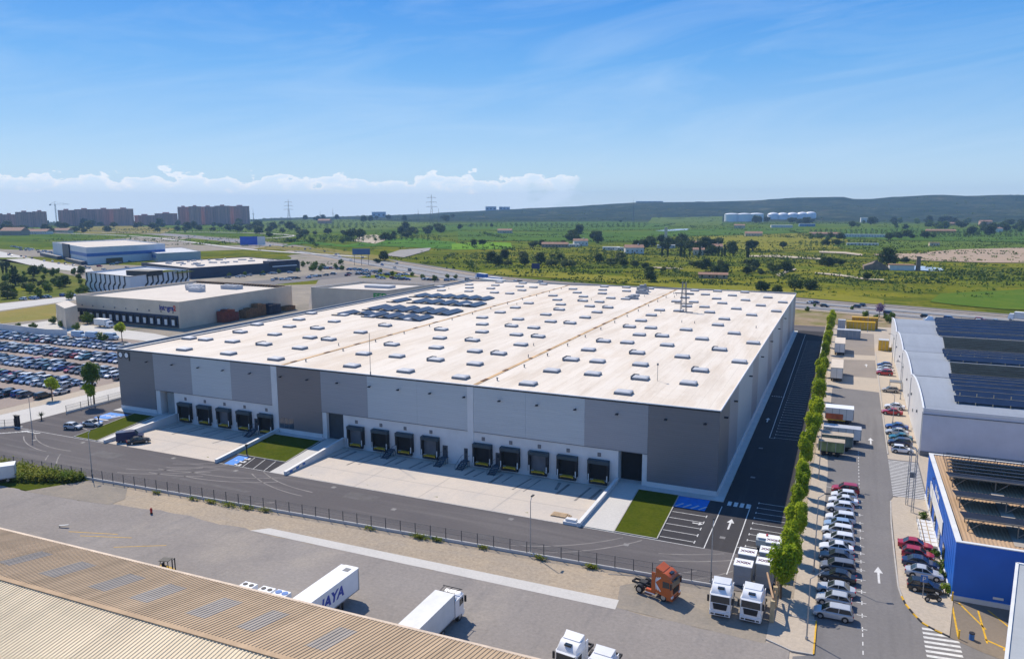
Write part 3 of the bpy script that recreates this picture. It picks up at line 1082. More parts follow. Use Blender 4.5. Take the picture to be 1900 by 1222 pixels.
# skylights
SKY_ROWS = {
 0: [(-125.3, 0), (-111.5, 0), (-97.6, 0), (-77.1, 0), (-63.8, 0), (-51.0, 0), (-36.5, 0), (-17.8, 0)],
 1: [(-137.2, 0), (-131.5, 0), (-122.5, 0), (-112.2, 1), (-101.3, 0), (-82.9, 0), (-73.9, 0), (-63.8, 1), (-54.2, 0), (-36.5, 0), (-27.7, 0), (-17.9, 1), (-8.6, 0)],
 2: [(-131.8, 1), (-120.0, 0), (-108.4, 0), (-102.3, 1), (-83.3, 1), (-70.9, 0), (-60.6, 0), (-54.3, 1), (-36.7, 1), (-30.7, 0), (-21.2, 0), (-8.6, 1)],
 3: [(-137.5, 0), (-125.7, 0), (-115.8, 1), (-101.5, 0), (-77.0, 0), (-67.5, 1), (-54.3, 0), (-36.9, 0), (-25.1, 1), (-14.9, 0), (-2.5, 0)],
 4: [(-132.7, 0), (-119.7, 0), (-101.8, 1), (-83.5, 1), (-71.1, 0), (-61.0, 0), (-54.7, 1), (-37.0, 1), (-31.0, 0), (-21.1, 0), (-8.6, 1)],
 5: [(-138.2, 0), (-125.9, 0), (-115.8, 0), (-101.5, 0), (-77.2, 0), (-67.9, 1), (-61.2, 0), (-31.2, 0), (-25.1, 1), (-15.0, 0), (-2.5, 0)],
 6: [(-83.4, 0), (-71.4, 0), (-61.0, 0), (-54.9, 1), (-37.2, 1), (-31.2, 0), (-21.5, 0), (-8.8, 0)],
 7: [(-83.2, 0), (-67.5, 0), (-54.6, 0), (-37.2, 0), (-15.0, 0)],
 8: [(-101.4, 0), (-83.4, 0), (-67.6, 1), (-54.8, 0), (-37.2, 0), (-15.1, 0)],
 9: [(-83.8, 0), (-71.8, 0), (-61.4, 0), (-54.9, 1), (-37.5, 0), (-31.3, 0), (-21.5, 0), (-8.7, 0)],
 10: [(-77.8, 0), (-68.0, 1), (-61.9, 0), (-31.1, 0), (-25.3, 0), (-15.0, 0), (-2.5, 0)],
 11: [(-132.9, 0), (-120.3, 0), (-109.0, 0), (-102.4, 0), (-84.3, 1), (-72.1, 0), (-61.5, 0), (-55.9, 0), (-37.4, 0), (-31.2, 0), (-21.4, 0), (-8.6, 0)],
 12: [(-140.3, 0), (-126.5, 0), (-116.6, 0), (-102.6, 0), (-78.9, 0), (-68.7, 0), (-55.7, 0), (-36.8, 0), (-25.3, 0), (-15.2, 0), (-2.5, 0)],
 13: [(-133.1, 0), (-120.4, 0), (-109.0, 0), (-102.7, 0), (-85.1, 0), (-72.4, 0), (-62.5, 0), (-37.5, 0), (-31.5, 0), (-21.5, 0), (-8.7, 0)],
 14: [(-124.6, 0), (-113.2, 0), (-103.4, 0), (-75.7, 0), (-66.2, 0), (-56.3, 0), (-38.0, 0), (-29.0, 0), (-18.6, 0)],
}



def skylight_proto(vent):
    c = MB()
    hx, hy = 1.5, 1.1
    c.loft([[(-hx-.1, -hy-.1, 0), (hx+.1, -hy-.1, 0), (hx+.1, hy+.1, 0), (-hx-.1, hy+.1, 0)], [(-hx, -hy, .42), (hx, -hy, .42), (hx, hy, .42), (-hx, hy, .42)]])
    o = c.build('skylight', M_CURB)
    d = MB()
    d.loft([[(-hx*s, -hy*s, z), (hx*s, -hy*s, z), (hx*s, hy*s, z), (-hx*s, hy*s, z)] for s, z in ((1.02, .42), (1.0, .55), (0.88, .66), (0.6, .72))])
    d.build('dome', M_DOME, o)
    if vent:
        f = MB()
        f.box(-hx-.22, -hy-.15, .1, -hx-.08, hy+.1, .8)
        f.box(-hx-.22, hy+.08, .3, -hx+.9, hy+.24, 0.78)
        f.build('wind_baffle', M_CURB, o)
    return o


pa, pb = skylight_proto(False), skylight_proto(True)
ta, tb = tree_of(pa), tree_of(pb)
sites = []
for k in sorted(SKY_ROWS):
    for x, v in SKY_ROWS[k]:
        sites.append((x, 4.8+12.55*k if k < 14 else 181.0, v))
for x, y, v in sites[:99]:
    c = copy_tree(tb if v else ta, wh)
    c.location = (x+71, y-93, roof_z(x)-0.05)
rest = MB()
for x, y, v in sites[99:]:
    z = roof_z(x)-.05
    hx, hy = 1.5, 1.1
    rest.loft([[(x-hx-.1, y-hy-.1, z), (x+hx+.1, y-hy-.1, z), (x+hx+.1, y+hy+.1, z), (x-hx-.1, y+hy+.1, z)], [(x-hx, y-hy, z+.42), (x+hx, y-hy, z+.42), (x+hx, y+hy, z+.42), (x-hx, y+hy, z+.42)]], 0)
    rest.loft([[(x-hx*s, y-hy*s, z+h), (x+hx*s, y-hy*s, z+h), (x+hx*s, y+hy*s, z+h), (x-hx*s, y+hy*s, z+h)] for s, h in ((1.02, .42), (1.0, .55), (0.88, .66), (0.6, .72))], 1)
ro = rest.build('skylights', [M_CURB, M_DOME], wh)
ro['kind'] = 'stuff'
discard(ta)
discard(tb)

# photovoltaic tables: gabled pairs in four rows
for xs, y0, y1 in (((-127.4, -116.3, -110.7, -105.3, -100.1), 66.6, 75.6), ((-121.8,), 70.5, 75.6), ((-125.8, -120.2, -114.6, -109.0, -103.5, -98.2), 80.6, 91.6),
                   ((-130.0, -121.6, -116.1, -110.5, -105.0, -99.4), 101.5, 111.5), ((-131.2, -125.7, -120.2, -114.7, -109.2, -103.9), 118.6, 127.4)):
    for x in xs:
        z = roof_z(x)
        b = MB()
        w = 2.5
        b.add([(x-w, y0, z+.35), (x, y0, z+.95), (x+w, y0, z+.35), (x+w, y1, z+.35), (x, y1, z+.95), (x-w, y1, z+.35)], [(0, 1, 4, 5), (1, 2, 3, 4)], 0)
        b.add([(x-w, y0, z+.28), (x, y0, z+.88), (x+w, y0, z+.28), (x+w, y1, z+.28), (x, y1, z+.88), (x-w, y1, z+.28)], [(5, 4, 1, 0), (4, 3, 2, 1)], 1)
        for yy in (y0+.3, y1-.3):
            b.bar((x-w+.1, yy, z+.16), (x+w-.1, yy, z+.16), .1, .3, 1)
            b.bar((x, yy, z+.1), (x, yy, z+.85), .1, .1, 1)
        b.build('solar_array', [M_PVG, M_CURB], wh)
# small roof fittings
b = MB()
random.seed(3)
for x in (-90.3, -43.6):
    for i in range(13):
        y = 6+i*13.5
        b.tube((x, y, roof_z(x)), (x, y, roof_z(x)+.55), .13, 6)
        b.tube((x, y, roof_z(x)+.5), (x, y, roof_z(x)+.62), .24, 6)
for i in range(16):
    x, y = random.uniform(-135, -4), random.uniform(20, 175)
    b.tube((x, y, roof_z(x)), (x, y, roof_z(x)+.7), .1, 6)
b.build('vent_pipes', M_CURB, wh)
for x, y, h in ((-56.9, 172, 2.6), (-55.2, 164, 1.6), (-54.4, 146, 1.2)):
    z = roof_z(x)
    b = MB()
    b.box(x-2.2, y-1.4, z, x+2.2, y+1.4, z+h*.7)
    b.box(x-1.2, y-1.0, z+h*.7, x+1.2, y+1.0, z+h)
    b.tube((x+.9, y, z+h), (x+.9, y, z+h+.4), .5, 10)
    b.build('air_handling_unit', MATS['zinc_grey'], wh)
b = MB()
b.tube((-68.9, -0.3, 14.8), (-68.9, -0.3, 23.5), .05, 6)
b.tube((-68.9, -0.3, 14.8), (-68.9, -0.3, 15.6), .12, 6)
b.tube((-14.6, 17.4, 14.9), (-14.6, 17.4, 18.2), .05, 6)
b.box(-14.75, 17.25, 18.0, -14.45, 17.55, 18.4)
b.build('lightning_rods', M_CURB, wh)

# wall lamps
for x in (-132, -123.8, -115.7, -108.3, -100.5, -92, -84.9, -77.2, -69.2, -62.4, -55.1, -47.6, -40.2, -32.6, -25.2, -17.5, -8.9, -2.3):
    b = MB()
    b.bar((x, -0.1, 12.6), (x, -0.55, 12.55), .08, .08)
    b.loft([[(x-.28, -0.85, 12.42), (x+.28, -0.85, 12.42), (x+.28, -0.35, 12.5), (x-.28, -0.35, 12.5)], [(x-.22, -0.8, 12.56), (x+.22, -0.8, 12.56), (x+.22, -0.4, 12.64), (x-.22, -0.4, 12.64)]])
    b.build('wall_lamp', M_BLACK, wh)
for y in (5, 17, 40, 63, 86, 109, 132):
    MB().box(0.02, y-.25, 12.4, .7, y+.25, 12.62).build('wall_lamp', M_BLACK, wh)
# company sign at the left end: two dark outlined white letters
b = MB()
for x in (-141.0, -139.0):
    for k in range(10):
        a0, a1 = 2*PI*k/10, 2*PI*(k+1)/10
        b.quad((x+.62*math.cos(a0), -.16, 13.5+.62*math.sin(a0)), (x+.62*math.cos(a1), -.16, 13.5+.62*math.sin(a1)), (x+.86*math.cos(a1), -.2, 13.5+.86*math.sin(a1)), (x+.86*math.cos(a0), -.2, 13.5+.86*math.sin(a0)), 0)
        b.add([(x, -.14, 13.5), (x+.62*math.cos(a0), -.15, 13.5+.62*math.sin(a0)), (x+.62*math.cos(a1), -.15, 13.5+.62*math.sin(a1))], [(0, 1, 2)], 1)
b.box(-138.2, -.2, 12.2, -137.9, -.12, 14.2, 0)
b.box(-141.9, -.13, 14.2, -137.9, -.105, 14.35, 0)
b.build('company_sign', [M_BLACK, M_WHITE], wh)
# window of the brown panel
b = MB()
b.box(-93.1, -.14, 1.15, -89.3, -.11, 3.35, 0)
for x in (-91.85, -90.6):
    b.box(x-.04, -.17, 1.15, x+.04, -.141, 3.35, 1)
b.build('window', [mat('blue_grey_glass', (0.05, 0.075, 0.10), 0.08, 0, spec=0.8), M_CURB], wh)

# docks
DOCKS = [-120.8, -114.8, -108.9, -103.0, -96.8, -73, -67, -61.25, -55.3, -43.8, -38.05, -32.25, -26.6, -20.7]
M_DSGN = mat('dock_number_plate', (0.12, 0.12, 0.13), 0.5, 0.1)


def dock(x, opn):
    s = MB()
    w = 1.95
    s.box(x-w, -0.95, 3.05, x+w, 0.018, 3.6, 0)                       # head curtain box
    s.box(x-w, -0.85, -0.05, x-w+.38, 0.018, 3.05, 1)
    s.box(x+w-.38, -0.85, -0.05, x+w, 0.018, 3.05, 1)
    s.loft([[(x-w-.02, -1.0, 3.6), (x+w+.02, -1.0, 3.6), (x+w+.02, 0.018, 3.66), (x-w-.02, 0.018, 3.66)], [(x-w-.02, -1.0, 3.64), (x+w+.02, -1.0, 3.64), (x+w+.02, 0.018, 3.74), (x-w-.02, 0.018, 3.74)]], 0)
    o = s.build('dock_shelter', [M_TEAL, M_SEAL], wh)
    d = MB()
    d.box(x-w+.38, -0.10, 0.0, x+w-.38, -0.001, 3.05)
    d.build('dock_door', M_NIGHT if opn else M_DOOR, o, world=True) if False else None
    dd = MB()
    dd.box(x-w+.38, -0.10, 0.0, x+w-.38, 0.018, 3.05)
    q = dd.build('dock_door', M_NIGHT if opn else M_DOOR, None)  # open docks: near-black panel painted as the unlit inside, not a door
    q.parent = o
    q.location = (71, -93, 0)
    lp = MB()
    lp.box(x-1.0, -0.75, -0.28, x+1.0, 0.015, -0.06, 0)
    for sx in (-1, 1):
        lp.quad((x+sx*1.0, -.8, -.05), (x+sx*1.3, -.8, -.05), (x+sx*1.3, -.8, -.35), (x+sx*1.0, -.8, -.35), 0)
    q = lp.build('dock_leveller', M_YEL, None)
    q.parent = o
    q.location = (71, -93, 0)
    bp = MB()
    bp.box(x-1.6, -0.5, -0.85, x+1.6, 0.015, -0.3)
    for sx in (-1.45, 1.45):
        bp.box(x+sx-.2, -0.72, -0.75, x+sx+.2, -0.5, -0.1)
    q = bp.build('bumper', M_BLACK, None)
    q.parent = o
    q.location = (71, -93, 0)
    wf = MB()
    for sx in (-1, 1):
        wf.box(x+sx*1.72-.09, -0.9, -0.1, x+sx*1.72+.09, -0.851, 1.1)
    q = wf.build('marker_strip', M_OFFW, None)
    q.parent = o
    q.location = (71, -93, 0)
    n = MB()
    n.box(x-.32, -0.05, 4.25, x+.32, 0.015, 4.95, 0)
    n.box(x-.2, -0.065, 4.37, x+.2, -0.051, 4.83, 1)
    n.build('dock_number_sign', [M_DSGN, M_CURB], wh)


for i, x in enumerate(DOCKS):
    dock(x, i % 3 != 2)
    yf = -1.25

M_STAIR = mat('blue_grey_steel_stair', (0.05, 0.09, 0.13), 0.5, 0.2, 1.0, metal=0.3)
for x, door in ((-99.8, True), (-64.2, True), (-52.15, True), (-47.4, True), (-40.65, True)):
    if door and x != -64.2:
        b = MB()
        b.box(x-.55, -0.06, 0.0, x+.55, 0.015, 2.25, 0)
        b.box(x-.25, -0.08, 1.3, x+.25, -0.061, 1.9, 1)
        b.build('personnel_door', [mat('dark_slate_door', (0.045, 0.055, 0.07), 0.5, 0.15), M_GLASS], wh)
    b = MB()
    n = 6
    b.box(x-.7, -1.1, -0.12, x+.7, 0.0, -0.03)
    for k in range(n):
        b.box(x-.6, -1.1-(k+1)*.42, -0.2-k*.18, x+.6, -1.1-k*.42, -0.14-k*.18)
    for sx in (-.66, .66):
        b.bar((x+sx, -1.1, -.12), (x+sx, -1.1-n*.42, -1.18), .08, .3)
        b.tube((x+sx, -0.05, 0.95), (x+sx, -1.1, 0.95), .035, 5)
        b.tube((x+sx, -1.1, 0.95), (x+sx, -1.1-n*.42, -.15), .035, 5)
        for k in (0, 1, 2):
            yy = -1.1-k*n*.21
            zz = -.1-k*n*.09
            b.tube((x+sx, yy, zz-.05), (x+sx, yy, zz+1.02), .03, 5)
    for sx in (-.6, .6):
        for yy in (-.2, -1.0):
            b.bar((x+sx, yy, -1.3), (x+sx, yy, -.12), .07, .07)
    b.build('access_stair', M_STAIR, wh)

# lattice mast on the roof
lm = thing('lattice_mast', 'slender lattice antenna mast rising from the white roof of the warehouse', 'antenna mast', (-29.7, 117.4, 14.9))
b = MB()
x0, y0 = -29.7, 117.4
for dx, dy in ((-.9, -.9), (.9, -.9), (.9, .9), (-.9, .9)):
    b.bar((x0+dx, y0+dy, 14.9), (x0+dx*.55, y0+dy*.55, 24.6), .14, .14)
for k in range(8):
    z0, z1 = 14.9+k*1.2, 16.1+k*1.2
    s0, s1 = .9-.4*k/8, .9-.4*(k+1)/8
    b.bar((x0-s0, y0-s0, z0), (x0+s1, y0-s1, z1), .06, .06)
    b.bar((x0+s0, y0+s0, z0), (x0-s1, y0+s1, z1), .06, .06)
    b.bar((x0+s0, y0-s0, z0), (x0+s1, y0+s1, z1), .06, .06)
b.build('tower', M_CURB, lm)
b = MB()
for z, L in ((17.6, 2.9), (20.9, 2.9)):
    b.bar((x0-L, y0, z), (x0+L, y0, z), .35, .3)
b.box(x0-1, y0-1.6, 14.7, x0+3.2, y0-.9, 15.2)
b.build('cross_arm', M_CURB, lm)

# ------------------------------------------------------------------ vehicles
KINDS_CAR = {  # L, W, H, belt, nose profile, greenhouse stations (rear base, rear roof, front roof, front base) as fractions of L from the middle
    'hatch': (4.1, 1.76, 1.48, 0.93, [(-.5, .55), (-.485, .90), (-.2, .94), (.2, .93), (.36, .84), (.47, .70), (.5, .52)], (-.475, -.36, .06, .24)),
    'sedan': (4.55, 1.80, 1.45, 0.92, [(-.5, .55), (-.49, .86), (-.34, .95), (.18, .93), (.36, .84), (.475, .68), (.5, .5)], (-.36, -.21, .05, .22)),
    'suv': (4.4, 1.86, 1.66, 1.04, [(-.5, .6), (-.49, 1.0), (-.2, 1.05), (.2, 1.04), (.38, .97), (.48, .80), (.5, .58)], (-.485, -.41, .07, .25)),
    'wagon': (4.45, 1.80, 1.58, 0.98, [(-.5, .58), (-.49, .95), (-.2, .98), (.22, .97), (.38, .86), (.48, .70), (.5, .52)], (-.485, -.42, .10, .29)),
}


def car_shape(kind, simple=False):
    L, W, H, belt, prof, (g0, g1, g2, g3) = KINDS_CAR[kind]
    zs, hw = 0.26, W/2

    def ring(fx, zt):
        tx = 1-0.30*max(0, abs(fx)-.36)/.14*0.9
        w = hw*tx
        x = fx*L
        zm = zs+(zt-zs)*.55
        return [(x, -w*.93, zs), (x, -w, zm), (x, -w*.97, zt-.10), (x, -w*.84, zt), (x, w*.84, zt), (x, w*.97, zt-.10), (x, w, zm), (x, w*.93, zs)]
    prof2 = []
    for (a, za), (b, zb) in zip(prof, prof[1:]):
        prof2.append((a, za))
        if b-a > .15:
            prof2.append(((a+b)/2, (za+zb)/2+.012))
    prof2.append(prof[-1])
    body = MB().loft([ring(a, b) for a, b in prof2], 0)
    # roof panel and pillars belong to the painted shell
    rw = hw*.74
    zt = H
    rf = [[(x*L, -rw*k, z), (x*L, rw*k, z)] for x, k, z in ((g1-.01, .96, zt-.05), (g1+.05, 1.0, zt), ((g1+g2)/2, 1.0, zt+.02), (g2-.04, 1.0, zt), (g2+.01, .97, zt-.05))]
    for p, q in zip(rf, rf[1:]):
        body.quad(p[0], p[1], q[1], q[0], 0)
        body.quad((p[0][0], p[0][1]-.045, p[0][2]-.06), (q[0][0], q[0][1]-.045, q[0][2]-.06), q[0], p[0], 0)
        body.quad(p[1], (p[1][0], p[1][1]+.045, p[1][2]-.06), (q[1][0], q[1][1]+.045, q[1][2]-.06), q[1], 0)
    for s in (-1, 1):
        for a, b in ((g0+.015, g1+.005), (g3-.01, g2), ((g1+g2)/2+.03, (g1+g2)/2+.02)):
            body.bar((a*L, s*hw*.83, belt-.02), (b*L, s*rw*1.03, zt-.05), .075, .085, 0)
    gl = MB()
    bw = hw*.84
    gl.add([(g0*L, -bw*.93, belt), (g3*L, -bw*.93, belt), (g3*L, bw*.93, belt), (g0*L, bw*.93, belt),
            (g1*L, -rw*.97, zt-.03), (g2*L, -rw*.97, zt-.03), (g2*L, rw*.97, zt-.03), (g1*L, rw*.97, zt-.03),
            ((g0+g3)/2*L, -bw, belt), ((g0+g3)/2*L, bw, belt)],
           [(0, 8, 1, 5, 4), (1, 2, 6, 5), (2, 9, 3, 7, 6), (3, 0, 4, 7), (4, 5, 6, 7)], 0)
    whl = []
    for fx in (-.295, .31):
        for s in (-1, 1):
            t, r = MB(), MB()
            x, y = fx*L, s*(hw-.10)
            t.tube((x, y-.11*s, .325), (x, y+.115*s, .325), .325, 14)
            r.tube((x, y+.10*s, .325), (x, y+.13*s, .325), .21, 10)
            whl.append((t, r))
            body.tube((x, s*(hw-.32), .36), (x, s*(hw+.005), .36), .40, 14, 1)
    lo = MB()
    lo.box(-.497*L, -hw*.72, .24, -.44*L, hw*.72, .42)
    lo.box(.44*L, -hw*.70, .24, .502*L, hw*.70, .44)
    hl = []
    zt_f = prof[-2][1]
    for s in (-1, 1):
        hl.append(MB().loft([[(.445*L, s*hw*.45, zt_f-.17), (.445*L, s*hw*.86, zt_f-.15), (.43*L, s*hw*.88, zt_f+.02), (.44*L, s*hw*.5, zt_f+.01)],
                             [(.497*L, s*hw*.45, zt_f-.20), (.475*L, s*hw*.80, zt_f-.18), (.455*L, s*hw*.83, zt_f-.02), (.488*L, s*hw*.48, zt_f-.05)]]))
    tl = []
    for s in (-1, 1):
        tl.append(MB().box(-.503*L, min(s*hw*.50, s*hw*.74), .66, -.47*L, max(s*hw*.50, s*hw*.74), .88))
    mi = []
    for s in (-1, 1):
        mi.append(MB().box(.19*L, s*hw*.9-.0 if s > 0 else s*hw*.9-.24, belt, .215*L, s*hw*.9+.24 if s > 0 else s*hw*.9, belt+.15))
    return body, gl, whl, lo, hl, tl, mi


def make_car(kind):
    root = thing('parked_car', 'car', 'car', (0, 0, 0))
    body, gl, whl, lo, hl, tl, mi = car_shape(kind)
    body.build('body', [M_PAINT, M_BLACK], root, smooth=38)
    gl.build('windows', M_GLASS, root)
    for t, r in whl:
        w_ = t.build('wheel', M_TYRE, root, smooth=40)
        r.build('rim', M_RIM, w_)
    lo.build('bumper', M_BLACK, root)
    for x in hl:
        x.build('headlight', M_LAMPW, root)
    for x in tl:
        x.build('tail_light', M_LAMPR, root)
    for x in mi:
        x.build('mirror', M_PAINT, root)
    return root


def make_small_car(kind):
    """far away: one mesh, every part of it still modelled"""
    body, gl, whl, lo, hl, tl, mi = car_shape(kind)
    b = MB()
    for src, m in [(body, None), (gl, 2)]+[(t, 3) for t, r in whl]+[(lo, 1)]+[(x, 4) for x in hl]+[(x, 5) for x in tl]:
        n = len(b.v)
        b.v += src.v
        b.f += [[n+i for i in f] for f in src.f]
        b.m += [(k if m is None else m) for k in src.m]
    o = b.build('parked_car', [M_PAINT, M_BLACK, M_GLASS, M_TYRE, M_LAMPW, M_LAMPR], smooth=38)
    return tag(o, 'car', 'car')


CARS = {k: tree_of(make_car(k)) for k in KINDS_CAR}
SMALL = {k: tree_of(make_small_car(k)) for k in KINDS_CAR}
CC = {'white': (.80, .81, .82), 'silver': (.50, .52, .54), 'grey': (.17, .18, .20), 'dark grey': (.06, .065, .075), 'black': (.014, .015, .018), 'red': (.42, .012, .022), 'dark red': (.20, .012, .018),
      'blue': (.03, .10, .33), 'navy': (.016, .03, .085), 'pale blue': (.30, .42, .58), 'teal': (.02, .16, .22), 'beige': (.48, .42, .34), 'green': (.22, .30, .06), 'orange': (.6, .16, .02)}

# street car park beside the tree row: noses to the trees
row = [('suv', 'red', 19.8, 10.5, 'bright red car at the far end of the row of cars beside the trees'),
       ('hatch', 'white', 19.6, 7.6, 'white hatchback parked directly in front of the bright red car beside the trees'),
       ('sedan', 'white', 19.5, 5.0, 'white saloon, second white car in front of the bright red one beside the trees'),
       ('hatch', 'white', 19.1, 1.9, 'white hatchback, third white car in front of the red one'),
       ('suv', 'white', 19.2, -3.0, 'tall white off-roader after the empty space in the row beside the trees'),
       ('hatch', 'pale blue', 18.9, -5.5, 'pale blue hatchback beside the white estate in the row beside the trees'),
       ('wagon', 'white', 18.9, -8.1, 'white estate car next to the pale blue hatchback in the row beside the trees'),
       ('suv', 'white', 19.1, -11.3, 'large white family car next but one to the dark grey saloon by the trees'),
       ('sedan', 'white', 18.8, -14.2, 'white saloon parked right beside the dark grey saloon in the row beside the trees'),
       ('sedan', 'dark grey', 18.9, -17.2, 'dark grey saloon, first dark car after the white ones beside the trees'),
       ('wagon', 'grey', 19.1, -20.3, 'mid grey estate car between a dark grey and a near-black saloon beside the trees'),
       ('sedan', 'black', 19.1, -23.3, 'near-black saloon between the grey estate and the silver saloon beside the trees'),
       ('sedan', 'silver', 19.0, -26.9, 'silver saloon right beside the near-black one in the row beside the trees'),
       ('hatch', 'silver', 18.8, -29.8, 'silver hatchback between the silver saloon and the nearest silver estate'),
       ('wagon', 'silver', 18.8, -33.2, 'silver estate car at the near end of the row beside the trees')]
random.seed(5)
for k, c, x, y, lab in row:
    place(CARS[k], (x, y, 0.03), PI+random.uniform(-.05, .05), lab, 'cars parked in the row beside the trees', CC[c])
for k, c, x, y, lab in [('sedan', 'red', 29.1, -9.0, 'bright red saloon on the pavement, farthest of the five cars beside the blue building'),
                        ('hatch', 'red', 29.2, -12.1, 'bright red hatchback on the pavement between the red saloon and a navy car'),
                        ('sedan', 'navy', 29.3, -14.9, 'navy saloon on the pavement between a red and a silver car'),
                        ('sedan', 'silver', 29.5, -17.9, 'silver saloon on the pavement between the navy and the black car'),
                        ('hatch', 'black', 29.3, -21.9, 'black hatchback behind the blue disabled parking sign on the pavement')]:
    place(CARS[k], (x, y, 0.13), random.uniform(-.08, .02), lab, 'cars parked on the pavement by the blue building', CC[c])
for k, c, x, y, a, lab in [('hatch', 'white', 29.9, 38.3, 0, 'white hatchback nearest the corner of the grey warehouse with solar roof'),
                           ('suv', 'navy', 29.7, 43.0, PI, 'navy off-roader parked behind the white hatchback along the grey warehouse wall'),
                           ('sedan', 'teal', 30.1, 47.3, PI, 'teal saloon, third car from the corner of the grey warehouse'),
                           ('sedan', 'silver', 29.6, 51.2, PI, 'silver saloon, fourth car from the corner of the grey warehouse'),
                           ('sedan', 'blue', 29.8, 55.8, PI, 'blue saloon, last of the five cars parked close together along the grey wall'),
                           ('sedan', 'red', 29.4, 68.6, PI, 'red saloon standing in front of a white car half way along the grey wall'),
                           ('sedan', 'white', 30.2, 74.3, PI, 'white saloon right behind the red one half way along the grey wall'),
                           ('hatch', 'beige', 30.0, 92.6, PI, 'beige hatchback standing alone along the grey wall'),
                           ('suv', 'red', 29.4, 114.6, PI, 'red off-roader at the near end of the far group along the grey wall'),
                           ('sedan', 'white', 29.6, 118.6, PI, 'white saloon behind the far red off-roader along the grey wall'),
                           ('hatch', 'silver', 29.8, 122.8, PI, 'silver hatchback third in the far group along the grey wall'),
                           ('hatch', 'blue', 29.8, 127.2, PI, 'blue hatchback at the far end of the far group along the grey wall')]:
    place(CARS[k], (x, y, 0.05), a+random.uniform(-.05, .05), lab, 'cars parked along the grey warehouse wall', CC[c])
place(CARS['hatch'], (-137.0, -16.6, 0.02), 0.25, 'silver hatchback in front of the other silver car by the left lawn', 'cars at the left end of the facade', CC['silver'])
place(CARS['sedan'], (-135.2, -13.3, 0.02), 0.25, 'silver saloon behind the silver hatchback by the left lawn', 'cars at the left end of the facade', CC['silver'])
place(CARS['sedan'], (-115.2, -17.9, -0.10), 1.0, 'near-black saloon with pale roof on the left loading yard', 'vehicles on the left loading yard', CC['black'])

# crowded car park at the left: double rows, noses together
names = ['silver', 'white', 'grey', 'dark grey', 'black', 'blue', 'navy', 'pale blue', 'red', 'teal', 'dark red', 'green']
wts = [20, 20, 11, 7, 8, 11, 9, 11, 3.5, 2.5, 1, .6]
ROWN = ['farthest', 'second farthest', 'middle', 'fourth', 'nearest']
random.seed(11)
ks = list(SMALL)
for ri, (yc, xa, xb) in enumerate([(56.6, -279, -204), (41.2, -262, -186), (26.0, -246, -174.5), (11.0, -226, -173.5), (-4.2, -206, -173.5)]):
    for half, (dy, rz) in enumerate(((-2.35, -PI/2), (2.35, PI/2))):
        x = xa
        while x <= xb:
            gap = (ri == 2 and -197.5 < x < -194) or (ri == 0 and x > -209 and half) or (ri == 4 and yc+dy < -4 and x > -179.5)
            if not gap and random.random() > .03:
                c = random.choices(names, wts)[0]
                col = CC[c]
                j = random.uniform(.85, 1.1)
                lab = f"{c} car in the {'front' if half == 0 else 'back'} line of the crowded car park's {ROWN[ri]} double row"
                k = random.choices(ks, [4, 3, 3, 2])[0]
                o = place(SMALL[k], (x+random.uniform(-.12, .12), yc+dy+random.uniform(-.35, .35), 0.0), rz+random.choice([0, 0, PI])+random.uniform(-.05, .05), lab, 'cars in the crowded car park', tuple(min(1, v*j) for v in col))
            x += 2.52
for k, c, x, y, lab in [('suv', 'black', -170.3, -0.8, 'black car by the pavement tree at the edge of the crowded car park'), ('sedan', 'silver', -170.0, 4.2, 'silver saloon by the pavement at the edge of the crowded car park'),
                        ('suv', 'white', -170.5, 12.2, 'white van-like car near the tall round tree at the edge of the car park'), ('wagon', 'grey', -170.8, 22.5, 'grey estate at the pavement edge behind the tall round tree')]:
    place(SMALL[k], (x, y, 0.0), PI/2+.1, lab, 'cars in the crowded car park', CC[c])


# trucks -----------------------------------------------------------------
def wheel(b_parent, x, y, s, r=.52, w=.34):
    t, q = MB(), MB()
    t.tube((x, y-w/2, r), (x, y+w/2, r), r, 16)
    q.tube((x, y+s*(w/2-.04), r), (x, y+s*(w/2+.03), r), r*.58, 12)
    o = t.build('wheel', M_TYRE, b_parent, smooth=40, world=False)
    q.build('rim', M_RIM, o, world=False)


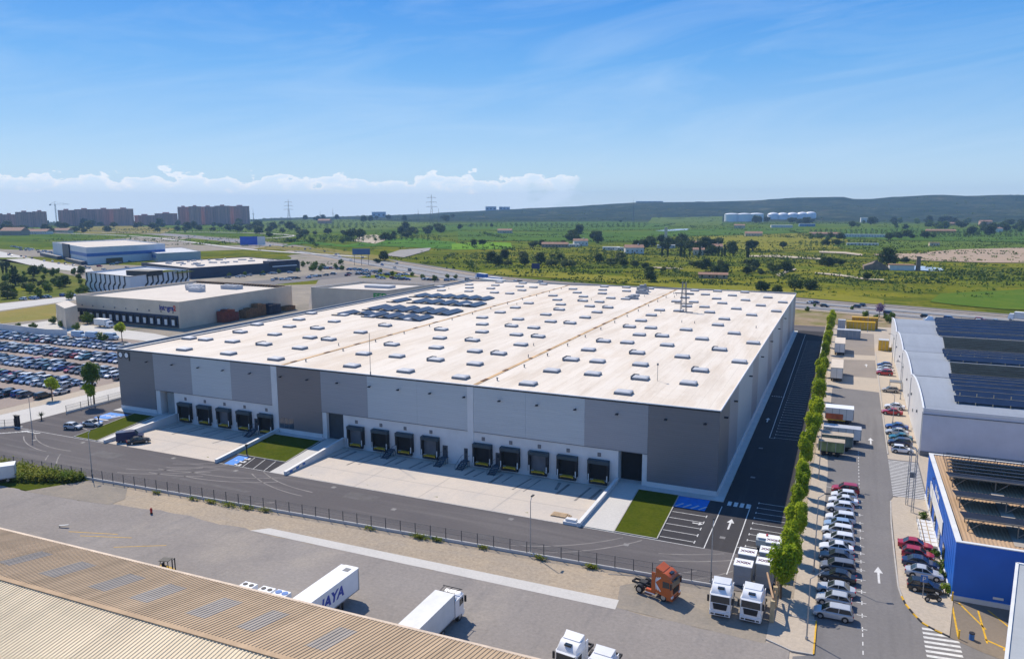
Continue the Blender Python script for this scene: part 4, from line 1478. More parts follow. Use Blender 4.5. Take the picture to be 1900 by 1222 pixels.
def tractor(root, col, accent, roofh=3.75, chassis=True, dark=False):
    """cab-over tractor: front at x=0 looking +x, built in the thing's own axes"""
    cm = mat('cab_'+root.name.split('.')[0]+('_dark' if dark else ''), col, 0.3, 0.05, 0.8, coat=0.5)
    w = 1.24
    b = MB()
    b.loft([[(x, -y, z0), (x, y, z0), (x, y, z1), (x, -y, z1)] for x, y, z0, z1 in ((-2.25, w, .95, 2.95), (-.25, w, .62, 2.95), (-.04, w*.94, .55, 2.9))])
    # sleeper roof with raked front and air deflector
    b.loft([[(-2.25, -w, 2.9), (-2.25, w, 2.9), (-2.25, w*.88, roofh), (-2.25, -w*.88, roofh)],
            [(-1.0, -w, 2.9), (-1.0, w, 2.9), (-1.0, w*.86, roofh-.05), (-1.0, -w*.86, roofh-.05)],
            [(-.12, -w*.95, 2.88), (-.12, w*.95, 2.88), (-.32, w*.8, 3.25), (-.32, -w*.8, 3.25)]])
    b.build('cab', cm, root, smooth=35, world=False)
    d = MB()
    d.loft([[(-2.3, -w*.9, roofh-.1), (-2.3, w*.9, roofh-.1), (-2.3, w*.85, roofh+.42), (-2.3, -w*.85, roofh+.42)], [(-1.35, -w*.8, roofh-.05), (-1.35, w*.8, roofh-.05), (-1.35, w*.74, roofh+.05), (-1.35, -w*.74, roofh+.05)]])
    for s in (-1, 1):
        d.box(-2.75, s*w-.04, 1.0, -2.25, s*w+.04, roofh-.2)
    d.build('air_deflector', cm, root, world=False)
    q = MB()
    q.loft([[(x, -w*.88, 1.92), (x, w*.88, 1.92), (x-.02, w*.86, 2.84), (x-.02, -w*.86, 2.84)] for x in (-.08, -.012)])
    q.box(-.06, -w*.88, 1.93, -.005, w*.88, 1.97)
    q.build('windscreen', M_GLASS, root, world=False)
    for s in (-1, 1):
        q = MB()
        q.add([(-.28, s*(w+.006), 1.95), (-1.25, s*(w+.006), 1.85), (-1.25, s*(w+.006), 2.7), (-.36, s*(w+.006), 2.7)], [(0, 1, 2, 3)])
        q.build('side_window', M_GLASS, root, world=False)
        m = MB()
        m.box(-.12, s*w+(0.03 if s > 0 else -.27), 1.95, .02, s*w+(.27 if s > 0 else -.03), 2.75)
        m.build('mirror', M_BLACK, root, world=False)
        h = MB()
        h.box(-.1, s*.98-.22, .72, .05, s*.98+.22, .95)
        h.build('headlight', M_LAMPW, root, world=False)
    g = MB()
    g.loft([[(-.02, -.72, 1.1), (-.02, .72, 1.1), (-.02, .85, 1.82), (-.02, -.85, 1.82)], [(.03, -.72, 1.1), (.03, .72, 1.1), (.01, .85, 1.82), (.01, -.85, 1.82)]])
    for k in range(4):
        g.box(.02, -.7, 1.2+k*.15, .05, .7, 1.24+k*.15)
    g.build('grille', M_BLACK, root, world=False)
    q = MB()
    q.loft([[(-.7, -w*1.01, .35), (-.7, w*1.01, .35), (-.7, w*1.01, .72), (-.7, -w*1.01, .72)], [(.06, -w*.96, .35), (.06, w*.96, .35), (.06, w*.96, .72), (.06, -w*.96, .72)]])
    q.build('bumper', cm, root, world=False)
    q = MB()
    q.box(.061, -.55, .42, .075, .55, .62)
    for s in (-1, 1):
        q.box(.061, s*.85-.18, .45, .08, s*.85+.18, .62)
    q.build('bumper_vents', M_BLACK, root, world=False)
    v = MB()
    v.loft([[(-.10, -w*.9, 2.88), (-.10, w*.9, 2.88), (-.10, w*.88, 2.98), (-.10, -w*.88, 2.98)], [(.10, -w*.85, 2.84), (.10, w*.85, 2.84), (.10, w*.85, 2.88), (.10, -w*.85, 2.88)]])
    v.build('sun_visor', M_BLACK if dark else cm, root, world=False)
    h = MB()
    h.box(-.85, -.38, roofh-.28, -.45, .38, roofh-.10)
    h.build('roof_hatch', M_GLASS, root, world=False)
    ys = 1.02
    for s in (-1, 1):
        wheel(root, -1.15, s*ys, s)
    if chassis:
        c = MB()
        for s in (-1, 1):
            c.box(-5.9, s*.42-.06, .8, -2.2, s*.42+.06, 1.08)
        c.box(-5.9, -.5, .8, -5.75, .5, 1.05)
        c.box(-3.3, -.45, 1.0, -2.5, .45, 1.35)
        c.loft([[(-5.0, -.5, 1.08), (-3.9, -.5, 1.08), (-3.9, .5, 1.08), (-5.0, .5, 1.08)], [(-4.9, -.45, 1.2), (-4.0, -.45, 1.2), (-4.0, .45, 1.2), (-4.9, .45, 1.2)]])
        c.build('chassis', M_BLACK, root, world=False)
        for s in (-1, 1):
            f = MB()
            f.box(-3.55, s*1.0-.22, .45, -2.35, s*1.0+.22, 1.0)
            f.build('fuel_tank', M_RIM if not accent else accent, root, world=False)
            m = MB()
            k = 8
            rr = [(-4.5+.68*math.cos(PI*i/k), .52+.68*math.sin(PI*i/k)) for i in range(k+1)]
            for (xa, za), (xb2, zb) in zip(rr, rr[1:]):
                m.quad((xa, s*.78, za), (xb2, s*.78, zb), (xb2, s*1.25, zb), (xa, s*1.25, za))
            m.build('mudguard', M_BLACK, root, world=False)
            wheel(root, -4.5, s*.98, s)
    return root


def lorry(name, label, loc, rz, col, accent=None, group=None, **k):
    r = thing(name, label, 'lorry', loc, rz, group)
    return tractor(r, col, accent, **k)


orange = mat('orange_lacquer', (0.50, 0.10, 0.012), 0.35, 0.1, 0.8, coat=0.4)
ot = thing('orange_truck', 'orange tractor unit with white zigzag stripes standing without a trailer by the fence', 'lorry', (0.9, -36.9, 0.02), R(-14))
tractor(ot, (0.50, 0.10, 0.012), orange, roofh=3.7, dark=True)
z = MB()
for s in (-1, 1):
    for dx, th in ((0, .10), (.32, .07), (.58, .05)):
        pts = [(-1.5-dx, 3.1-dx*.2), (-2.15+dx*.1-.15, 2.3), (-1.5-dx, 1.25+dx*.2)]
        for a, c in zip(pts, pts[1:]):
            z.bar((a[0], s*1.262, a[1]), (c[0], s*1.262, c[1]), .02, th*1.6)
    z.box(-3.6, s*1.23-.02, .52, -2.3, s*1.23+.02, .66)
z.build('zigzag_stripes', M_WHITE, ot, world=False)
lorry('white_truck', 'white tractor unit at the fence, nearer the orange one', (6.5, -38.9, 0.02), R(-88), (.78, .79, .80), roofh=3.72)
lorry('white_truck', 'white tractor unit beside the beige gate, front to the yard', (9.95, -38.7, 0.02), R(-92), (.78, .79, .80), roofh=3.65)
lorry('white_truck', 'white cab with high roof deflector cut by the bottom edge, left of another white cab', (-6.2, -57.4, 0.02), R(-97), (.78, .79, .80), roofh=3.75)
lorry('white_truck', 'white cab at the bottom edge, right of the cab with the high deflector', (-2.6, -58.0, 0.02), R(-95), (.78, .79, .80), roofh=3.3)


def box_body(root, L, W, z0, z1, x0, side_mat, roof_m, extras=True):
    b = MB()
    b.box(x0-L, -W/2, z0, x0, W/2, z1)
    o = b.build('cargo_box', side_mat, root, world=False)
    t = MB()
    t.box(x0-L-.02, -W/2-.03, z1-.10, x0+.02, W/2+.03, z1+.03)
    t.build('roof', roof_m, o, world=False)
    e = MB()
    for s in (-1, 1):
        for x in (x0-L, x0-.08):
            e.box(x, s*W/2-.06, z0, x+.08, s*W/2+.06, z1-.1)
        e.box(x0-L, s*W/2-.02, z0, x0, s*W/2+.02, z0+.14)
    e.build('edge_rails', M_STEEL, o, world=False)
    return o


# box lorries at the tan warehouse's docks, tails hidden by its eave
jt = thing('semi_trailer', 'long white trailer lettered in blue backed up to the tan corrugated warehouse', 'trailer', (-36.75, -52.2, 0), R(90))
jb_ = box_body(jt, 13.6, 2.55, 1.15, 4.0, 0, M_WHITE, M_WHITE)
q = MB()
q.box(-.02, -1.0, 2.4, .45, 1.0, 3.85)
q.build('cooling_unit', M_OFFW, jt, world=False)
q = MB()
q.box(-1.35, -.65, 4.03, -.55, .15, 4.07)
q.build('roof_vent', M_CURB, jt, world=False)
q = MB()
for s in (-.5, .5):
    q.box(-13.4, s-.06, .75, -.3, s+.06, 1.15)
for s in (-.95, .95):
    q.box(-3.1, s-.08, 0.02, -2.9, s+.08, 1.1)
    q.box(-9.5, s-.02, .55, -3.6, s+.02, 1.1)
q.build('chassis', M_BLACK, jt, world=False)
for x in (-9.6, -10.9, -12.2):
    for s in (-1, 1):
        wheel(jt, x, s*1.05, s, .5)
M_BLUEL = mat('blue_lettering', (0.03, 0.06, 0.36), 0.5, 0.08)
from mathutils import Euler
lettering('JAYA', 1.75, M_BLUEL, (-35.46, -57.35, 2.62), Euler((PI/2, 0, PI/2)), jt, shear=.25, sx=1.12)

bt = thing('box_lorry', 'white box lorry with cab facing away from the tan corrugated warehouse', 'lorry', (-22.7, -50.6, 0), R(90))
tractor(bt, (.74, .75, .76), None, roofh=3.0, chassis=False)
box_body(bt, 10.2, 2.55, 1.1, 4.0, -2.45, M_OFFW, M_OFFW)
q = MB()
q.box(-12.5, -.5, .6, -2.4, .5, 1.08)
q.build('chassis', M_BLACK, bt, world=False)
for x in (-5.2, -9.8):
    for s in (-1, 1):
        wheel(bt, x, s*1.0, s, .5)
q = MB()
q.box(-2.35, -1.0, 3.0, -1.9, 1.0, 3.8)
for s in (-.9, 0, .9):
    q.bar((-1.9, s, 3.85), (-.6, s*1.2, 3.7), .06, .06)
q.bar((-.6, -1.3, 3.72), (-.6, 1.3, 3.72), .07, .07)
q.build('roof_rack', M_BLACK, bt, world=False)

# far left van body at the picture's edge
vt = thing('box_van', 'white box van with small dark logo parked at the left edge by the weeds', 'van', (-117.0, -42.2, 0), R(52))
box_body(vt, 7.5, 2.4, .75, 3.1, 0, M_OFFW, M_WHITE)
q = MB().box(-7.4, -.9, .35, -.1, .9, .75)
q.build('chassis', M_BLACK, vt, world=False)
for x in (-1.2, -6.0):
    for s in (-1, 1):
        wheel(vt, x, s*.98, s, .4, .26)
q = MB()
for x, h in ((-4.6, .5), (-3.9, .38), (-3.2, .3)):
    q.box(x, -1.225, 1.5, x+.45, -1.205, 1.5+h)
q.build('logo', M_CURB, vt, world=False)

# dark pickup-like van on the left yard
pv_ = thing('delivery_van', 'navy box van standing beside the near-black saloon on the left loading yard', 'van', (-118.0, -17.5, -0.15), 0.75)
q = MB()
q.loft([[(x, -.98, z0), (x, .98, z0), (x, .9, z1), (x, -.9, z1)] for x, z0, z1 in ((-2.6, .4, 2.25), (.9, .4, 2.3), (1.5, .4, 1.5), (2.5, .45, 1.2))])
vnm = mat('van_navy', (.02, .03, .09), .35, .1, coat=.4)
q.build('body', vnm, pv_, smooth=35, world=False)
q = MB()
q.quad((1.52, -.84, 1.5), (1.52, .84, 1.5), (.98, .8, 2.22), (.98, -.8, 2.22))
q.build('windscreen', M_GLASS, pv_, world=False)
for x in (-1.7, 1.6):
    for s in (-1, 1):
        wheel(pv_, x, s*.9, s, .34, .24)


# trailers and containers in the long yard under the trees
def trailer(label, x0, y0, x1, y1, z1, sm, rm, cat='trailer', group='trailers and containers in the long yard', name='parked_trailer', wheels=True, z0=1.0, along='x'):
    t = thing(name, label, cat, ((x0+x1)/2, (y0+y1)/2, 0.02), 0, group)
    MB().box(x0, y0, z0, x1, y1, z1).build('cargo_box', sm, t)
    MB().box(x0-.04, y0-.04, z1-.02, x1+.04, y1+.04, z1+.10).build('roof', rm, t)
    e = MB()
    if along == 'x':
        n = max(3, int((x1-x0)/1.2))
        for i in range(n+1):
            x = x0+(x1-x0)*i/n
            e.box(x-.05, y0-.05, z0, x+.05, y0-.001, z1-.03)
    else:
        for x in (x0+.05, (x0+x1)/2, x1-.05):
            e.box(x-.05, y0-.05, z0, x+.05, y0-.001, z1-.03)
        n = max(3, int((y1-y0)/1.2))
        for i in range(n+1):
            y = y0+(y1-y0)*i/n
            e.box(x1+.001, y-.05, z0, x1+.05, y+.05, z1-.03)
    e.build('frame', M_STEEL, t)
    if wheels:
        c = MB()
        c.box(x0+.3, y0+.4, .6, x1-.3, y1-.4, z0)
        c.build('chassis', M_BLACK, t)
        pos = [(x0+1.0, y0+.3), (x0+2.2, y0+.3), (x1-1.2, y0+.3), (x0+1.0, y1-.3), (x1-1.2, y1-.3)] if along == 'x' else [(x0+.3, y0+1), (x1-.3, y0+1), (x0+.3, y0+2.3), (x1-.3, y0+2.3), (x1-.3, y1-2)]
        for x, y in pos:
            b = MB()
            if along == 'x':
                b.tube((x, y-.15, .48), (x, y+.15, .48), .46, 12)
            else:
                b.tube((x-.15, y, .48), (x+.15, y, .48), .46, 12)
            b.build('wheel', M_TYRE, t)
    return t


M_GRN = mat('faded_green_curtain', (0.20, 0.25, 0.10), 0.8, 0.45, 0.9, stretch=(1, 1, .5))
M_GRN2 = mat('grey_green_curtain', (0.17, 0.20, 0.17), 0.8, 0.35, 0.9)
M_RUSTR = mat('rusty_red_curtain', (0.42, 0.10, 0.035), 0.7, 0.4, 0.7)
trailer('green curtained trailer with sunken roof, nearest of the group of three', 14.7, 30.0, 19.4, 32.5, 2.9, M_GRN, mat('canvas_roof', (.42, .36, .28), .9, .2))
trailer('grey-green curtained trailer between the green one and the pale grey one', 15.1, 34.2, 20.9, 36.8, 3.1, M_GRN2, MATS['canvas_roof'])
trailer('pale grey trailer, longest and farthest of the group of three', 15.3, 39.8, 22.4, 42.4, 3.2, M_OFFW, mat('grey_tin', (.45, .47, .5), .5, .12))
ort = trailer('white trailer with rust-red lower side panels standing under the trees', 15.2, 55.0, 21.0, 58.4, 3.5, M_OFFW, M_WHITE)
MB().box(15.3, 54.93, 1.0, 18.9, 54.949, 2.3).build('lower_panel', M_RUSTR, ort)
MB().box(21.06, 55.3, 1.2, 21.10, 58.2, 2.4).build('end_panel', M_RUSTR, ort)
MB().box(15.6, 54.86, .75, 19.4, 54.95, 1.0).build('side_guard', M_YEL, ort)
trailer('white box trailer seen from its rear, nearer of the two under the trees', 15.2, 99.8, 18.3, 112.5, 3.9, M_OFFW, mat('cream_roof', (.62, .54, .44), .8, .12), along='y')
trailer('white box trailer seen from its rear, farther of the two under the trees', 15.4, 141.2, 18.5, 153.5, 3.9, M_OFFW, MATS['cream_roof'], along='y')
trailer('blue-grey metal container lying across the far end of the yard', 15.6, 176.0, 23.5, 179.5, 3.2, mat('blue_grey_tin', (.22, .27, .33), .5, .15), MATS['grey_tin'], 'container', name='shipping_container', wheels=False, z0=0.0)
trailer('small grey metal cabin beside the yellow containers', 15.5, 199.5, 18.2, 202.2, 3.6, MATS['grey_tin'], MATS['grey_tin'], 'container', name='shipping_container', wheels=False, z0=0.0)
trailer('long yellow container at the far end of the yard', 18.6, 200.5, 29.0, 203.4, 3.1, M_YEL, M_YEL, 'container', name='shipping_container', wheels=False, z0=0.0)
trailer('yellow container half hidden behind the long yellow one', 20.5, 204.5, 30.0, 207.2, 4.4, mat('dull_yellow', (.45, .27, .03), .6, .2), M_YEL, 'container', name='shipping_container', wheels=False, z0=0.0)
yc = trailer('yellow machine container with grey lid against the grey warehouse', 28.9, 155.6, 32.0, 159.2, 3.5, M_YEL, MATS['grey_tin'], 'container', name='machine_container', wheels=False, z0=0.0)
MB().box(32.0, 155.9, 0, 33.0, 157.0, 1.1).build('side_box', M_YEL, yc)
for nm, lab, x0, y0, x1, y1, h, sm in [('white_minivan', 'white long wheelbase van lying across the road behind the lorries', 8.4, -18.2, 11.9, -16.2, 1.95, M_OFFW)]:
    t = thing('storage_trough', 'long white metal tank standing on the parking lines beside the trees', 'tank', (10.1, -17.2, 0))
    b = MB()
    b.loft([[(x, y0+.35, .2), (x, y1-.35, .2), (x, y1, .7), (x, y1, 1.5), (x, y1-.3, 1.75), (x, y0+.3, 1.75), (x, y0, 1.5), (x, y0, .7)] for x in (8.3, 8.5, 11.6, 11.8)])
    b.build('tank_shell', mat('pale_green_tank', (.50, .54, .52), .5, .12), t)
    MB().box(8.5, -18.0, 1.755, 11.6, -16.4, 1.85).build('lid', M_WHITE, t)
    c = MB()
    c.tube((9.7, -17.1, 1.85), (9.7, -17.1, 2.15), .16, 8)
    c.build('filler_cap', M_LAMPR, t)
    c = MB()
    for xx in (8.9, 11.1):
        c.box(xx-.12, -18.0, 0, xx+.12, -16.4, .35)
    c.build('skid', M_BLACK, t)

# five lettered cabins behind the white tractors
CABS = [(1366, 1391, 1090, 'in the front pair, on the left', (1, 0)), (1397, 1420, 1086, 'in the front pair, on the right', (1, 0)), (1379, 1399, 1066, 'behind the front left cabin', (0, 0)), (1404, 1424, 1066, 'behind the front right cabin', (0, 0)), (1415, 1433, 1052, 'standing farthest back', (0, 0))]
M_CAB = mat('cabin_grey', (0.30, 0.32, 0.35), 0.6, 0.12, 0.6)
M_RBL = mat('dark_red_lettering', (0.10, 0.03, 0.06), 0.6, 0.2)
for i, (x0, y0, wd, dp, h, lab) in enumerate([(6.8, -29.9, 2.2, 2.0, 2.7, 'in front, at the left'), (9.45, -29.2, 2.1, 2.0, 3.1, 'in front, at the right'), (6.9, -26.4, 2.2, 2.0, 2.7, 'behind the front left cabin'), (9.5, -25.6, 2.1, 2.0, 3.1, 'behind the front right cabin'), (9.95, -22.0, 1.9, 1.8, 3.0, 'standing farthest back')]):
    t = thing('portable_cabin', 'grey cabin with lettered white roof behind the white tractors, '+lab, 'cabin', (x0+wd/2, y0+dp/2, 0), 0, 'lettered portable cabins')
    MB().box(x0, y0, .08, x0+wd, y0+dp, h).build('cabin_wall', M_CAB, t)
    MB().box(x0-.05, y0-.05, h, x0+wd+.05, y0+dp+.05, h+.12).build('roof', M_WHITE, t)
    e = MB()
    e.box(x0, y0-.03, h*.5-.03, x0+wd, y0-.001, h*.5+.03)
    for xx in (x0, x0+wd-.08):
        e.box(xx, y0-.03, .08, xx+.08, y0-.001, h)
    for xx in (x0+.2, x0+wd-.4):
        e.box(xx, y0+.2, 0, xx+.2, y0+dp-.2, .08)
    e.build('frame', M_STEEL, t)
    lettering('XXIIX', 0.85, M_RBL, (x0+wd/2, y0+dp/2, h+.135), Euler((0, 0, 0)), t, sx=.8)

# ------------------------------------------------------------------ trees
def crown_mesh(name, m, n, rx, ry, rz, cz, leaf, seed, lobes=9, shape='round', trunk=None):
    """crown of many small leaf faces clustered on twig clumps through an uneven volume"""
    rnd = random.Random(seed)
    b = MB()
    lob = []
    for i in range(lobes):
        if shape == 'column':
            t = (i+.5)/lobes
            lob.append((Vector((rnd.uniform(-.35, .35)*rx, rnd.uniform(-.35, .35)*ry, cz+(t*2-1)*rz*.85)), (.95-.5*abs(t-.35))*rnd.uniform(.75, 1.0)))
        else:
            a, u = rnd.uniform(0, 2*PI), rnd.uniform(-.75, .95)
            k = math.sqrt(max(0, 1-u*u))*rnd.uniform(.35, .72)
            lob.append((Vector((rx*k*math.cos(a), ry*k*math.sin(a), cz+rz*u*.72)), rnd.uniform(.38, .62)))
    for i in range(n):
        c, s = lob[rnd.randrange(len(lob))]
        d = Vector((rnd.gauss(0, 1), rnd.gauss(0, 1), rnd.gauss(0, 1))).normalized()
        rr = s*(rnd.random()**.35)*rnd.uniform(.8, 1.15)
        p = c+Vector((d.x*rx*rr, d.y*ry*rr, d.z*rz*rr*(1.0 if shape != 'column' else .35)))
        if p.z < cz-rz*1.05:
            p.z = cz-rz+rnd.random()*.3
        nrm = (d+Vector((rnd.uniform(-.8, .8), rnd.uniform(-.8, .8), rnd.uniform(-.3, 1.0)))).normalized()
        a = nrm.orthogonal().normalized()
        a.rotate(Matrix.Rotation(rnd.uniform(0, 6.28), 3, nrm))
        c2 = nrm.cross(a)
        L = leaf*rnd.uniform(.6, 1.35)
        Wd = L*rnd.uniform(.45, .7)
        b.add([p-a*L*.5, p+c2*Wd*.5+nrm*L*.08, p+a*L*.5, p-c2*Wd*.5+nrm*L*.08], [(0, 1, 2, 3)])
    return b.mesh(name, m)


def trunk_mesh(h, r, seed, spread=.6, crown_h=2.5):
    rnd = random.Random(seed)
    b = MB()
    b.tube((0, 0, -.3), (rnd.uniform(-.1, .1), rnd.uniform(-.1, .1), h), r*1.25, 7, 0, r*.75)
    for i in range(6):
        a = i*1.05+rnd.random()
        b.tube((0, 0, h*.85), (math.cos(a)*spread, math.sin(a)*spread, h+crown_h*rnd.uniform(.4, .8)), r*.5, 5, 0, r*.15)
    b.tube((0, 0, h), (0, 0, h+crown_h*.8), r*.7, 6, 0, r*.15)
    return b.mesh('trunk', M_TRUNK)


def tree_proto(name, crown, trunk):
    r = thing(name, 'tree', 'tree')
    for nm, me in (('crown', crown), ('trunk', trunk)):
        o = bpy.data.objects.new(nm, me)
        COL.objects.link(o)
        o.parent = r
    return tree_of(r)


LINE_T = [tree_proto('street_tree', crown_mesh('crown', M_LEAF, 3000, 1.5, 1.5, 2.5, 4.05, .40, 20+i, 10), trunk_mesh(2.2, .12, i, .7, 2.4)) for i in range(4)]
LOL = [tree_proto('lollipop_tree', crown_mesh('crown', M_LEAF, 2600, 1.9, 1.9, 1.7, 4.3, .45, 40, 12), trunk_mesh(2.9, .13, 5, .6, 1.4)),
       tree_proto('lollipop_tree', crown_mesh('crown', M_LEAFG, 3600, 2.35, 2.35, 2.4, 7.3, .45, 41, 14), trunk_mesh(5.2, .18, 6, .8, 2.2))]
FAR_R = [tree_proto('round_tree', crown_mesh('crown', M_LEAFD, 1000, 4.0+.5*i, 3.8, 3.3-.3*i, 3.5-.25*i, 1.0, 50+i, 12), trunk_mesh(1.2, .3, i, 1.2, 3.0)) for i in range(4)]
FAR_O = [tree_proto('olive_tree', crown_mesh('crown', M_LEAFO, 800, 3.6, 3.2, 2.1, 2.3, .95, 60+i, 11), trunk_mesh(1.3, .3, i, 1.0, 2.0)) for i in range(3)]
FAR_G = [tree_proto('bushy_tree', crown_mesh('crown', M_LEAFG, 800, 2.9, 2.8, 2.4, 2.7, .8, 70+i, 11), trunk_mesh(1.2, .2, i, .8, 2.0)) for i in range(3)]
CYP = [tree_proto('cypress', crown_mesh('crown', M_LEAFD, 650, 1.15, 1.15, 4.4, 5.0, .7, 80+i, 9, 'column'), trunk_mesh(1.0, .18, i, .3, 3.0)) for i in range(2)]
PALM = None
PROTOS_TREES = LINE_T+LOL+FAR_R+FAR_O+FAR_G+CYP

random.seed(21)
ROWY = [(-31.2, 1.28), (-25.4, 1.12), (-20.2, 1.0), (-14.8, 1.05), (-9.6, .92), (-4.4, 1.02), (1.0, .98), (6.4, 1.05), (12.2, .9), (18.2, 1.0), (24.6, 1.02), (31.0, .98), (37.2, 1.22), (43.6, 1.25), (50.4, 1.18), (58.0, 1.05), (66.5, 1.12),
        (75.5, 1.08), (85, 1.12), (95, 1.05), (105.5, 1.15), (117, 1.08), (129, 1.12), (142, 1.1), (156, 1.12), (170, 1.1), (185, 1.15), (200, 1.12), (214, 1.05)]
for i, (y, s) in enumerate(ROWY):
    x = 13.0+random.uniform(-.4, .4)
    s *= random.uniform(.80, 1.08) if 0 < i < len(ROWY)-1 else 1.0
    y += random.uniform(-.8, .8) if i else 0
    lab = 'lime green street tree in the long row between the warehouse road and the car yard'
    if i == 0:
        lab = 'largest lime green street tree, first of the row beside the beige gate'
    elif i == len(ROWY)-1:
        lab = 'last lime green street tree of the row beside the yellow containers'
    place(LINE_T[i % 4], (x, y, 0), random.uniform(0, 6.28), lab, 'street trees of the long row', None, (s*random.uniform(.88, 1.05), s*random.uniform(.80, .98), s*random.uniform(.92, 1.1)))
    # planting soil is part of the verge below

# ------------------------------------------------------------------ fences
M_MESHF = mat('welded_mesh', (0.22, 0.225, 0.23), 0.6, 0.1, 1.0, alpha=0.16)


def fence(label, p0, p1, n, h=2.0, plinth=.38, name='mesh_fence', mesh=True):
    t = thing(name, label, 'fence', ((p0[0]+p1[0])/2, (p0[1]+p1[1])/2, 0))
    b = MB()
    b.bar((p0[0], p0[1], plinth/2-.1), (p1[0], p1[1], plinth/2-.1), .28, plinth+.2)
    b.build('plinth', M_CONC, t)
    for i in range(n+1):
        f = i/n
        x, y = p0[0]+(p1[0]-p0[0])*f, p0[1]+(p1[1]-p0[1])*f
        MB().bar((x, y, plinth), (x, y, h), .09, .09).build('post', M_POST, t)
    if mesh:
        m = MB()
        m.add([(p0[0], p0[1], plinth), (p1[0], p1[1], plinth), (p1[0], p1[1], h-.05), (p0[0], p0[1], h-.05)], [(0, 1, 2, 3)])
        m.build('mesh_panel', M_MESHF, t)
        m = MB()
        for z in (plinth+.12, (h+plinth)/2, h-.06):
            m.bar((p0[0], p0[1], z), (p1[0], p1[1], z), .035, .035)
        m.build('rail', M_POST, t)
    return t


fence('long see-through wire fence with dark posts between the site road and the sandy strip', (-152.2, -39.2), (4.3, -31.5), 62)
fence('wire fence with dark posts on a concrete plinth along the left side street', (-150.4, -8.6), (-151.2, 60), 18, 2.0, .5)
fence('short wire fence running out from the dark gate post at the left edge', (-157.5, -27), (-150.5, -20.9), 5, 1.9, .3)
t = thing('gate_post', 'thick dark gate pillar at the left entrance of the site', 'gate post', (-150.0, -20.6, 0))
b = MB()
for dx in (-.35, .55):
    b.box(-150.0+dx-.22, -20.8, 0, -150+dx+.22, -20.35, 2.6)
b.box(-150.7, -20.9, 2.6, -149.1, -20.3, 2.75)
b.build('pillar', M_BLACK, t)
b = MB().box(-150.9, -21.1, -.05, -148.9, -20.0, .1)
b.build('footing', M_CONC, t)
# white kerb wall and small black posts
sheet('verge', [(12, -30.9), (14.2, -30.6), (14.2, 216), (10.9, 216), (10.9, 190)], 0.02, G_SAND, 'sandy planting strip under the row of street trees', cat='verge')
t = thing('kerb_wall', 'low pale wall between the dark side road and the row of street trees', 'low wall', (11.8, 80, 0))
b = MB()
b.add([(11.95, -30.8, -.3), (12.25, -30.8, -.3), (11.2, 190, -.3), (10.9, 190, -.3), (11.95, -30.8, .55), (12.25, -30.8, .55), (11.2, 190, .55), (10.9, 190, .55)],
      [(3, 2, 1, 0), (4, 5, 6, 7), (0, 1, 5, 4), (1, 2, 6, 5), (2, 3, 7, 6), (3, 0, 4, 7)])
b.build('wall_body', M_CONC, t)

# beige sliding gate by the white trucks
t = thing('yard_gate', 'beige framed yard gate standing open beside the white tractor unit', 'gate', (12.3, -33, 0))
M_BEI = mat('beige_gate', (.50, .40, .24), .7, .2, 1.0)
for y in (-37.2, -33.6, -30.4):
    MB().box(12.0, y-.22, 0, 12.5, y+.22, 2.7).build('gate_pillar', M_BEI, t)
b = MB()
for z in (2.3, .35):
    b.bar((12.25, -37.0, z), (12.25, -30.6, z), .12, .14)
for i in range(14):
    b.bar((12.25, -36.7+i*.45, .35), (12.25, -36.7+i*.45, 2.3), .05, .05)
b.bar((12.25, -37, 2.85), (11.0, -31.0, 3.0), .18, .22)
b.build('gate_leaf', mat('tan_steel', (.42, .27, .16), .6, .2), t)

# ------------------------------------------------------------------ lamp posts and masts
def lamp_post(label, x, y, h, ax, ay, group='lamp posts', z0=0.0, r=.085, m=None):
    t = thing('street_lamp', label, 'street lamp', (x, y, z0), 0, group)
    b = MB()
    b.tube((x, y, z0), (x, y, z0+h), r*1.1, 7, 0, r*.6)
    b.tube((x, y, z0), (x, y, z0+.35), r*2.0, 8)
    b.build('pole', m or M_STEEL, t)
    if ax or ay:
        MB().tube((x, y, z0+h-.05), (x+ax, y+ay, z0+h+.5), .045, 5).build('arm', m or M_STEEL, t)
    L = MB()
    d = Vector((ax, ay, 0)).normalized() if (ax or ay) else Vector((0, -1, 0))
    c = Vector((x+ax, y+ay, z0+h+(.5 if (ax or ay) else 0)))
    L.bar(c-d*.1, c+d*.65, .30, .12)
    L.build('lamp_head', M_BLACK, t)
    return t


lamp_post('slim street lamp in front of the large loading yard near its right end', -20.6, -32.2, 7.8, 0, .5)
lamp_post('slim street lamp at the fence corner above the weeds', -106.3, -35.3, 8.0, 0, .6)
lamp_post('slim street lamp by the left entrance crossing', -141.4, -22.9, 8.2, .5, -.3)
lamp_post('slim street lamp on the left side street fence', -150.6, -1.9, 7.5, -.6, 0)
lamp_post('tall slim street lamp at the site road facing the orange tractor unit', 4.1, -30.6, 8.0, 0, .6)
lamp_post('tall pole with long arm at the near corner of the car row', 16.2, -39.5, 7.4, 1.4, 1.6)
lamp_post('tall grey pole beside the middle of the white car row', 16.2, -22.0, 10.5, .8, .3)
lamp_post('thin grey pole under the trees near the far end of the white car row', 15.4, 15.8, 9.0, .7, 0)
lamp_post('tall pole against the grey warehouse wall, nearer of two', 32.0, 85.0, 9.2, -.9, 0)
lamp_post('tall pole against the grey warehouse wall, farther of two', 32.0, 131.0, 9.2, -.9, 0)
lamp_post('lamp post standing between the red saloon and the blue cars on the pale pavement', 29.2, 60.5, 6.5, -.9, 0)
lamp_post('lone lamp post by the yellow containers at the end of the yard', 26.2, 197, 9.5, -.9, 0)
t = thing('twin_mast', 'pair of lattice utility masts on the pavement corner before the blue building', 'utility mast', (29.4, 7.0, 0))
b = MB()
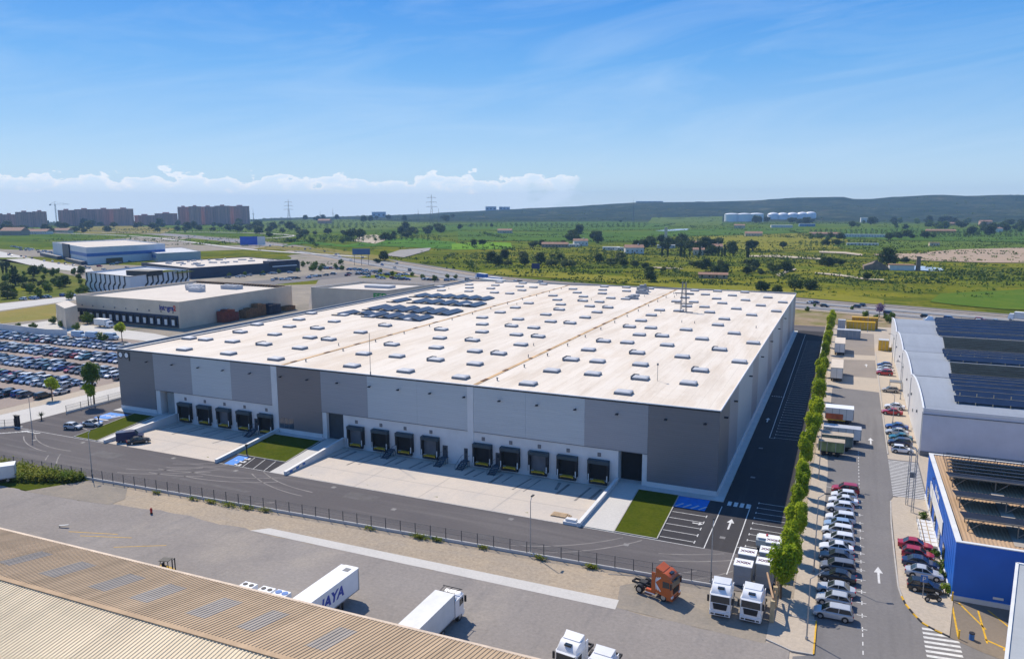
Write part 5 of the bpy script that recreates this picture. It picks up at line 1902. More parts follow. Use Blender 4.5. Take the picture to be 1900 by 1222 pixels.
for x, y in ((29.0, 8.6), (29.6, 5.4)):
    for dx, dy in ((-.16, -.16), (.16, -.16), (.16, .16), (-.16, .16)):
        b.bar((x+dx, y+dy, 0), (x+dx*.6, y+dy*.6, 10.6), .06, .06)
    for k in range(13):
        z = .3+k*.8
        b.bar((x-.16, y-.16, z), (x+.16, y-.16, z+.8), .035, .035)
        b.bar((x+.16, y-.16, z), (x+.16, y+.16, z+.8), .035, .035)
b.bar((29.0, 8.6, 10.2), (29.6, 5.4, 10.2), .1, .12)
b.build('lattice', M_STEEL, t)
b = MB().box(28.9, 5.9, 5.6, 29.7, 6.5, 6.5)
b.bar((29.0, 8.6, 5.9), (29.6, 5.4, 5.9), .08, .08)
b.build('transformer_box', M_CURB, t)
for x, y, lab in ((-88.6, -15.0, 'small black bollard lamp between the middle lawn and the parking bays'), (-134.2, -12.4, 'small black ticket post by the left lawn')):
    t = thing('bollard_lamp', lab, 'bollard', (x, y, 0))
    MB().tube((x, y, 0), (x, y, 1.9), .13, 8).build('post', M_BLACK, t)
    MB().box(x-.25, y-.25, 0, x+.25, y+.25, .12).box(x-.2, y-.2, 1.9, x+.2, y+.2, 2.2).build('cap', M_BLACK, t)

# ------------------------------------------------------------------ front yard
def ragged(pts, i0, i1, amp=.55, step=1.6, seed=1):
    rnd = random.Random(seed)
    out = []
    for i, p in enumerate(pts):
        out.append(p)
        if i0 <= i < i1:
            q = pts[i+1]
            n = max(1, int(math.dist(p, q)/step))
            for k in range(1, n):
                f = k/n
                x, y = p[0]+(q[0]-p[0])*f, p[1]+(q[1]-p[1])*f
                out.append((x, y+amp*(1.6*mnoise.noise((x*.25, y*.25, seed))+rnd.uniform(-.35, .35))))
    return out


sheet('old_yard', ragged([(-132, -45), (-116, -45.2), (-96, -44.2), (-81.5, -41.9), (-62, -42.2), (-5.2, -41.2), (3, -41.6), (14.6, -42.4), (15.2, -110), (-170, -110), (-170, -47)], 0, 7), 0.0, G_OLD, 'worn grey asphalt yard in front of the corrugated warehouse', cat='yard')
sheet('sand_strip', [(-96, -46), (-81.5, -44), (-62, -44), (-5.2, -43.5), (3, -43.5), (12, -43.4), (12, -31.2), (4.3, -31.75), (-95, -36.6)], -0.02, G_SAND, 'bare sandy strip between the fence and the old asphalt yard', cat='dirt')
sheet('hard_standing', [(-5.4, -41.4), (3, -41.8), (12, -42.2), (12, -31.0), (4.4, -31.8), (-2.5, -32.2), (-6.5, -36)], 0.006, ground_mat('worn_tan', (.285, .25, .205), [(.15, (.23, .21, .18), .42, .66, .8), (.5, (.34, .29, .22), .5, .75, .6)], .95, .16), 'tan dusty hard standing under the tractor units', cat='dirt')
sheet('concrete_strip', [(-62.5, -42.15), (-60.4, -40.3), (-5.6, -39.6), (-5.4, -41.9)], 0.014, G_CONCW, 'long pale concrete strip along the edge of the old yard', cat='concrete')
sheet('concrete_apron', [(-110, -45.4), (-104.5, -37.2), (-95.5, -36.6), (-91, -40.8), (-91, -43.7), (-96.5, -44.4)], 0.014, MATS['worn_tan'], 'pale dusty patch below the weeds at the left', cat='concrete')
sheet('weed_soil', [(-140, -45), (-116, -45.2), (-109, -45), (-104.5, -37.2), (-106, -36.9), (-152, -39.3), (-152, -45)], 0.006, G_LAWN, 'rough green ground under the weeds at the left', cat='ground')
yl = MB()
for x0, y0, x1, y1 in ((-87.5, -53.5, -79.8, -51.2), (-84.5, -53.8, -76.8, -51.2), (-76.5, -54.5, -70.0, -51.0)):
    line((x0, y0), (x1, y1), .12, 0.012, yl)
tag(yl.build('yard_lines', M_YLINE), 'faded yellow bay lines on the old yard', 'markings', kind='structure')
random.seed(8)
wb = MB()
for i in range(2600):
    f = random.random()
    x = -134+f*28+random.gauss(0, .4)
    lo = -45+max(0, (x+120)*.42)
    y = random.uniform(max(-44.6, lo), -36.8-(x+150)*-.045-2.2)
    h = random.uniform(.3, 1.5)*(1 if random.random() < .8 else 1.4)
    a = random.uniform(0, 6.28)
    for k in range(4):
        a2 = a+k*1.6
        p = Vector((x+random.gauss(0, .25), y+random.gauss(0, .25), random.uniform(0, h)))
        d = Vector((math.cos(a2), math.sin(a2), random.uniform(.2, .9)))
        s = Vector((-math.sin(a2), math.cos(a2), 0))*.13
        L = random.uniform(.25, .5)
        wb.add([p-s, p+s, p+d*L+s*.4, p+d*L-s*.4], [(0, 1, 2, 3)])
tag(wb.build('weeds', M_WEED), 'tangle of green and yellow weeds by the fence at the left edge', 'weeds', kind='stuff')
wb = MB()
for cx, cy, n, s in ((-72.6, -36.2, 160, 1.0), (-69, -35.9, 130, .7), (-76.3, -36.4, 120, .6), (-65.5, -35.6, 90, .6), (-37.5, -34.2, 170, .8), (-34.8, -34.0, 90, .5), (-18.6, -33.4, 100, .5), (-11.4, -33.0, 140, .5), (-46, -34.6, 60, .5), (-27.4, -33.6, 60, .4), (-80, -36.6, 80, .5), (-88, -37, 80, .5), (6.0, 60, 0, 1)):
    for i in range(n):
        p = Vector((cx+random.gauss(0, 1.0)*s, cy+random.gauss(0, .35)*s, random.uniform(0, .45)))
        a = random.uniform(0, 6.28)
        d = Vector((math.cos(a), math.sin(a), random.uniform(.1, .8)))
        q = Vector((-math.sin(a), math.cos(a), 0))*.09
        wb.add([p-q, p+q, p+d*.35], [(0, 1, 2)])
tag(wb.build('weed_tufts', M_WEED), 'scattered green weed tufts at the foot of the long fence', 'weeds', kind='stuff')
t = thing('hydrant', 'small red hydrant post standing alone on the old yard', 'hydrant', (-81.6, -43.6, 0))
b = MB()
b.tube((-81.6, -43.6, 0), (-81.6, -43.6, .75), .17, 8)
b.tube((-81.6, -43.6, .75), (-81.6, -43.6, 1.0), .22, 8, 0, .08)
b.tube((-81.85, -43.6, .6), (-81.35, -43.6, .6), .08, 6)
b.build('hydrant_body', mat('hydrant_red', (.5, .03, .02), .5, .1), t)
MB().tube((-81.6, -43.6, 0), (-81.6, -43.6, .2), .21, 8).build('base', M_BLACK, t)
t = thing('metal_sheet', 'bent pale blue metal strip lying on the old yard', 'scrap', (-89.6, -52.8, 0))
MB().bar((-90.3, -53.0, .25), (-88.8, -52.5, .45), .3, .08).bar((-90.2, -53, .02), (-90.2, -53, .3), .1, .1).build('strip', M_STEEL, t)
t = thing('pallet_stack', 'flat stack of timber boards lying on the big loading yard near its right wall', 'timber', (-21.3, -17.9, -.15))
b = MB()
for k in range(3):
    for j in range(4):
        b.box(-23.0+k*.1, -18.5+j*.4, -.18+k*.1, -19.8-k*.3, -18.2+j*.4, -.10+k*.1)
b.box(-22.6, -18.6, -.3, -22.4, -16.9, -.18)
b.box(-20.4, -18.6, -.3, -20.2, -16.9, -.18)
b.build('boards', mat('fresh_timber', (.46, .33, .2), .8, .25, 1.5), t)
t = thing('concrete_block', 'white concrete buffer block at the road end of the right retaining wall', 'buffer block', (-18.6, -20.2, 0))
MB().box(-19.9, -20.9, 0, -17.6, -19.5, .45).box(-19.6, -20.6, .45, -17.9, -19.8, .8).build('block', M_CONCW, t)

# ------------------------------------------------------------------ tan corrugated warehouse in the foreground
def corr_mat(name, col, var):
    m, nt, b = _nt(name)
    v = coords(nt, 'world', (1.0, .12, .12))
    f = noise(nt, v, .5, 6, .7)
    f2 = noise(nt, coords(nt, 'world', (.05, .2, .2)), .9, 5, .65, .6)
    c = ramp(nt, f, [(.3, tuple(x*(1-var) for x in col)), (.7, tuple(min(1, x*(1+var*.7)) for x in col))])
    c = mix(nt, ramp(nt, f2, [(.5, (0, 0, 0)), (.75, (.45, .45, .45))]), c, tuple(x*.72 for x in col))
    nt.links.new(c, b.inputs['Base Color'])
    b.inputs['Roughness'].default_value = .8
    b.inputs['Specular IOR Level'].default_value = .06
    return m


M_TANR = corr_mat('tan_corrugation', (.50, .375, .245), .22)
M_CRMR = corr_mat('cream_corrugation', (.80, .665, .455), .14)
tw = thing('corrugated_warehouse', 'tan and cream corrugated roof of a low warehouse filling the lower left corner', 'warehouse', (-70, -79, 0))
EY0, EY1 = -68.35, -66.9     # the eave is very slightly turned


def eave_y(x):
    return EY0+(x+79)/(79-6)*(EY1-EY0)


XA, XB2 = -185.0, 8.0


def corr(x0, x1, ya, za, yb, zb, pitch, amp):
    b = MB()
    n = int((x1-x0)/pitch)
    prof = []
    for i in range(n):
        x = x0+i*pitch
        prof += [(x, 0), (x+pitch*.38, 0), (x+pitch*.5, amp), (x+pitch*.88, amp)]
    prof.append((x0+n*pitch, 0))
    for (xa, h0), (xb, h1) in zip(prof, prof[1:]):
        b.quad((xa, ya(xa), za+h0), (xb, ya(xb), za+h1), (xb, yb(xb), zb+h1), (xa, yb(xa), zb+h0))
    return b


corr(XA, XB2, lambda x: eave_y(x)-11.1, 10.0, lambda x: eave_y(x), 8.0, .42, .07).build('roof', M_TANR, tw)
corr(XA, XB2, lambda x: eave_y(x)-24, 8.0, lambda x: eave_y(x)-11.15, 10.03, .42, .07).build('roof', M_CRMR, tw)
b = MB()
b.bar((XA, eave_y(XA)-11.12, 10.13), (XB2, eave_y(XB2)-11.12, 10.13), .55, .09)
b.build('ridge_cap', corr_mat('ridge_tan', (.50, .36, .23), .2), tw)
b = MB()
b.bar((XA, eave_y(XA)+.12, 7.97), (XB2, eave_y(XB2)+.12, 7.97), .34, .2)
b.build('gutter', mat('gutter_cream', (.60, .48, .36), .7, .2, .6), tw)
b = MB()
b.add([(XA, eave_y(XA)-.1, 0), (XB2, eave_y(XB2)-.1, 0), (XB2, eave_y(XB2)-.1, 7.9), (XA, eave_y(XA)-.1, 7.9)], [(0, 1, 2, 3)])
b.add([(XB2-.1, eave_y(XB2)-.1, 0), (XB2-.1, eave_y(XB2)-23.9, 0), (XB2-.1, eave_y(XB2)-23.9, 7.9), (XB2-.1, eave_y(XB2)-11.1, 9.9), (XB2-.1, eave_y(XB2)-.1, 7.9)], [(0, 4, 3, 2, 1)])
b.build('wall', M_PLASTER, tw)
M_TRL = corr_mat('translucent_sheet', (.40, .355, .30), .2)
for px, py in ((35, 1042), (110, 1065), (200, 1088), (283, 1107), (387, 1136), (480, 1161), (605, 1196)):
    p = P(px, py, 9.0)
    x0 = XA+round((p.x-1.25-XA)/.42)*.42
    ya, yb = eave_y(p.x)-5.5-2.6, eave_y(p.x)-5.5+2.4
    z = lambda y: 8.0+(eave_y(p.x)-y)/11.1*2+.012
    corr(x0, x0+2.52, lambda x: ya, z(ya), lambda x: yb, z(yb), .42, .07).build('translucent_panel', M_TRL, tw)
for i, (x, fans, lab) in enumerate([(-39.4, 0, 'white condenser with two black fans, leftmost of three at the tan eave'), (-36.9, 0, 'white condenser with small black fans, middle one of three at the tan eave'), (-34.9, 1, 'white condenser with two blue fans beside the lettered trailer')]):
    t = thing('condenser_unit', lab, 'air conditioner', (x, -66.2, 6.9), 0, 'condensers at the tan eave')
    y = eave_y(x)+.95
    MB().box(x-.85, y-.5, 6.95, x+.85, y+.5, 7.95).build('casing', M_WHITE, t)
    for s in (-.42, .42):
        f = MB()
        f.tube((x+s, y, 7.95), (x+s, y, 8.0), .36 if fans else .27, 12)
        f.build('fan', M_BLUEP if fans else M_BLACK, t)
    br = MB()
    br.bar((x-.7, eave_y(x)-.1, 6.85), (x-.7, y+.5, 6.85), .1, .1)
    br.bar((x+.7, eave_y(x)-.1, 6.85), (x+.7, y+.5, 6.85), .1, .1)
    br.build('bracket', M_STEEL, t)
t = thing('forklift', 'yellow forklift with black seat and mast half hidden by the tan eave', 'forklift', (-62.6, -57.4, 0), .3)
b = MB()
b.loft([[(x, -.55, z0), (x, .55, z0), (x, .55, z1), (x, -.55, z1)] for x, z0, z1 in ((-1.2, .35, 1.1), (-.6, .3, 1.15), (.6, .3, .7), (.95, .3, .6))])
b.build('body', M_YEL, t, world=False)
b = MB()
for x, y in ((-.7, -.5), (-.7, .5), (.55, -.5), (.55, .5)):
    b.bar((x, y, .9), (x*.8, y*.9, 2.1), .08, .08)
b.box(-.75, -.55, 2.1, .6, .55, 2.18)
b.build('overhead_guard', M_BLACK, t, world=False)
b = MB()
for y in (-.3, .3):
    b.bar((1.0, y, .1), (1.0, y, 2.3), .12, .1)
    b.bar((1.05, y, .12), (2.1, y, .12), .12, .05)
b.bar((1.0, -.3, 2.25), (1.0, .3, 2.25), .1, .1)
b.build('mast', M_BLACK, t, world=False)
MB().box(-.55, -.25, 1.1, -.1, .25, 1.25).box(-.6, -.25, 1.2, -.5, .25, 1.7).build('seat', M_BLACK, t, world=False)
for x, y in ((-.8, -.5), (-.8, .5), (.7, -.5), (.7, .5)):
    MB().tube((x, y-.1, .28), (x, y+.1, .28), .28, 12).build('wheel', M_TYRE, t, world=False)

# ------------------------------------------------------------------ street, car yard and the buildings at the right
sheet('base_ground', [(11.5, -30.8), (11.5, -112), (95, -112), (95, 212), (11.5, 212)], -0.05, G_PAVE, 'dusty pale ground under the street and the buildings at the right', cat='ground')
sheet('street', [(16.8, -42.5), (16.8, 22), (16.2, 36), (27.2, 36), (27.2, 12), (26.6, 9.5), (26.5, 0), (26.4, -22), (26.9, -26.6), (28.4, -30.6), (31.0, -32.6), (34, -34.2), (60, -46), (60, -110), (15.2, -110), (15.0, -43.5)], 0.0, G_STREET, 'grey asphalt street between the car row and the blue building', cat='road')
sheet('yard_paving', [(14.0, 22), (16.8, 22), (16.2, 36), (27.2, 36), (27.4, 12), (33, 12), (33, 210), (14.0, 210)], -0.012, G_PAVE, 'pale dusty paving of the long trailer yard', cat='yard')
sheet('asphalt_patch', [(16.0, 36), (27.2, 36), (27.3, 91), (16.0, 93)], 0.004, G_STREET, 'grey asphalt patch of the long trailer yard', cat='road')
sheet('asphalt_patch', [(17.5, 108.5), (27.3, 109), (27.5, 137), (17.8, 134)], 0.004, ground_mat('mottled_patch', (.285, .25, .215), [(.1, (.24, .215, .19), .42, .66, .8)], .95, .15), 'darker mottled patch farther along the trailer yard', cat='road')
sheet('asphalt_patch', [(17.0, 144), (27.6, 145), (28.4, 192), (17.0, 192)], 0.004, MATS['mottled_patch'], 'mottled patch at the far end of the trailer yard', cat='road')
sheet('parking_verge', [(14.2, -42.0), (14.2, 22), (16.8, 22), (16.8, -42)], 0.006, G_PAVE, 'pale trodden strip between the tree row and the parked cars', cat='pavement')
sheet('corner_plot', [(12.0, -41.2), (12.0, -30.8), (14.25, -30.6), (14.25, -35), (17.0, -35), (17.0, -42.3), (14.8, -42.5)], 0.05, G_PAVE, 'pale pavement corner under the nearest street lamp', cat='pavement', thick=.2)
pav = sheet('pavement', [(27.0, 9.6), (26.7, 8.6), (26.4, -22), (26.95, -26.4), (28.5, -30.5), (31.0, -32.3), (32.4, -22.6), (32.2, 12), (28, 12)], 0.10, G_PAVE, 'pale pavement in front of the blue building', cat='pavement', thick=.3)
sheet('service_court', [(31.0, -32.5), (32.3, -22.5), (60, -22.5), (60, -46), (34, -34.4)], 0.02, ground_mat('brown_asphalt', (.20, .17, .135), [(.1, (.24, .20, .16), .42, .68, .7)], .95, .12), 'brownish asphalt court below the dark blue wall', cat='yard')
hb = sheet('hatched_entry', [(26.9, 12), (32.4, 12), (32.4, 33), (27.2, 33)], 0.012, G_STREET, 'asphalt entry with pale hatching before the grey warehouse', cat='road')
b = MB()
for i in range(24):
    y = 12.6+i*.84
    line((27.2, y), (32.2, y+.2), .30, .022, b)
for i in range(7):
    y = -31.3-i*.98
    line((28.3, y-.35), (31.9, y+.1), .46, .012, b)
arrow(b, 24.1, -19.4, 0, 5.0, .014)
arrow(b, 24.4, 44, 0, 4.6, .016)
arrow(b, 24.8, 127, 0, 4.6, .016)
for y in (10.5, 7.5, 4.5, 1.2, -2.2, -5.2, -8, -11, -13.5, -16.2, -18.9, -21.8, -25.2, -28.2, -31.4, -34.6):
    line((21.4, y), (22.5, y), .12, .012, b)
    line((22.0, y-.5), (22.0, y+.5), .12, .012, b)
for y0, y1 in ((12, 36), (-42, -36)):
    k = y0
    while k < y1:
        line((22.0, k), (22.0, k+.8), .12, .012, b)
        k += 1.9
line((16.8, 12.4), (22, 11.6), .12, .012, b)
tag(b.build('street_markings', M_LINE), 'white arrows, bay ticks, hatching and zebra bars on the street', 'markings', kind='structure')
b = MB()
for p, q in (((32.1, -23.4), (31.9, -32)), ((32.9, -23.4), (35.0, -29.0)), ((34.8, -24.6), (34.7, -32.2)), ((35.9, -24), (38.6, -29.5))):
    line(p, q, .2, .034, b)
arrow(b, 36.0, -32.3, -2.15, 3.4, .034)
tag(b.build('yellow_markings', M_YLINE), 'yellow bay lines and arrow on the court below the dark blue wall', 'markings', kind='structure')
# kerbs: black and yellow on the curve
kp = [(26.7, 9.4), (26.4, 0), (26.3, -11), (26.3, -22), (26.55, -24.6), (26.9, -26.5), (27.6, -28.6), (28.4, -30.4), (29.6, -31.6), (31.0, -32.5)]
b = MB()
for i, (p, q) in enumerate(zip(kp, kp[1:])):
    d = math.dist(p, q)
    n = max(1, int(d/.8))
    for k in range(n):
        a = (p[0]+(q[0]-p[0])*k/n, p[1]+(q[1]-p[1])*k/n, .06)
        c = (p[0]+(q[0]-p[0])*(k+1)/n, p[1]+(q[1]-p[1])*(k+1)/n, .06)
        b.bar(a, c, .18, .16, 0 if i < 4 else 1+k % 2)
tag(b.build('pavement_kerb', [M_KERB, M_YLINE, M_BLACK]), 'kerb of the pavement, striped yellow and black round the bend', 'kerb', kind='structure')
b = MB()
for p, q in (((12.0, -41.3), (14.8, -42.6)), ((14.8, -42.6), (17.0, -42.4)), ((17.05, -42.3), (17.05, -35)), ((14.3, -35), (17, -35))):
    b.bar((*p, .06), (*q, .06), .16, .16, 1 if p[0] > 16 else 0)
for y in (-60, -50):
    pass
tag(b.build('corner_kerb', [M_KERB, M_YLINE]), 'kerb round the pavement corner below the nearest lamp', 'kerb', kind='structure')
b = MB()
b.bar((27.3, 36, .05), (27.9, 150, .05), .18, .14)
tag(b.build('yard_kerb', M_KERB), 'kerb between the trailer yard and the pavement along the grey warehouse', 'kerb', kind='structure')
t = thing('entrance_ramp', 'pale stepped ramp with dark joints and railings at the blue building door', 'ramp', (30.8, -3, .1))
b = MB()
b.box(30.0, -7.5, .1, 32.0, 2.5, .28, 0)
for i in range(7):
    b.box(30.0, -7.5+i*1.45, .281, 32.0, -7.38+i*1.45, .30, 1)
for x in (30.4, 31.2):
    b.box(x, -7.4, .281, x+.1, 2.4, .31, 1)
b.build('ramp_slab', [M_CONCW, mat('ochre_joint', (.36, .26, .14), .8, .2)], t)
b = MB()
for i in range(6):
    b.box(30.2, -8.2-i*.45, .1, 32.0, -8.0-i*.45, .34-i*.04, 0)
b.build('steps', M_CURB, t)
b = MB()
for y in (-10.5, -7.5, -4.5, -1.5, 1.5):
    b.tube((29.95, y, .1), (29.95, y, 1.1), .03, 5)
b.tube((29.95, -10.5, 1.08), (29.95, 1.5, 1.08), .03, 5)
b.build('handrail', M_CURB, t)

M_BWALL = mat('blue_cladding', (0.006, 0.115, 0.52), .5, .06, .5)
bb = thing('blue_building', 'bright blue clad low building with solar racks on its tan roof', 'building', (50, -4, 0))
H = 7.4
MB().box(32.4, -22.5, 0, 78, 14.0, H-.5).build('wall', M_PLASTER, bb)
b = MB()
b.box(32.15, -22.7, .5, 32.39, 14.2, H+.1)
b.box(32.39, -22.72, .5, 78, -22.51, H+.1)
b.build('cladding', M_BWALL, bb)
b = MB()
for i in range(23):
    y = -21+i*1.5
    b.box(32.12, y-.02, .5, 32.149, y+.02, H)
b.build('cladding_joints', mat('deep_blue', (.01, .10, .42), .5, .1), bb)
b = MB()
b.box(32.1, -22.75, H+.1, 32.75, 14.2, H+.22)
b.box(32.75, -22.75, H+.1, 78, -22.25, H+.22)
b.box(32.75, 13.7, H+.1, 78, 14.2, H+.22)
b.build('parapet_cap', M_OFFW, bb)
corr(32.75, 78, lambda x: -22.25, H-.25, lambda x: 13.7, H+.05, .45, .06).build('roof', corr_mat('buff_corrugation', (.44, .31, .20), .14), bb)
b = MB()
for x, y0, y1 in ((38.6, -20.5, -2), (47.5, -20.5, -2), (56, -20, 12), (43, 4, 12)):
    b.quad((x, y0, H-.15), (x+1.6, y0, H-.15), (x+1.6, y1, H+.1), (x, y1, H+.1))
b.build('translucent_panel', M_TRL, bb)
b = MB()
b.box(32.03, -10, 3.0, 32.11, 7.5, 5.0)
b.build('sign_panel', M_OFFW, bb)
lettering('blue bay', 1.5, M_OFFW, (32.11, -1.0, 5.95), Euler((PI/2, 0, -PI/2)), bb)
b = MB()
for x in (36.5, 41.5):
    b.box(x, -22.78, 1.0, x+1.1, -22.721, 1.28)
b.build('wall_vent', M_OFFW, bb)
b = MB()
b.box(32.0, -22.9, 0, 32.14, 14, .5)
b.box(32.14, -22.9, 0, 78, -22.73, .62)
b.build('plinth', M_CONCW, bb)
b = MB()
for y in (-14, -8, -2, 4, 9):
    b.box(32.06, y, .55, 32.12, y+2.2, 2.9)
b.build('shop_window', M_GLASS, bb)


def rack(y0, tilt, x0, x1, legs=True):
    zb = H+.55
    r = MB()
    r.add([(x0, y0, zb+1.15), (x1, y0, zb+1.15), (x1, y0+4.4, zb+1.15-tilt), (x0, y0+4.4, zb+1.15-tilt), (x0, y0, zb+1.05), (x1, y0, zb+1.05), (x1, y0+4.4, zb+1.05-tilt), (x0, y0+4.4, zb+1.05-tilt)],
          [(0, 1, 2, 3), (7, 6, 5, 4), (0, 4, 5, 1), (1, 5, 6, 2), (2, 6, 7, 3), (3, 7, 4, 0)], 0)
    o = r.build('solar_rack', [mat('photovoltaic_matt', (.014, .018, .032), .6, .3, .4, spec=.12), M_STEEL], bb)
    s = MB()
    x = x0+.5
    k = 0
    while x < x1:
        s.bar((x, y0+.25, H-.2), (x, y0+.25, zb+1.05), .12, .12)
        s.bar((x, y0+3.4, H-.1), (x, y0+3.4, zb+1.1-tilt*.85), .1, .1)
        s.bar((x, y0+.25, H), (x+1.8, y0+.25, zb+1.0), .09, .09)
        x += 5.4
        k += 1
    s.bar((x0, y0-.04, zb+1.1), (x1, y0-.04, zb+1.1), .08, .18)
    s.build('rack_frame', mat('weathered_rack', (.24, .205, .16), .7, .2), o, world=False)
    o.children[0].location = (0, 0, 0) if False else (-bb.location.x, -bb.location.y, 0)
    return o


for y0 in (-18.2, -9.9, -1.6):
    rack(y0, .75, 33.4, 76)
for i in range(7):
    y0 = 1.3+i*1.75
    r = MB()
    r.add([(33.6+i*.12, y0, H+1.3), (76, y0, H+1.3), (76, y0+1.5, H+.9), (33.6+i*.12, y0+1.5, H+.9)], [(0, 1, 2, 3)], 0)
    r.add([(33.6+i*.12, y0, H+1.22), (76, y0, H+1.22), (76, y0+1.5, H+.82), (33.6+i*.12, y0+1.5, H+.82)], [(3, 2, 1, 0)], 1)
    r.bar((33.6+i*.12, y0-.03, H+1.26), (76, y0-.03, H+1.26), .06, .14, 1)
    x = 34
    while x < 76:
        r.bar((x, y0+.1, H-.1), (x, y0+.1, H+1.25), .08, .08, 1)
        x += 3.6
    r.build('solar_rack', [MATS['photovoltaic_matt'], M_CURB], bb)

# grey warehouse with four shallow vaults and a carpet of solar modules
gw = thing('grey_solar_warehouse', 'grey-blue warehouse with scalloped eave and dark solar modules over its roof', 'warehouse', (75, 103, 0))
GX0, GX1, GY0, GY1 = 33.0, 122.0, 38.0, 169.5
VL = (GY1-GY0)/4


def vz(y):
    u = ((y-GY0) % VL)/VL
    return 9.2+1.5*math.sin(PI*min(1, max(0, u)))**.8


M_GWL = mat('pale_grey_cladding', (.60, .61, .63), .5, .06, .3)
b = MB()
n = 64
ys = [GY0+(GY1-GY0)*i/n for i in range(n+1)]
for a, c in zip(ys, ys[1:]):
    b.quad((GX0, c, 0), (GX0, a, 0), (GX0, a, vz(a)+.25), (GX0, c, vz(c-1e-6)+.25))
b.build('wall', M_GWL, gw)
b = MB()
b.box(GX0+.01, GY0, 0, GX1, GY0+.3, 9.45, 0)
b.box(GX0-.05, GY0-.06, 9.0, GX1, GY0-.001, 9.5, 1)
b.box(GX0-.05, GY0-.12, 8.25, GX1, GY0-.002, 8.4, 2)
b.box(GX0-.05, GY0-.10, 0, GX1, GY0-.002, .9, 2)
b.build('gable_wall', [mat('steel_blue_cladding', (.50, .52, .60), .5, .07, .3), M_GWL, M_CURB], gw)
MB().box(GX0+.01, GY1-.3, 0, GX1, GY1, 9.3).build('gable_wall', MATS['steel_blue_cladding'], gw)
b = MB()
for a, c in zip(ys, ys[1:]):
    za, zc = vz(a), vz(c-1e-6)
    b.quad((GX0, a, za), (GX1, a, za), (GX1, c, zc), (GX0, c, zc))
b.build('roof', corr_mat('silver_sheet_roof', (.30, .335, .385), .08), gw)
b = MB()
for a, c in zip(ys, ys[1:]):
    b.bar((GX0-.02, a, vz(a)+.3), (GX0-.02, c, vz(c-1e-6)+.3), .3, .12)
b.build('eave_trim', M_WHITE, gw)
b = MB()
for k in range(1, 4):
    y = GY0+VL*k
    b.box(GX0+.3, y-.3, 9.1, GX1, y+.3, 9.32)
b.build('valley_gutter', M_CURB, gw)


def pv_edge(y):
    return 38.6+(y-41)*.055


flush = [(66.5, 83.0), (101.5, 123.0), (163.0, 169.0)]
for y0, y1 in flush:
    b = MB()
    k = y0
    while k < y1-.5:
        e = min(k+2.05, y1)
        b.quad((pv_edge(k)+1.0, k, vz(k)+.22), (GX1-1, k, vz(k)+.22), (GX1-1, e-.06, vz(e-.06)+.22), (pv_edge(k)+1.0, e-.06, vz(e-.06)+.22))
        k += 2.1
    b.build('solar_field', mat('photovoltaic_dark', (.012, .020, .024), .85, .5, .6, spec=.12), gw)
b = MB()
fr = MB()
rows = [42.4, 46, 49.4, 52.8, 56.2, 59.6, 63, 84.6, 88.2, 91.8, 95.4, 99, 124.6, 128.2, 132, 135.6, 139.2, 143, 146.6, 150.4, 154, 157.6]
for i, y in enumerate(rows):
    z = vz(y)+.35
    x0 = pv_edge(y)+(.4 if i % 2 else 0)
    wd = 2.45
    rise = .75
    b.add([(x0, y, z+.1), (GX1-1, y, z+.1), (GX1-1, y+wd, z+rise), (x0, y+wd, z+rise), (x0, y, z), (GX1-1, y, z), (GX1-1, y+wd, z+rise-.1), (x0, y+wd, z+rise-.1)],
          [(0, 1, 2, 3), (7, 6, 5, 4), (0, 4, 5, 1), (3, 2, 6, 7), (0, 3, 7, 4)], 0)
    fr.bar((x0, y+wd+.03, z+rise), (GX1-1, y+wd+.03, z+rise), .05, .12)
    x = x0+.6
    while x < GX1-2:
        fr.bar((x, y-.15, vz(y)), (x, y-.05, z+(.8 if i in (1, 8, 9) else .15)), .14, .14)
        fr.bar((x, y+wd, vz(y+wd)), (x, y+wd, z+rise-.1), .1, .1)
        x += 2.9
b.build('solar_rows', mat('photovoltaic_blue', (.010, .022, .058), .4, .3, .4, spec=.25), gw)
fr.build('rack_frame', M_BEI, gw)
b = MB()
for x in (44, 58, 72, 86, 100):
    b.loft([[(x-1.6, 160.6, vz(160)), (x+1.6, 160.6, vz(160)), (x+1.6, 162.6, vz(160)), (x-1.6, 162.6, vz(160))], [(x-.6, 161.2, vz(160)+1.3), (x+.6, 161.2, vz(160)+1.3), (x+.6, 162, vz(160)+1.3), (x-.6, 162, vz(160)+1.3)]])
b.bar((42, 161.5, vz(161)+.4), (GX1-2, 161.5, vz(161)+.4), .9, .4)
b.build('ridge_vent', M_WHITE, gw)
b = MB()
for y in (50, 66, 82, 98, 114, 130, 146):
    b.box(GX0-.25, y, 5.6, GX0-.01, y+.5, 6.1)
for y in (60, 75, 104, 120):
    b.box(GX0-.12, y, 3.2, GX0-.01, y+.8, 3.8)
b.build('wall_lamp', M_CURB, gw)
b = MB()
for y in (GY0+.4, 70.5, 103.6, 136.4):
    b.box(GX0-.16, y, 0, GX0-.01, y+.16, 8.8)
b.build('downpipe', M_OFFW, gw)
t = thing('bike_shelter', 'small open steel shelter against the grey warehouse wall behind the beige hatchback', 'shelter', (31.6, 96.5, 0))
b = MB()
for x, y in ((30.0, 95), (30.0, 98), (32.7, 95), (32.7, 98)):
    b.bar((x, y, 0), (x, y, 2.1), .08, .08)
b.bar((30, 95, 2.1), (32.7, 95, 2.1), .1, .1).bar((30, 98, 2.1), (32.7, 98, 2.1), .1, .1).bar((30, 95, 2.1), (30, 98, 2.1), .1, .1)
b.build('frame', M_BEI, t)
MB().box(29.9, 94.9, 2.16, 32.8, 98.1, 2.22).build('roof', M_CURB, t)

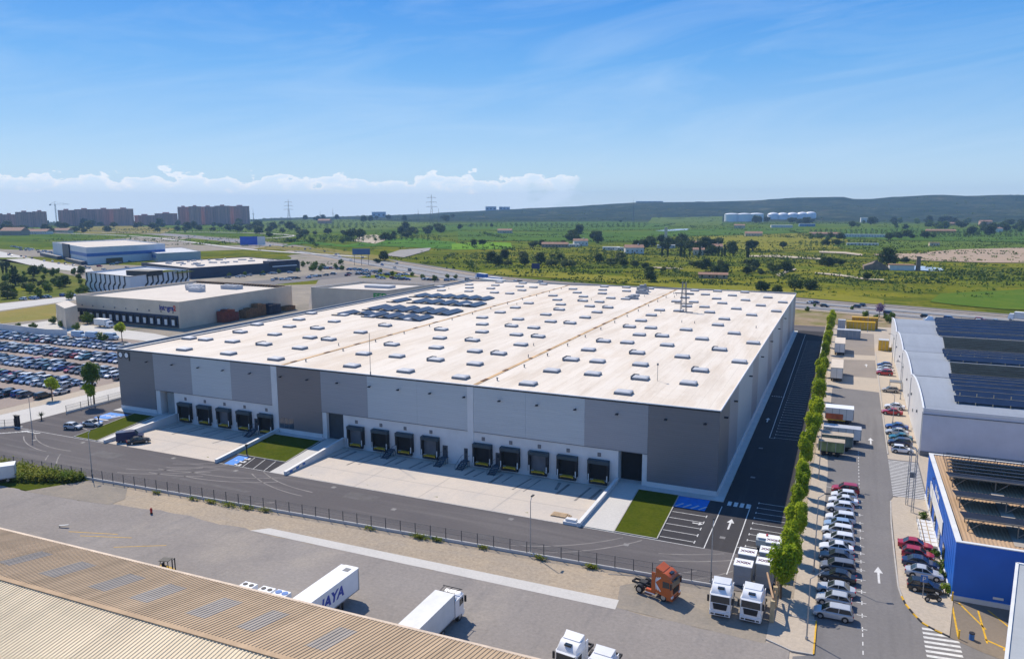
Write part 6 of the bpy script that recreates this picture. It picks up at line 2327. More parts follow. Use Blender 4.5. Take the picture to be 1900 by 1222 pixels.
# plain grey roof at the lower right corner
gr = thing('grey_roofed_building', 'building with plain pale grey sheet roof cut off by the lower right corner', 'building', (55, -50, 0))
pts = [(37.1, -30.0), (86, -31.5), (82, -95), (26.5, -82)]
pin = [(37.5, -30.4), (85.6, -31.9), (81.6, -94.6), (27.1, -81.7)]
MB().prism(pin, 0, 8.7).build('wall', M_PLASTER, gr)
MB().prism(pts, 8.7, 9.0).build('roof', corr_mat('pale_sheet_roof', (.38, .405, .42), .06), gr)
b = MB()
for p, q in zip(pts, pts[1:]+pts[:1]):
    b.bar((*p, 9.06), (*q, 9.06), .3, .12)
b.build('roof_edge', M_OFFW, gr)

# greenery and small things on the pavement
random.seed(4)


def shrub(label, x, y, s, m, cat='shrub', group=None, z0=.1, n=260):
    t = thing('shrub', label, cat, (x, y, z0), 0, group)
    me = crown_mesh('foliage', m, n, s, s, s*.8, s*.7, .3, int(abs(x*7+y*13)), 7)
    o = bpy.data.objects.new('foliage', me)
    COL.objects.link(o)
    o.parent = t
    MB().tube((x, y, z0-.1), (x, y, z0+s*.7), .05, 5).build('stem', M_TRUNK, t)


shrub('small green bush beside the far red saloon at the blue wall', 31.4, -10.6, .75, M_LEAFG)
shrub('large leafy plant between the cars and the blue wall', 31.6, -14.6, 1.05, M_LEAFG)
shrub('leafy plant right behind the silver saloon at the blue wall', 31.5, -17.6, .8, M_LEAFG)
shrub('drooping green plant at the corner of the blue wall by the black hatchback', 31.6, -21.8, .9, M_LEAF)
shrub('little round bush on the pavement before the twin masts', 31.0, 3.2, .8, M_LEAFG)
t = thing('disabled_parking_sign', 'blue parking sign on a grey post in front of the black hatchback', 'road sign', (28.9, -24.0, .1))
MB().tube((28.9, -24.0, .1), (28.9, -24.0, 2.6), .05, 6).build('post', M_STEEL, t)
b = MB().box(28.5, -24.06, 2.2, 29.3, -24.0, 3.1)
sg = b.build('sign_plate', M_BLUEP, t)
b = MB().box(28.75, -24.09, 2.35, 28.83, -24.061, 2.95).box(28.83, -24.09, 2.87, 29.05, -24.061, 2.95).box(28.83, -24.09, 2.6, 29.05, -24.061, 2.68).box(29.0, -24.09, 2.6, 29.08, -24.061, 2.95)
b.build('symbol', M_OFFW, t)
t = thing('motorcycle', 'dark motorcycle parked beside the black hatchback on the pavement', 'motorcycle', (30.0, -24.5, .1), .35)
for x in (-.7, .7):
    w_ = MB().tube((x, -.07, .32), (x, .07, .32), .32, 14).build('wheel', M_TYRE, t, world=False)
    MB().tube((x, -.08, .32), (x, .08, .32), .19, 10).build('rim', M_RIM, w_, world=False)
b = MB()
b.loft([[(x, -w2, z0), (x, w2, z0), (x, w2, z1), (x, -w2, z1)] for x, w2, z0, z1 in ((-.8, .1, .62, .85), (-.2, .17, .35, .85), (.25, .19, .35, 1.0), (.55, .1, .6, 1.05))])
b.bar((.7, 0, .32), (.45, 0, 1.1), .1, .1)
b.build('body', M_BLACK, t, world=False)
MB().tube((.42, -.36, 1.08), (.42, .36, 1.08), .03, 6).build('handlebar', M_STEEL, t, world=False)
MB().box(-.75, -.14, .86, .05, .14, .96).build('seat', M_TYRE, t, world=False)
t = thing('dropped_scooter', 'small dark blue object lying by the zebra crossing kerb', 'litter bin', (33.2, -32.0, 0))
MB().tube((33.2, -32.0, 0), (33.2, -32.0, .75), .28, 10).build('bin_body', M_BLUEP, t)
MB().tube((33.2, -32.0, .75), (33.2, -32.0, .85), .31, 10).build('lid', M_BLACK, t)
t['label'] = 'small dark blue litter bin by the kerb beside the zebra crossing'
t.name = 'litter_bin'
t = thing('yellow_post', 'short yellow corner post at the end of the yellow bay line', 'bollard', (31.9, -32.4, 0))
MB().tube((31.9, -32.4, 0), (31.9, -32.4, 1.0), .09, 8).tube((31.9, -32.4, 1.0), (31.9, -32.4, 1.06), .11, 8).build('post', M_YEL, t)
t = thing('yellow_post', 'short yellow post at the corner of the dark blue wall', 'bollard', (32.2, -23.3, 0))
MB().tube((32.2, -23.3, 0), (32.2, -23.3, 1.2), .09, 8).tube((32.2, -23.3, 1.2), (32.2, -23.3, 1.26), .11, 8).build('post', M_YEL, t)

# ------------------------------------------------------------------ left district
sheet('urban_ground', [P2(-260, 470), P2(0, 462), P2(250, 440), P2(420, 440), P2(700, 485), P2(880, 505), (-150, 275), (-152, 204), (-152, -20), (-152, -47), (-420, -47)], -0.06, G_GRAVEL, 'pale gravelly ground of the business park at the left', cat='ground')
sheet('car_park', [(-330, 70), (-168.4, 70), (-168.4, -6), (-170.2, -14.5), (-330, -14.5)], -0.03, G_LOT, 'brownish ground of the crowded car park', cat='car park')
sheet('footpath', [(-169.2, -40), (-165, -40), (-163.2, 0), (-162.4, 80), (-167.5, 80)], -0.005, G_PAVE, 'pale footpath between the crowded car park and the side street', cat='pavement')
sheet('side_street', [(-165, -40), (-152.2, -39.5), (-152, 200), (-162, 200), (-163.2, 0)], -0.02, G_CONCW, 'pale side street along the left fence', cat='road')
sheet('left_street', [(-165, -24), (-165, -40), (-420, -40), (-420, -22), (-172, -17)], -0.04, G_CONCW, 'pale street leaving to the left edge', cat='road')
sheet('shop_car_park', [P2(575, 548), P2(590, 520), P2(640, 505), P2(820, 512), P2(865, 520), (-150, 235), (-152, 150), (-215, 160)], -0.03, ground_mat('shop_asphalt', (.25, .23, .21), [(.05, (.29, .265, .235), .42, .68, .7), (.2, (.20, .19, .18), .55, .75, .5)], .95, .12), 'sunlit car park behind the beige halls', cat='car park')
sheet('shop_street', [P2(340, 535), P2(600, 508), P2(720, 498), P2(725, 505), P2(600, 518), P2(350, 545)], -0.02, G_STREET, 'street in front of the navy hall', cat='road')
sheet('dock_court', [(-300, 72), (-300, 92), (-228, 84), (-206, 78), (-152, 78), (-152, 70)], -0.035, G_CONCW, 'pale court in front of the beige hall docks', cat='yard')
sheet_px('pale_road', [(-60, 462), (0, 466), (90, 486), (170, 498), (178, 508), (80, 496), (-60, 474)], -0.03, G_CONCW, 'pale road slanting behind the bushes at the left edge', cat='road')
sheet_px('pale_road', [(-60, 570), (0, 563), (70, 556), (142, 548), (142, 556), (70, 566), (0, 576), (-60, 583)], -0.03, G_CONCW, 'pale road below the bushes at the left edge', cat='road')
sheet_px('dry_grass', [(-60, 588), (0, 578), (70, 568), (104, 563), (104, 590), (0, 600), (-60, 606)], -0.035, ground_mat('dry_grass_ground', (.26, .21, .065), [(.05, (.19, .19, .05), .42, .66, .8), (.2, (.32, .26, .10), .5, .75, .6)], .95, .2), 'yellow dry grass beside the beige hall', cat='ground')
sheet_px('bush_ground', [(-60, 480), (0, 478), (90, 500), (160, 518), (162, 545), (70, 554), (0, 562), (-60, 568)], -0.03, ground_mat('bush_soil', (.10, .125, .02), [(.04, (.17, .165, .035), .42, .66, .8), (.12, (.06, .085, .015), .5, .72, .7)], .95, .2), 'green slope under the bushes at the left edge', cat='ground')


def quad_from_top(A, B, C, h):
    a, b, c = P(*A, h), P(*B, h), P(*C, h)
    d = a+c-b
    return [(p.x, p.y) for p in (a, b, c, d)]


def hall(name, label, cat, A, B, C, h, wm, rm, par=.9, group=None, cap=None):
    q = quad_from_top(A, B, C, h)
    cx, cy = sum(p[0] for p in q)/4, sum(p[1] for p in q)/4
    t = thing(name, label, cat, (cx, cy, 0), 0, group)
    b = MB()
    for i in range(4):
        p, r = q[i], q[(i+1) % 4]
        n = Vector((r[1]-p[1], p[0]-r[0], 0)).normalized()
        if n.dot(Vector((p[0]-cx, p[1]-cy, 0))) < 0:
            n = -n
        ins = -n*.4
        b.add([(p[0], p[1], 0), (r[0], r[1], 0), (r[0], r[1], h), (p[0], p[1], h), (p[0]+ins.x, p[1]+ins.y, h), (r[0]+ins.x, r[1]+ins.y, h), (r[0]+ins.x, r[1]+ins.y, h-par), (p[0]+ins.x, p[1]+ins.y, h-par)],
              [(0, 1, 2, 3), (3, 2, 5, 4), (4, 5, 6, 7)])
    b.build('wall', wm, t)
    MB().add([(x, y, h-par+.02) for x, y in q], [(0, 1, 2, 3)]).build('roof', rm, t)
    if cap:
        b = MB()
        for i in range(4):
            p, r = q[i], q[(i+1) % 4]
            b.bar((*p, h+.06), (*r, h+.06), .5, .12)
        b.build('parapet_cap', cap, t)
    return t, [Vector((x, y, 0)) for x, y in q]


def on_wall(p, r, u, z, out=0.0):
    """point on a wall running from p to r (fraction u, height z), moved out of it"""
    d = (r-p).normalized()
    n = Vector((d.y, -d.x, 0))
    return p+(r-p)*u+n*out+Vector((0, 0, z))


def wall_box(b, p, r, u0, u1, z0, z1, o0, o1, m=0):
    a, c = on_wall(p, r, u0, 0, 0), on_wall(p, r, u1, 0, 0)
    d = (r-p).normalized()
    n = Vector((d.y, -d.x, 0))
    q = [a+n*o0, c+n*o0, c+n*o1, a+n*o1]
    vs = [(v.x, v.y, z0) for v in q]+[(v.x, v.y, z1) for v in q]
    b.add(vs, [(3, 2, 1, 0), (4, 5, 6, 7), (0, 1, 5, 4), (1, 2, 6, 5), (2, 3, 7, 6), (3, 0, 4, 7)], m)
    b.add(vs, [(0, 1, 2, 3), (7, 6, 5, 4), (4, 5, 1, 0), (5, 6, 2, 1), (6, 7, 3, 2), (7, 4, 0, 3)], m) if False else None


M_BEIGE = mat('beige_cladding', (.64, .53, .40), .7, .08, .2, space='world')
M_CREAMR = ground_mat('cream_flat_roof', (.66, .60, .52), [(.06, (.58, .52, .45), .42, .68, .7), (.25, (.72, .66, .58), .5, .75, .6)], .85, .06)
M_NAVY = mat('navy_cladding', (.022, .038, .075), .5, .12, .2)
M_WCLAD = mat('white_cladding', (.62, .64, .67), .5, .06, .2)
M_GREYR = mat('light_grey_roof', (.42, .44, .47), .7, .1, .1, space='world')

bt_, bq = hall('beige_hall', 'beige logistics hall with a navy and red name sign and a row of dark docks', 'warehouse', (140, 546), (332, 560), (541, 529.5), 11, M_BEIGE, M_CREAMR, 1.2)
A, B, C, D = bq
b = MB()
wall_box(b, A, B, .01, .985, .3, 5.2, .05, .25, 0)
b.build('dock_band', M_NAVY, bt_)
for i in range(15):
    u = .035+i*.0655
    s = MB()
    wall_box(s, A, B, u-.020, u+.020, 1.1, 4.4, .26, .9, 0)
    o = s.build('dock_shelter', M_BLACK, bt_)
    s = MB()
    wall_box(s, A, B, u-.012, u+.012, 1.3, 3.6, .91, 1.0, 0)
    q = s.build('dock_door', M_OFFW, o, world=False)
    q.location = (-bt_.location.x, -bt_.location.y, 0)
b = MB()
for i in range(9):
    u = .06+i*.11
    wall_box(b, A, B, u, u+.006, 6.3, 6.8, .02, .35, 0)
b.build('wall_lamp', M_CURB, bt_)
b = MB()
for i in range(34):
    u = .04+i*.028
    wall_box(b, D, A, u, u+.012, 9.85, 10.9, -1.6, -.42, 0) if False else None
    wall_box(b, C, D, .03+i*.028, .043+i*.028, 9.83, 10.95, -2.2, -.42, 0)
b.build('parapet_brace', mat('brown_brace', (.16, .11, .07), .8, .2), bt_)
for u, v, s in ((.42, .62, 1.0), (.52, .55, .9), (.62, .78, 1.2), (.33, .70, 1.1)):
    p = A+(B-A)*u+(D-A)*v
    m = MB()
    m.box(p.x-4*s, p.y-2*s, 9.83, p.x+4*s, p.y+2*s, 11.6)
    for k in range(3):
        m.tube((p.x-2.6*s+k*2.6*s, p.y, 11.6), (p.x-2.6*s+k*2.6*s, p.y, 11.9), .9*s, 10)
    m.build('cooling_unit', M_GREYR, bt_)
ang = math.atan2((B-A).y, (B-A).x)
lettering('integra', 3.0, mat('navy_lettering', (.02, .03, .20), .5, .1), on_wall(A, B, .885, 8.1, .12), Euler((PI/2, 0, ang)), bt_)
lettering('2', 3.0, mat('red_lettering', (.55, .02, .02), .5, .1), on_wall(A, B, .958, 8.1, .12), Euler((PI/2, 0, ang)), bt_)
b = MB()
wall_box(b, B, C, .30, .37, 0, 5.2, .02, .2)
b.build('roller_door', M_WCLAD, bt_)
wq = quad_from_top((103, 563), (120, 572), (143, 566), 8.5)
t = thing('annex_block', 'small windowless beige block at the left end of the beige hall', 'building', (wq[1][0], wq[1][1], 0))
MB().prism(wq, 0, 8.3).build('wall', M_BEIGE, t)
MB().prism(wq, 8.3, 8.5).build('roof', M_CREAMR, t)


def px_of(v):
    q = v-CAM
    return 950+FPX*q.dot(RIGHT)/q.dot(FWD)


def pile(name, label, cat, px, py, w, d, h, m, n=3):
    u = min((k/200 for k in range(201)), key=lambda k: abs(px_of(on_wall(B, C, k, 0, d/2+.6))-px))
    p = on_wall(B, C, u, 0, d/2+.6)
    t = thing(name, label, cat, (p.x, p.y, 0), math.atan2((C-B).y, (C-B).x))
    rnd = random.Random(int(px))
    for i in range(n):
        x0 = -w/2+w*i/n
        hh = h*rnd.uniform(.6, 1)
        b = MB()
        k = 0.0
        while k < hh:
            b.box(x0+.05, -d/2, k, x0+w/n-.05, d/2, k+.16)
            for s in (0, .45, .9):
                b.box(x0+.06+(w/n-.25)*s, -d/2, k+.16, x0+.2+(w/n-.25)*s, d/2, k+.28)
            k += .28
        b.build('pallets' if 'pallet' in name else 'bales', m, t, world=False)
    return t


M_REDW = mat('red_brown_timber', (.22, .055, .035), .8, .3, 1)
pile('pallet_pile', 'red brown pallet pile against the beige hall side wall', 'pallets', 424, 588, 9, 4, 5.5, M_REDW, 4)
pile('pallet_pile', 'brown pallet pile with stepped top against the beige hall side wall', 'pallets', 470, 580, 13, 4, 5.6, M_WOOD, 5)
pile('crate_pile', 'dark blue crate stack next to the brown pallets', 'crates', 503, 577, 8, 5, 6, M_NAVY, 3)
pile('scrap_pile', 'low dark heap of pallets at the far corner of the beige hall', 'pallets', 534, 576, 7, 4, 2.2, M_WOOD, 3)

b2, q2 = hall('beige_hall', 'second beige hall with green lettering half hidden behind the white warehouse roof', 'warehouse', (577, 533), (717, 539), (806, 527), 11, M_BEIGE, M_CREAMR, 1.0, cap=M_GREYR)
ang2 = math.atan2((q2[1]-q2[0]).y, (q2[1]-q2[0]).x)
lettering('FED', 4.0, mat('green_lettering', (.02, .28, .06), .5, .1), on_wall(q2[0], q2[1], .92, 8.0, .12), Euler((PI/2, 0, ang2)), b2, sx=1.1)
b = MB()
p = q2[0]+(q2[2]-q2[0])*.55
b.box(p.x-7, p.y-3, 10, p.x+7, p.y+3, 11.2)
b.build('cooling_unit', M_GREYR, b2)

zt, zq = hall('zigzag_building', 'white building with black zigzag bars over its facade', 'building', (158, 505), (240, 513), (350, 500), 11, M_WCLAD, M_GREYR, 1.0, cap=M_BLACK)
for (p, r, n, u0, u1) in ((zq[0], zq[1], 9, .04, .90), (zq[1], zq[2], 9, .28, .97)):
    b = MB()
    for i in range(n):
        u = u0+(u1-u0)*i/(n-1)
        L = (r-p).length
        du = 1.6/L
        pts = [(u-du*.2, 10.9), (u, 6.2), (u+du*1.3*(-1 if p == zq[1] else -1), 5.0), (u-du*1.3, 2.4), (u-du*.2, .9)]
        for (ua, za), (ub, zb) in zip(pts, pts[1:]):
            b.bar(on_wall(p, r, ua, za, .12), on_wall(p, r, ub, zb, .12), .2, 1.0)
    b.build('zigzag_bars', M_BLACK, zt)
p = zq[0]+(zq[1]-zq[0])*.85+(zq[3]-zq[0])*.35
MB().box(p.x-9, p.y-5, 10, p.x+9, p.y+5, 12.8).build('roof_box', M_BLACK, zt)
p = zq[0]+(zq[1]-zq[0])*.8+(zq[3]-zq[0])*.8
MB().box(p.x-9, p.y-5, 10.03, p.x+14, p.y+7, 10.3).build('planted_roof', G_LAWN, zt)

nt_, nq = hall('navy_hall', 'long navy clad hall with cream roof full of ducts', 'building', (262, 487), (353, 497), (556, 484), 7.5, M_NAVY, M_CREAMR, .6)
b = MB()
wall_box(b, nq[1], nq[2], .70, .98, 5.2, 8.6, -9, .8)
b.build('sign_box', mat('deep_navy', (.012, .02, .05), .5, .1), nt_)
b = MB()
wall_box(b, nq[1], nq[2], .72, .96, 4.2, 5.0, .81, 1.2)
b.build('canopy', M_WCLAD, nt_)
rnd = random.Random(9)
b = MB()
for i in range(26):
    u, v = rnd.uniform(.1, .9), rnd.uniform(.1, .9)
    p = nq[0]+(nq[1]-nq[0])*u+(nq[2]-nq[1])*v
    a = rnd.uniform(0, 3.1)
    d = Vector((math.cos(a), math.sin(a), 0))*rnd.uniform(2, 7)
    b.bar((p.x, p.y, 7.4), (p.x+d.x, p.y+d.y, 7.4), .9, .8)
b.build('roof_duct', M_GREYR, nt_)

wt, wq = hall('showroom', 'white showroom hall with a blue window band and a dark slab tower', 'showroom', (97, 449), (160, 459), (306, 452), 15, M_WCLAD, M_CREAMR, 1.0)
b = MB()
wall_box(b, wq[1], wq[2], 0, .99, 6.8, 9.6, .05, .3)
wall_box(b, wq[0], wq[1], .45, 1, 6.8, 9.6, .05, .3)
b.build('window_band', M_BLUEP, wt)
b = MB()
wall_box(b, wq[0], wq[1], .36, .55, 0, 15.6, .05, 1.2)
b.build('slab_tower', M_NAVY, wt)
b = MB()
wall_box(b, wq[1], wq[2], .22, .42, .2, 4.6, .05, .8)
b.build('shop_window', M_GLASS, wt)
b = MB()
wall_box(b, wq[0], wq[1], -.25, .35, 0, 3.2, 2, 6)
wall_box(b, wq[0], wq[1], .56, 1.0, 0, 3.0, 1.5, 5)
b.build('base_wall', M_NAVY, wt)
st, sq = hall('grey_annex', 'grey lower hall adjoining the white showroom on the right', 'building', (262, 462), (292, 470), (372, 466), 8, M_GREYR, M_GREYR, .4)
b = MB()
wall_box(b, sq[0], sq[1], .1, .9, 3, 6, .05, .3)
b.build('window_band', M_BLUEP, st)

t = thing('site_wall', 'long pale boundary wall behind the crowded car park', 'wall', (-272, 64.5, 0))
b = MB()
b.bar((-300, 66.5, 1.2), (-262, 63.8, 1.2), .3, 2.6)
b.bar((-262, 63.8, 1.2), (-254, 66.2, 1.2), .3, 2.6)
b.build('wall_body', M_CONCW, t)
b = MB()
b.bar((-300, 66.5, 2.55), (-262, 63.8, 2.55), .45, .12)
b.bar((-262, 63.8, 2.55), (-254, 66.2, 2.55), .45, .12)
b.build('coping', M_CONC, t)
for i, (x, y, lab) in enumerate([(-247, 66, 'pale blue panel van, left of three in line behind the crowded car park'), (-240.5, 67, 'pale blue panel van, middle of three in line behind the crowded car park'), (-232, 68, 'pale blue panel van nearest the round tree, of three in line')]):
    t = thing('panel_van', lab, 'van', (x, y, 0), 0.05, 'vans behind the crowded car park')
    q = MB()
    q.loft([[(xx, -1.0, z0), (xx, 1.0, z0), (xx, .92, z1), (xx, -.92, z1)] for xx, z0, z1 in ((-3.0, .4, 2.5), (1.3, .4, 2.55), (2.0, .4, 1.6), (2.9, .45, 1.2))])
    q.build('body', mat('van_pale_blue', (.42, .55, .68), .4, .08, coat=.3), t, smooth=35, world=False)
    q = MB()
    q.quad((2.02, -.86, 1.6), (2.02, .86, 1.6), (1.36, .84, 2.45), (1.36, -.84, 2.45))
    q.build('windscreen', M_GLASS, t, world=False)
    for xx in (-1.9, 1.9):
        for s in (-1, 1):
            wheel(t, xx, s*.92, s, .36, .24)
# lorries before the beige docks
for px, py, L, m, lab in ((364, 597, 9, M_OFFW, 'white lorry parked at the near corner of the beige hall'), (420, 588, 9, M_BLUEP, 'blue and white lorry beside the red brown pallets'), (196, 607, 7, M_OFFW, 'white trailer in front of the beige hall docks')):
    p = P(px, py)
    t = thing('parked_lorry', lab, 'lorry', (p.x, p.y, 0), ang+(.25 if L == 9 else 0), 'lorries at the beige hall')
    o = box_body(t, L, 2.5, .9, 3.4, L/2-1.9, m, M_WHITE)
    q = MB()
    q.loft([[(xx, -1.15, .5), (xx, 1.15, .5), (xx, 1.05, z1), (xx, -1.05, z1)] for xx, z1 in ((L/2-1.8, 2.7), (L/2-.4, 2.6), (L/2, 1.5))])
    q.build('cab', M_WHITE, t, world=False)
    q = MB()
    q.quad((L/2+.01, -.95, 1.5), (L/2+.01, .95, 1.5), (L/2-.37, .9, 2.5), (L/2-.37, -.9, 2.5))
    q.build('windscreen', M_GLASS, t, world=False)
    for xx in (-L/2+1.3, L/2-1):
        for s in (-1, 1):
            wheel(t, xx, s*1.0, s, .45, .28)

# trees of the district
place(LOL[1], (-151.4, -0.5, 0), 0, 'tall round tree with dark dense crown by the left side street', None, None, (1.0, 1.0, 1.12))
place(LOL[0], (-150.9, -2.4, 0), 1, 'small cone-like lime tree right before the tall round tree', None, None, (.9, .9, 1.0))
place(LOL[0], (-165.9, -1.3, 0), 2, 'small lime tree on the pale footpath beside the crowded car park', None, None, .98)
place(LOL[0], (-225.7, 67.5, 0), 3, 'round green tree behind the end of the crowded car park', None, None, 1.15)
place(FAR_G[0], (-229, 62, 0), 3, 'spreading green tree nearest the white warehouse corner behind the car park', None, None, .75)
for i, (px, py, s) in enumerate(((98, 600, .6), (35, 612, .55), (62, 612, .6), (115, 606, .5), (126, 598, .8), (162, 600, .95), (142, 612, .6), (382, 598, .6), (213, 726, .0))):
    if s:
        p = P2(px, py)
        place(FAR_G[i % 3], (*p, 0), i, 'small green tree among the lorries and walls before the beige hall', 'small trees before the beige hall', None, s)
t = thing('spiky_plant', 'dark spiky yucca standing by the left street fence', 'plant', (-150.6, -14.6, 0))
b = MB()
rnd = random.Random(3)
for i in range(60):
    a, e = rnd.uniform(0, 6.28), rnd.uniform(.1, 1.4)
    d = Vector((math.cos(a)*math.cos(e), math.sin(a)*math.cos(e), math.sin(e)))
    s = Vector((-math.sin(a), math.cos(a), 0))*.06
    o = Vector((-150.6, -14.6, .9))
    b.add([o-s, o+s, o+d*rnd.uniform(.9, 1.5)], [(0, 1, 2)])
b.build('leaves', M_LEAFD, t)
MB().tube((-150.6, -14.6, 0), (-150.6, -14.6, 1.0), .14, 6).build('trunk', M_TRUNK, t)
random.seed(31)
for i in range(46):
    px, py = random.uniform(-25, 158), random.uniform(494, 556)
    if py < 488+px*.12:
        continue
    k = random.choice([FAR_G[0], FAR_G[1], FAR_G[2], FAR_R[0], FAR_O[0], FAR_G[1]])
    p = P2(px, py)
    place(k, (*p, 0), random.uniform(0, 6), 'bushy tree on the green slope at the left edge below the pale road', 'bushy trees on the green slope', None, random.uniform(.6, 1.15))
for i in range(4):
    p = P2(4+i*9+random.uniform(-3, 3), 508+i*2)
    place(CYP[i % 2], (*p, 0), i, 'dark narrow cypress among the bushes at the left edge', 'cypresses at the left edge', None, .9)
for i in range(12):
    p = P2(random.choice([555, 580, 600, 630, 645])+random.uniform(-8, 8), random.uniform(490, 503))
    place(random.choice(FAR_G), (*p, 0), i, 'green tree lining the shop car parks beside the navy hall', 'trees of the shop car parks', None, random.uniform(.6, .95))
for i, px in enumerate((425, 455, 488, 518, 552)):
    p = P2(px, 514-i*2.4)
    place(FAR_G[i % 3], (*p, 0), i, 'small bright tree in front of the long navy wall', 'small trees before the navy hall', None, .6)
for i, (px, py, s) in enumerate(((705, 507, .7), (728, 512, .7), (765, 512, .6), (785, 518, .7), (806, 522, .8), (830, 516, .6), (845, 517, .6), (700, 488, .8), (712, 484, 1.3))):
    p = P2(px, py)
    place(FAR_R[i % 4] if py < 490 else FAR_G[i % 3], (*p, 0), i, 'tree between the shop car park and the main road', 'trees by the shop car park', None, s)
random.seed(17)


FAR_CARS = []


def spot_cars(n, rng, lab, group, rz=None):
    for i in range(n):
        x0, y0, x1, y1 = rng
        f = random.random()
        p = P2(x0+(x1-x0)*f+random.uniform(-2, 2), y0+(y1-y0)*f+random.uniform(-1.2, 1.2))
        c = random.choices(names, wts)[0]
        FAR_CARS.append((random.choice(ks), p[0], p[1], 0.0, random.uniform(0, 3.1) if rz is None else rz+random.choice([0, PI]), c))


spot_cars(9, (505, 520, 560, 516), 'on the car park behind the beige hall', 'cars behind the beige hall')
spot_cars(10, (420, 516, 560, 504), 'parked along the long navy wall', 'cars along the navy wall', .3)
spot_cars(14, (640, 512, 830, 522), 'spread over the sunlit shop car park', 'cars on the shop car park')
spot_cars(8, (570, 500, 640, 498), 'before the shops right of the navy hall', 'cars before the shops')
spot_cars(12, (40, 556, 140, 549), 'on the pale road below the green slope', 'cars below the green slope', .2)
spot_cars(16, (0, 470, 160, 497), 'on the pale road above the green slope', 'cars above the green slope', -.5)
spot_cars(16, (590, 497, 655, 501), 'x', 'x', .3)
spot_cars(14, (655, 500, 700, 506), 'x', 'x', .4)
spot_cars(18, (640, 508, 760, 511), 'x', 'x', .2)
spot_cars(16, (690, 517, 850, 521), 'x', 'x', .2)
spot_cars(12, (440, 509, 545, 501), 'x', 'x', .3)
spot_cars(20, (20, 458, 100, 470), 'x', 'x', .4)
spot_cars(14, (150, 500, 300, 476), 'x', 'x', .5)
spot_cars(10, (570, 515, 640, 507), 'x', 'x', .5)
spot_cars(7, (20, 462, 90, 470), 'on the lot left of the white showroom', 'cars left of the showroom')
spot_cars(6, (190, 502, 330, 490), 'between the zigzag building and the showroom', 'cars by the showroom')

# ------------------------------------------------------------------ the main road
HW = [(420, 150), (250, 200), (150, 226), (85, 246), (-5, 277), (-110, 301), (-214, 333), (-303, 394), (-470, 513), (-693, 668), (-1000, 835), (-1305, 965), (-1700, 1060)]


def offset(poly, d):
    out = []
    for i, p in enumerate(poly):
        a = Vector(poly[max(0, i-1)])
        c = Vector(poly[min(len(poly)-1, i+1)])
        t_ = (c-a).normalized()
        n_ = Vector((-t_.y, t_.x))
        out.append((p[0]+n_.x*d, p[1]+n_.y*d))
    return out


def smooth(poly, k=4):
    out = []
    for i in range(len(poly)-1):
        p0, p1, p2, p3 = [Vector(poly[min(max(j, 0), len(poly)-1)]) for j in (i-1, i, i+1, i+2)]
        for s in range(k):
            t_ = s/k
            out.append(tuple(.5*((2*p1)+(-p0+p2)*t_+(2*p0-5*p1+4*p2-p3)*t_*t_+(-p0+3*p1-3*p2+p3)*t_**3)))
    out.append(tuple(poly[-1]))
    return out


HWS = smooth(HW)


def ribbon(name, d0, d1, z, m, label, poly=None, cat='road', h=0.0):
    poly = poly or HWS
    a, c = offset(poly, d0), offset(poly, d1)
    b = MB()
    zt = [max(tz(*p), -.1)+z for p in poly]
    for i in range(len(poly)-1):
        b.quad((*c[i], zt[i]+h), (*c[i+1], zt[i+1]+h), (*a[i+1], zt[i+1]+h), (*a[i], zt[i]+h)) if d0 > d1 else b.quad((*a[i], zt[i]+h), (*a[i+1], zt[i+1]+h), (*c[i+1], zt[i+1]+h), (*c[i], zt[i]+h))
        if h:
            b.quad((*a[i], zt[i]), (*a[i+1], zt[i+1]), (*a[i+1], zt[i+1]+h), (*a[i], zt[i]+h))
            b.quad((*c[i+1], zt[i+1]), (*c[i], zt[i]), (*c[i], zt[i]+h), (*c[i+1], zt[i+1]+h))
    return tag(b.build(name, m), label, cat, kind='structure')


ribbon('verge', 21, 15.5, .12, G_SAND, 'sandy verge along the far side of the main road', cat='verge')
ribbon('main_road', 15.5, 1.5, .16, G_MOTOR, 'far carriageway of the main road behind the warehouse')
ribbon('median', 1.5, -1.5, .13, G_SAND, 'narrow median of the main road', cat='verge')
ribbon('main_road', -1.5, -13, .16, G_MOTOR, 'near carriageway of the main road behind the warehouse')
ribbon('verge', -13, -22, .12, G_SAND, 'dusty verge along the near side of the main road', cat='verge')
ribbon('service_road', -22, -28, .14, G_STREET, 'narrow service road beside the main road')
b = MB()
for d, z in ((1.0, .6), (15.2, .6), (-12.8, .6)):
    o_ = offset(HWS, d)
    for p, q in zip(o_, o_[1:]):
        b.bar((*p, z), (*q, z), .12, .34)
        b.bar((p[0], p[1], 0), (p[0], p[1], z), .12, .12)
t = tag(b.build('guard_rail', M_STEEL), 'grey guard rails along the carriageways of the main road', 'guard rail')
b = MB()
for d in (11.5, 8.2, 5.0, -4.8, -8.4):
    o_ = offset(HWS, d)
    for p, q in zip(o_[8:], o_[9:]):
        pv2, qv = Vector(p), Vector(q)
        L = (qv-pv2).length
        k = 0
        while k < L and L > 0:
            a = pv2+(qv-pv2)*(k/L)
            c = pv2+(qv-pv2)*min(1, (k+5)/L)
            line((a.x, a.y), (c.x, c.y), .25, .2, b)
            k += 14
tag(b.build('lane_lines', M_LINE), 'broken white lane lines of the main road', 'markings', kind='structure')
slip_a = smooth([(-880, 790), (-840, 850), (-900, 960), (-1080, 1030), (-1250, 1020), (-1350, 930)], 4)
ribbon('slip_road', 5, -5, .5, G_CONCW, 'pale slip road curving off the main road far at the left', slip_a)
slip_b = smooth([(-420, 500), (-620, 560), (-880, 700), (-1150, 830), (-1500, 900)], 4)
ribbon('slip_road', 4.5, -4.5, .5, G_CONCW, 'pale slip road running beside the main road at the left', slip_b)
random.seed(23)
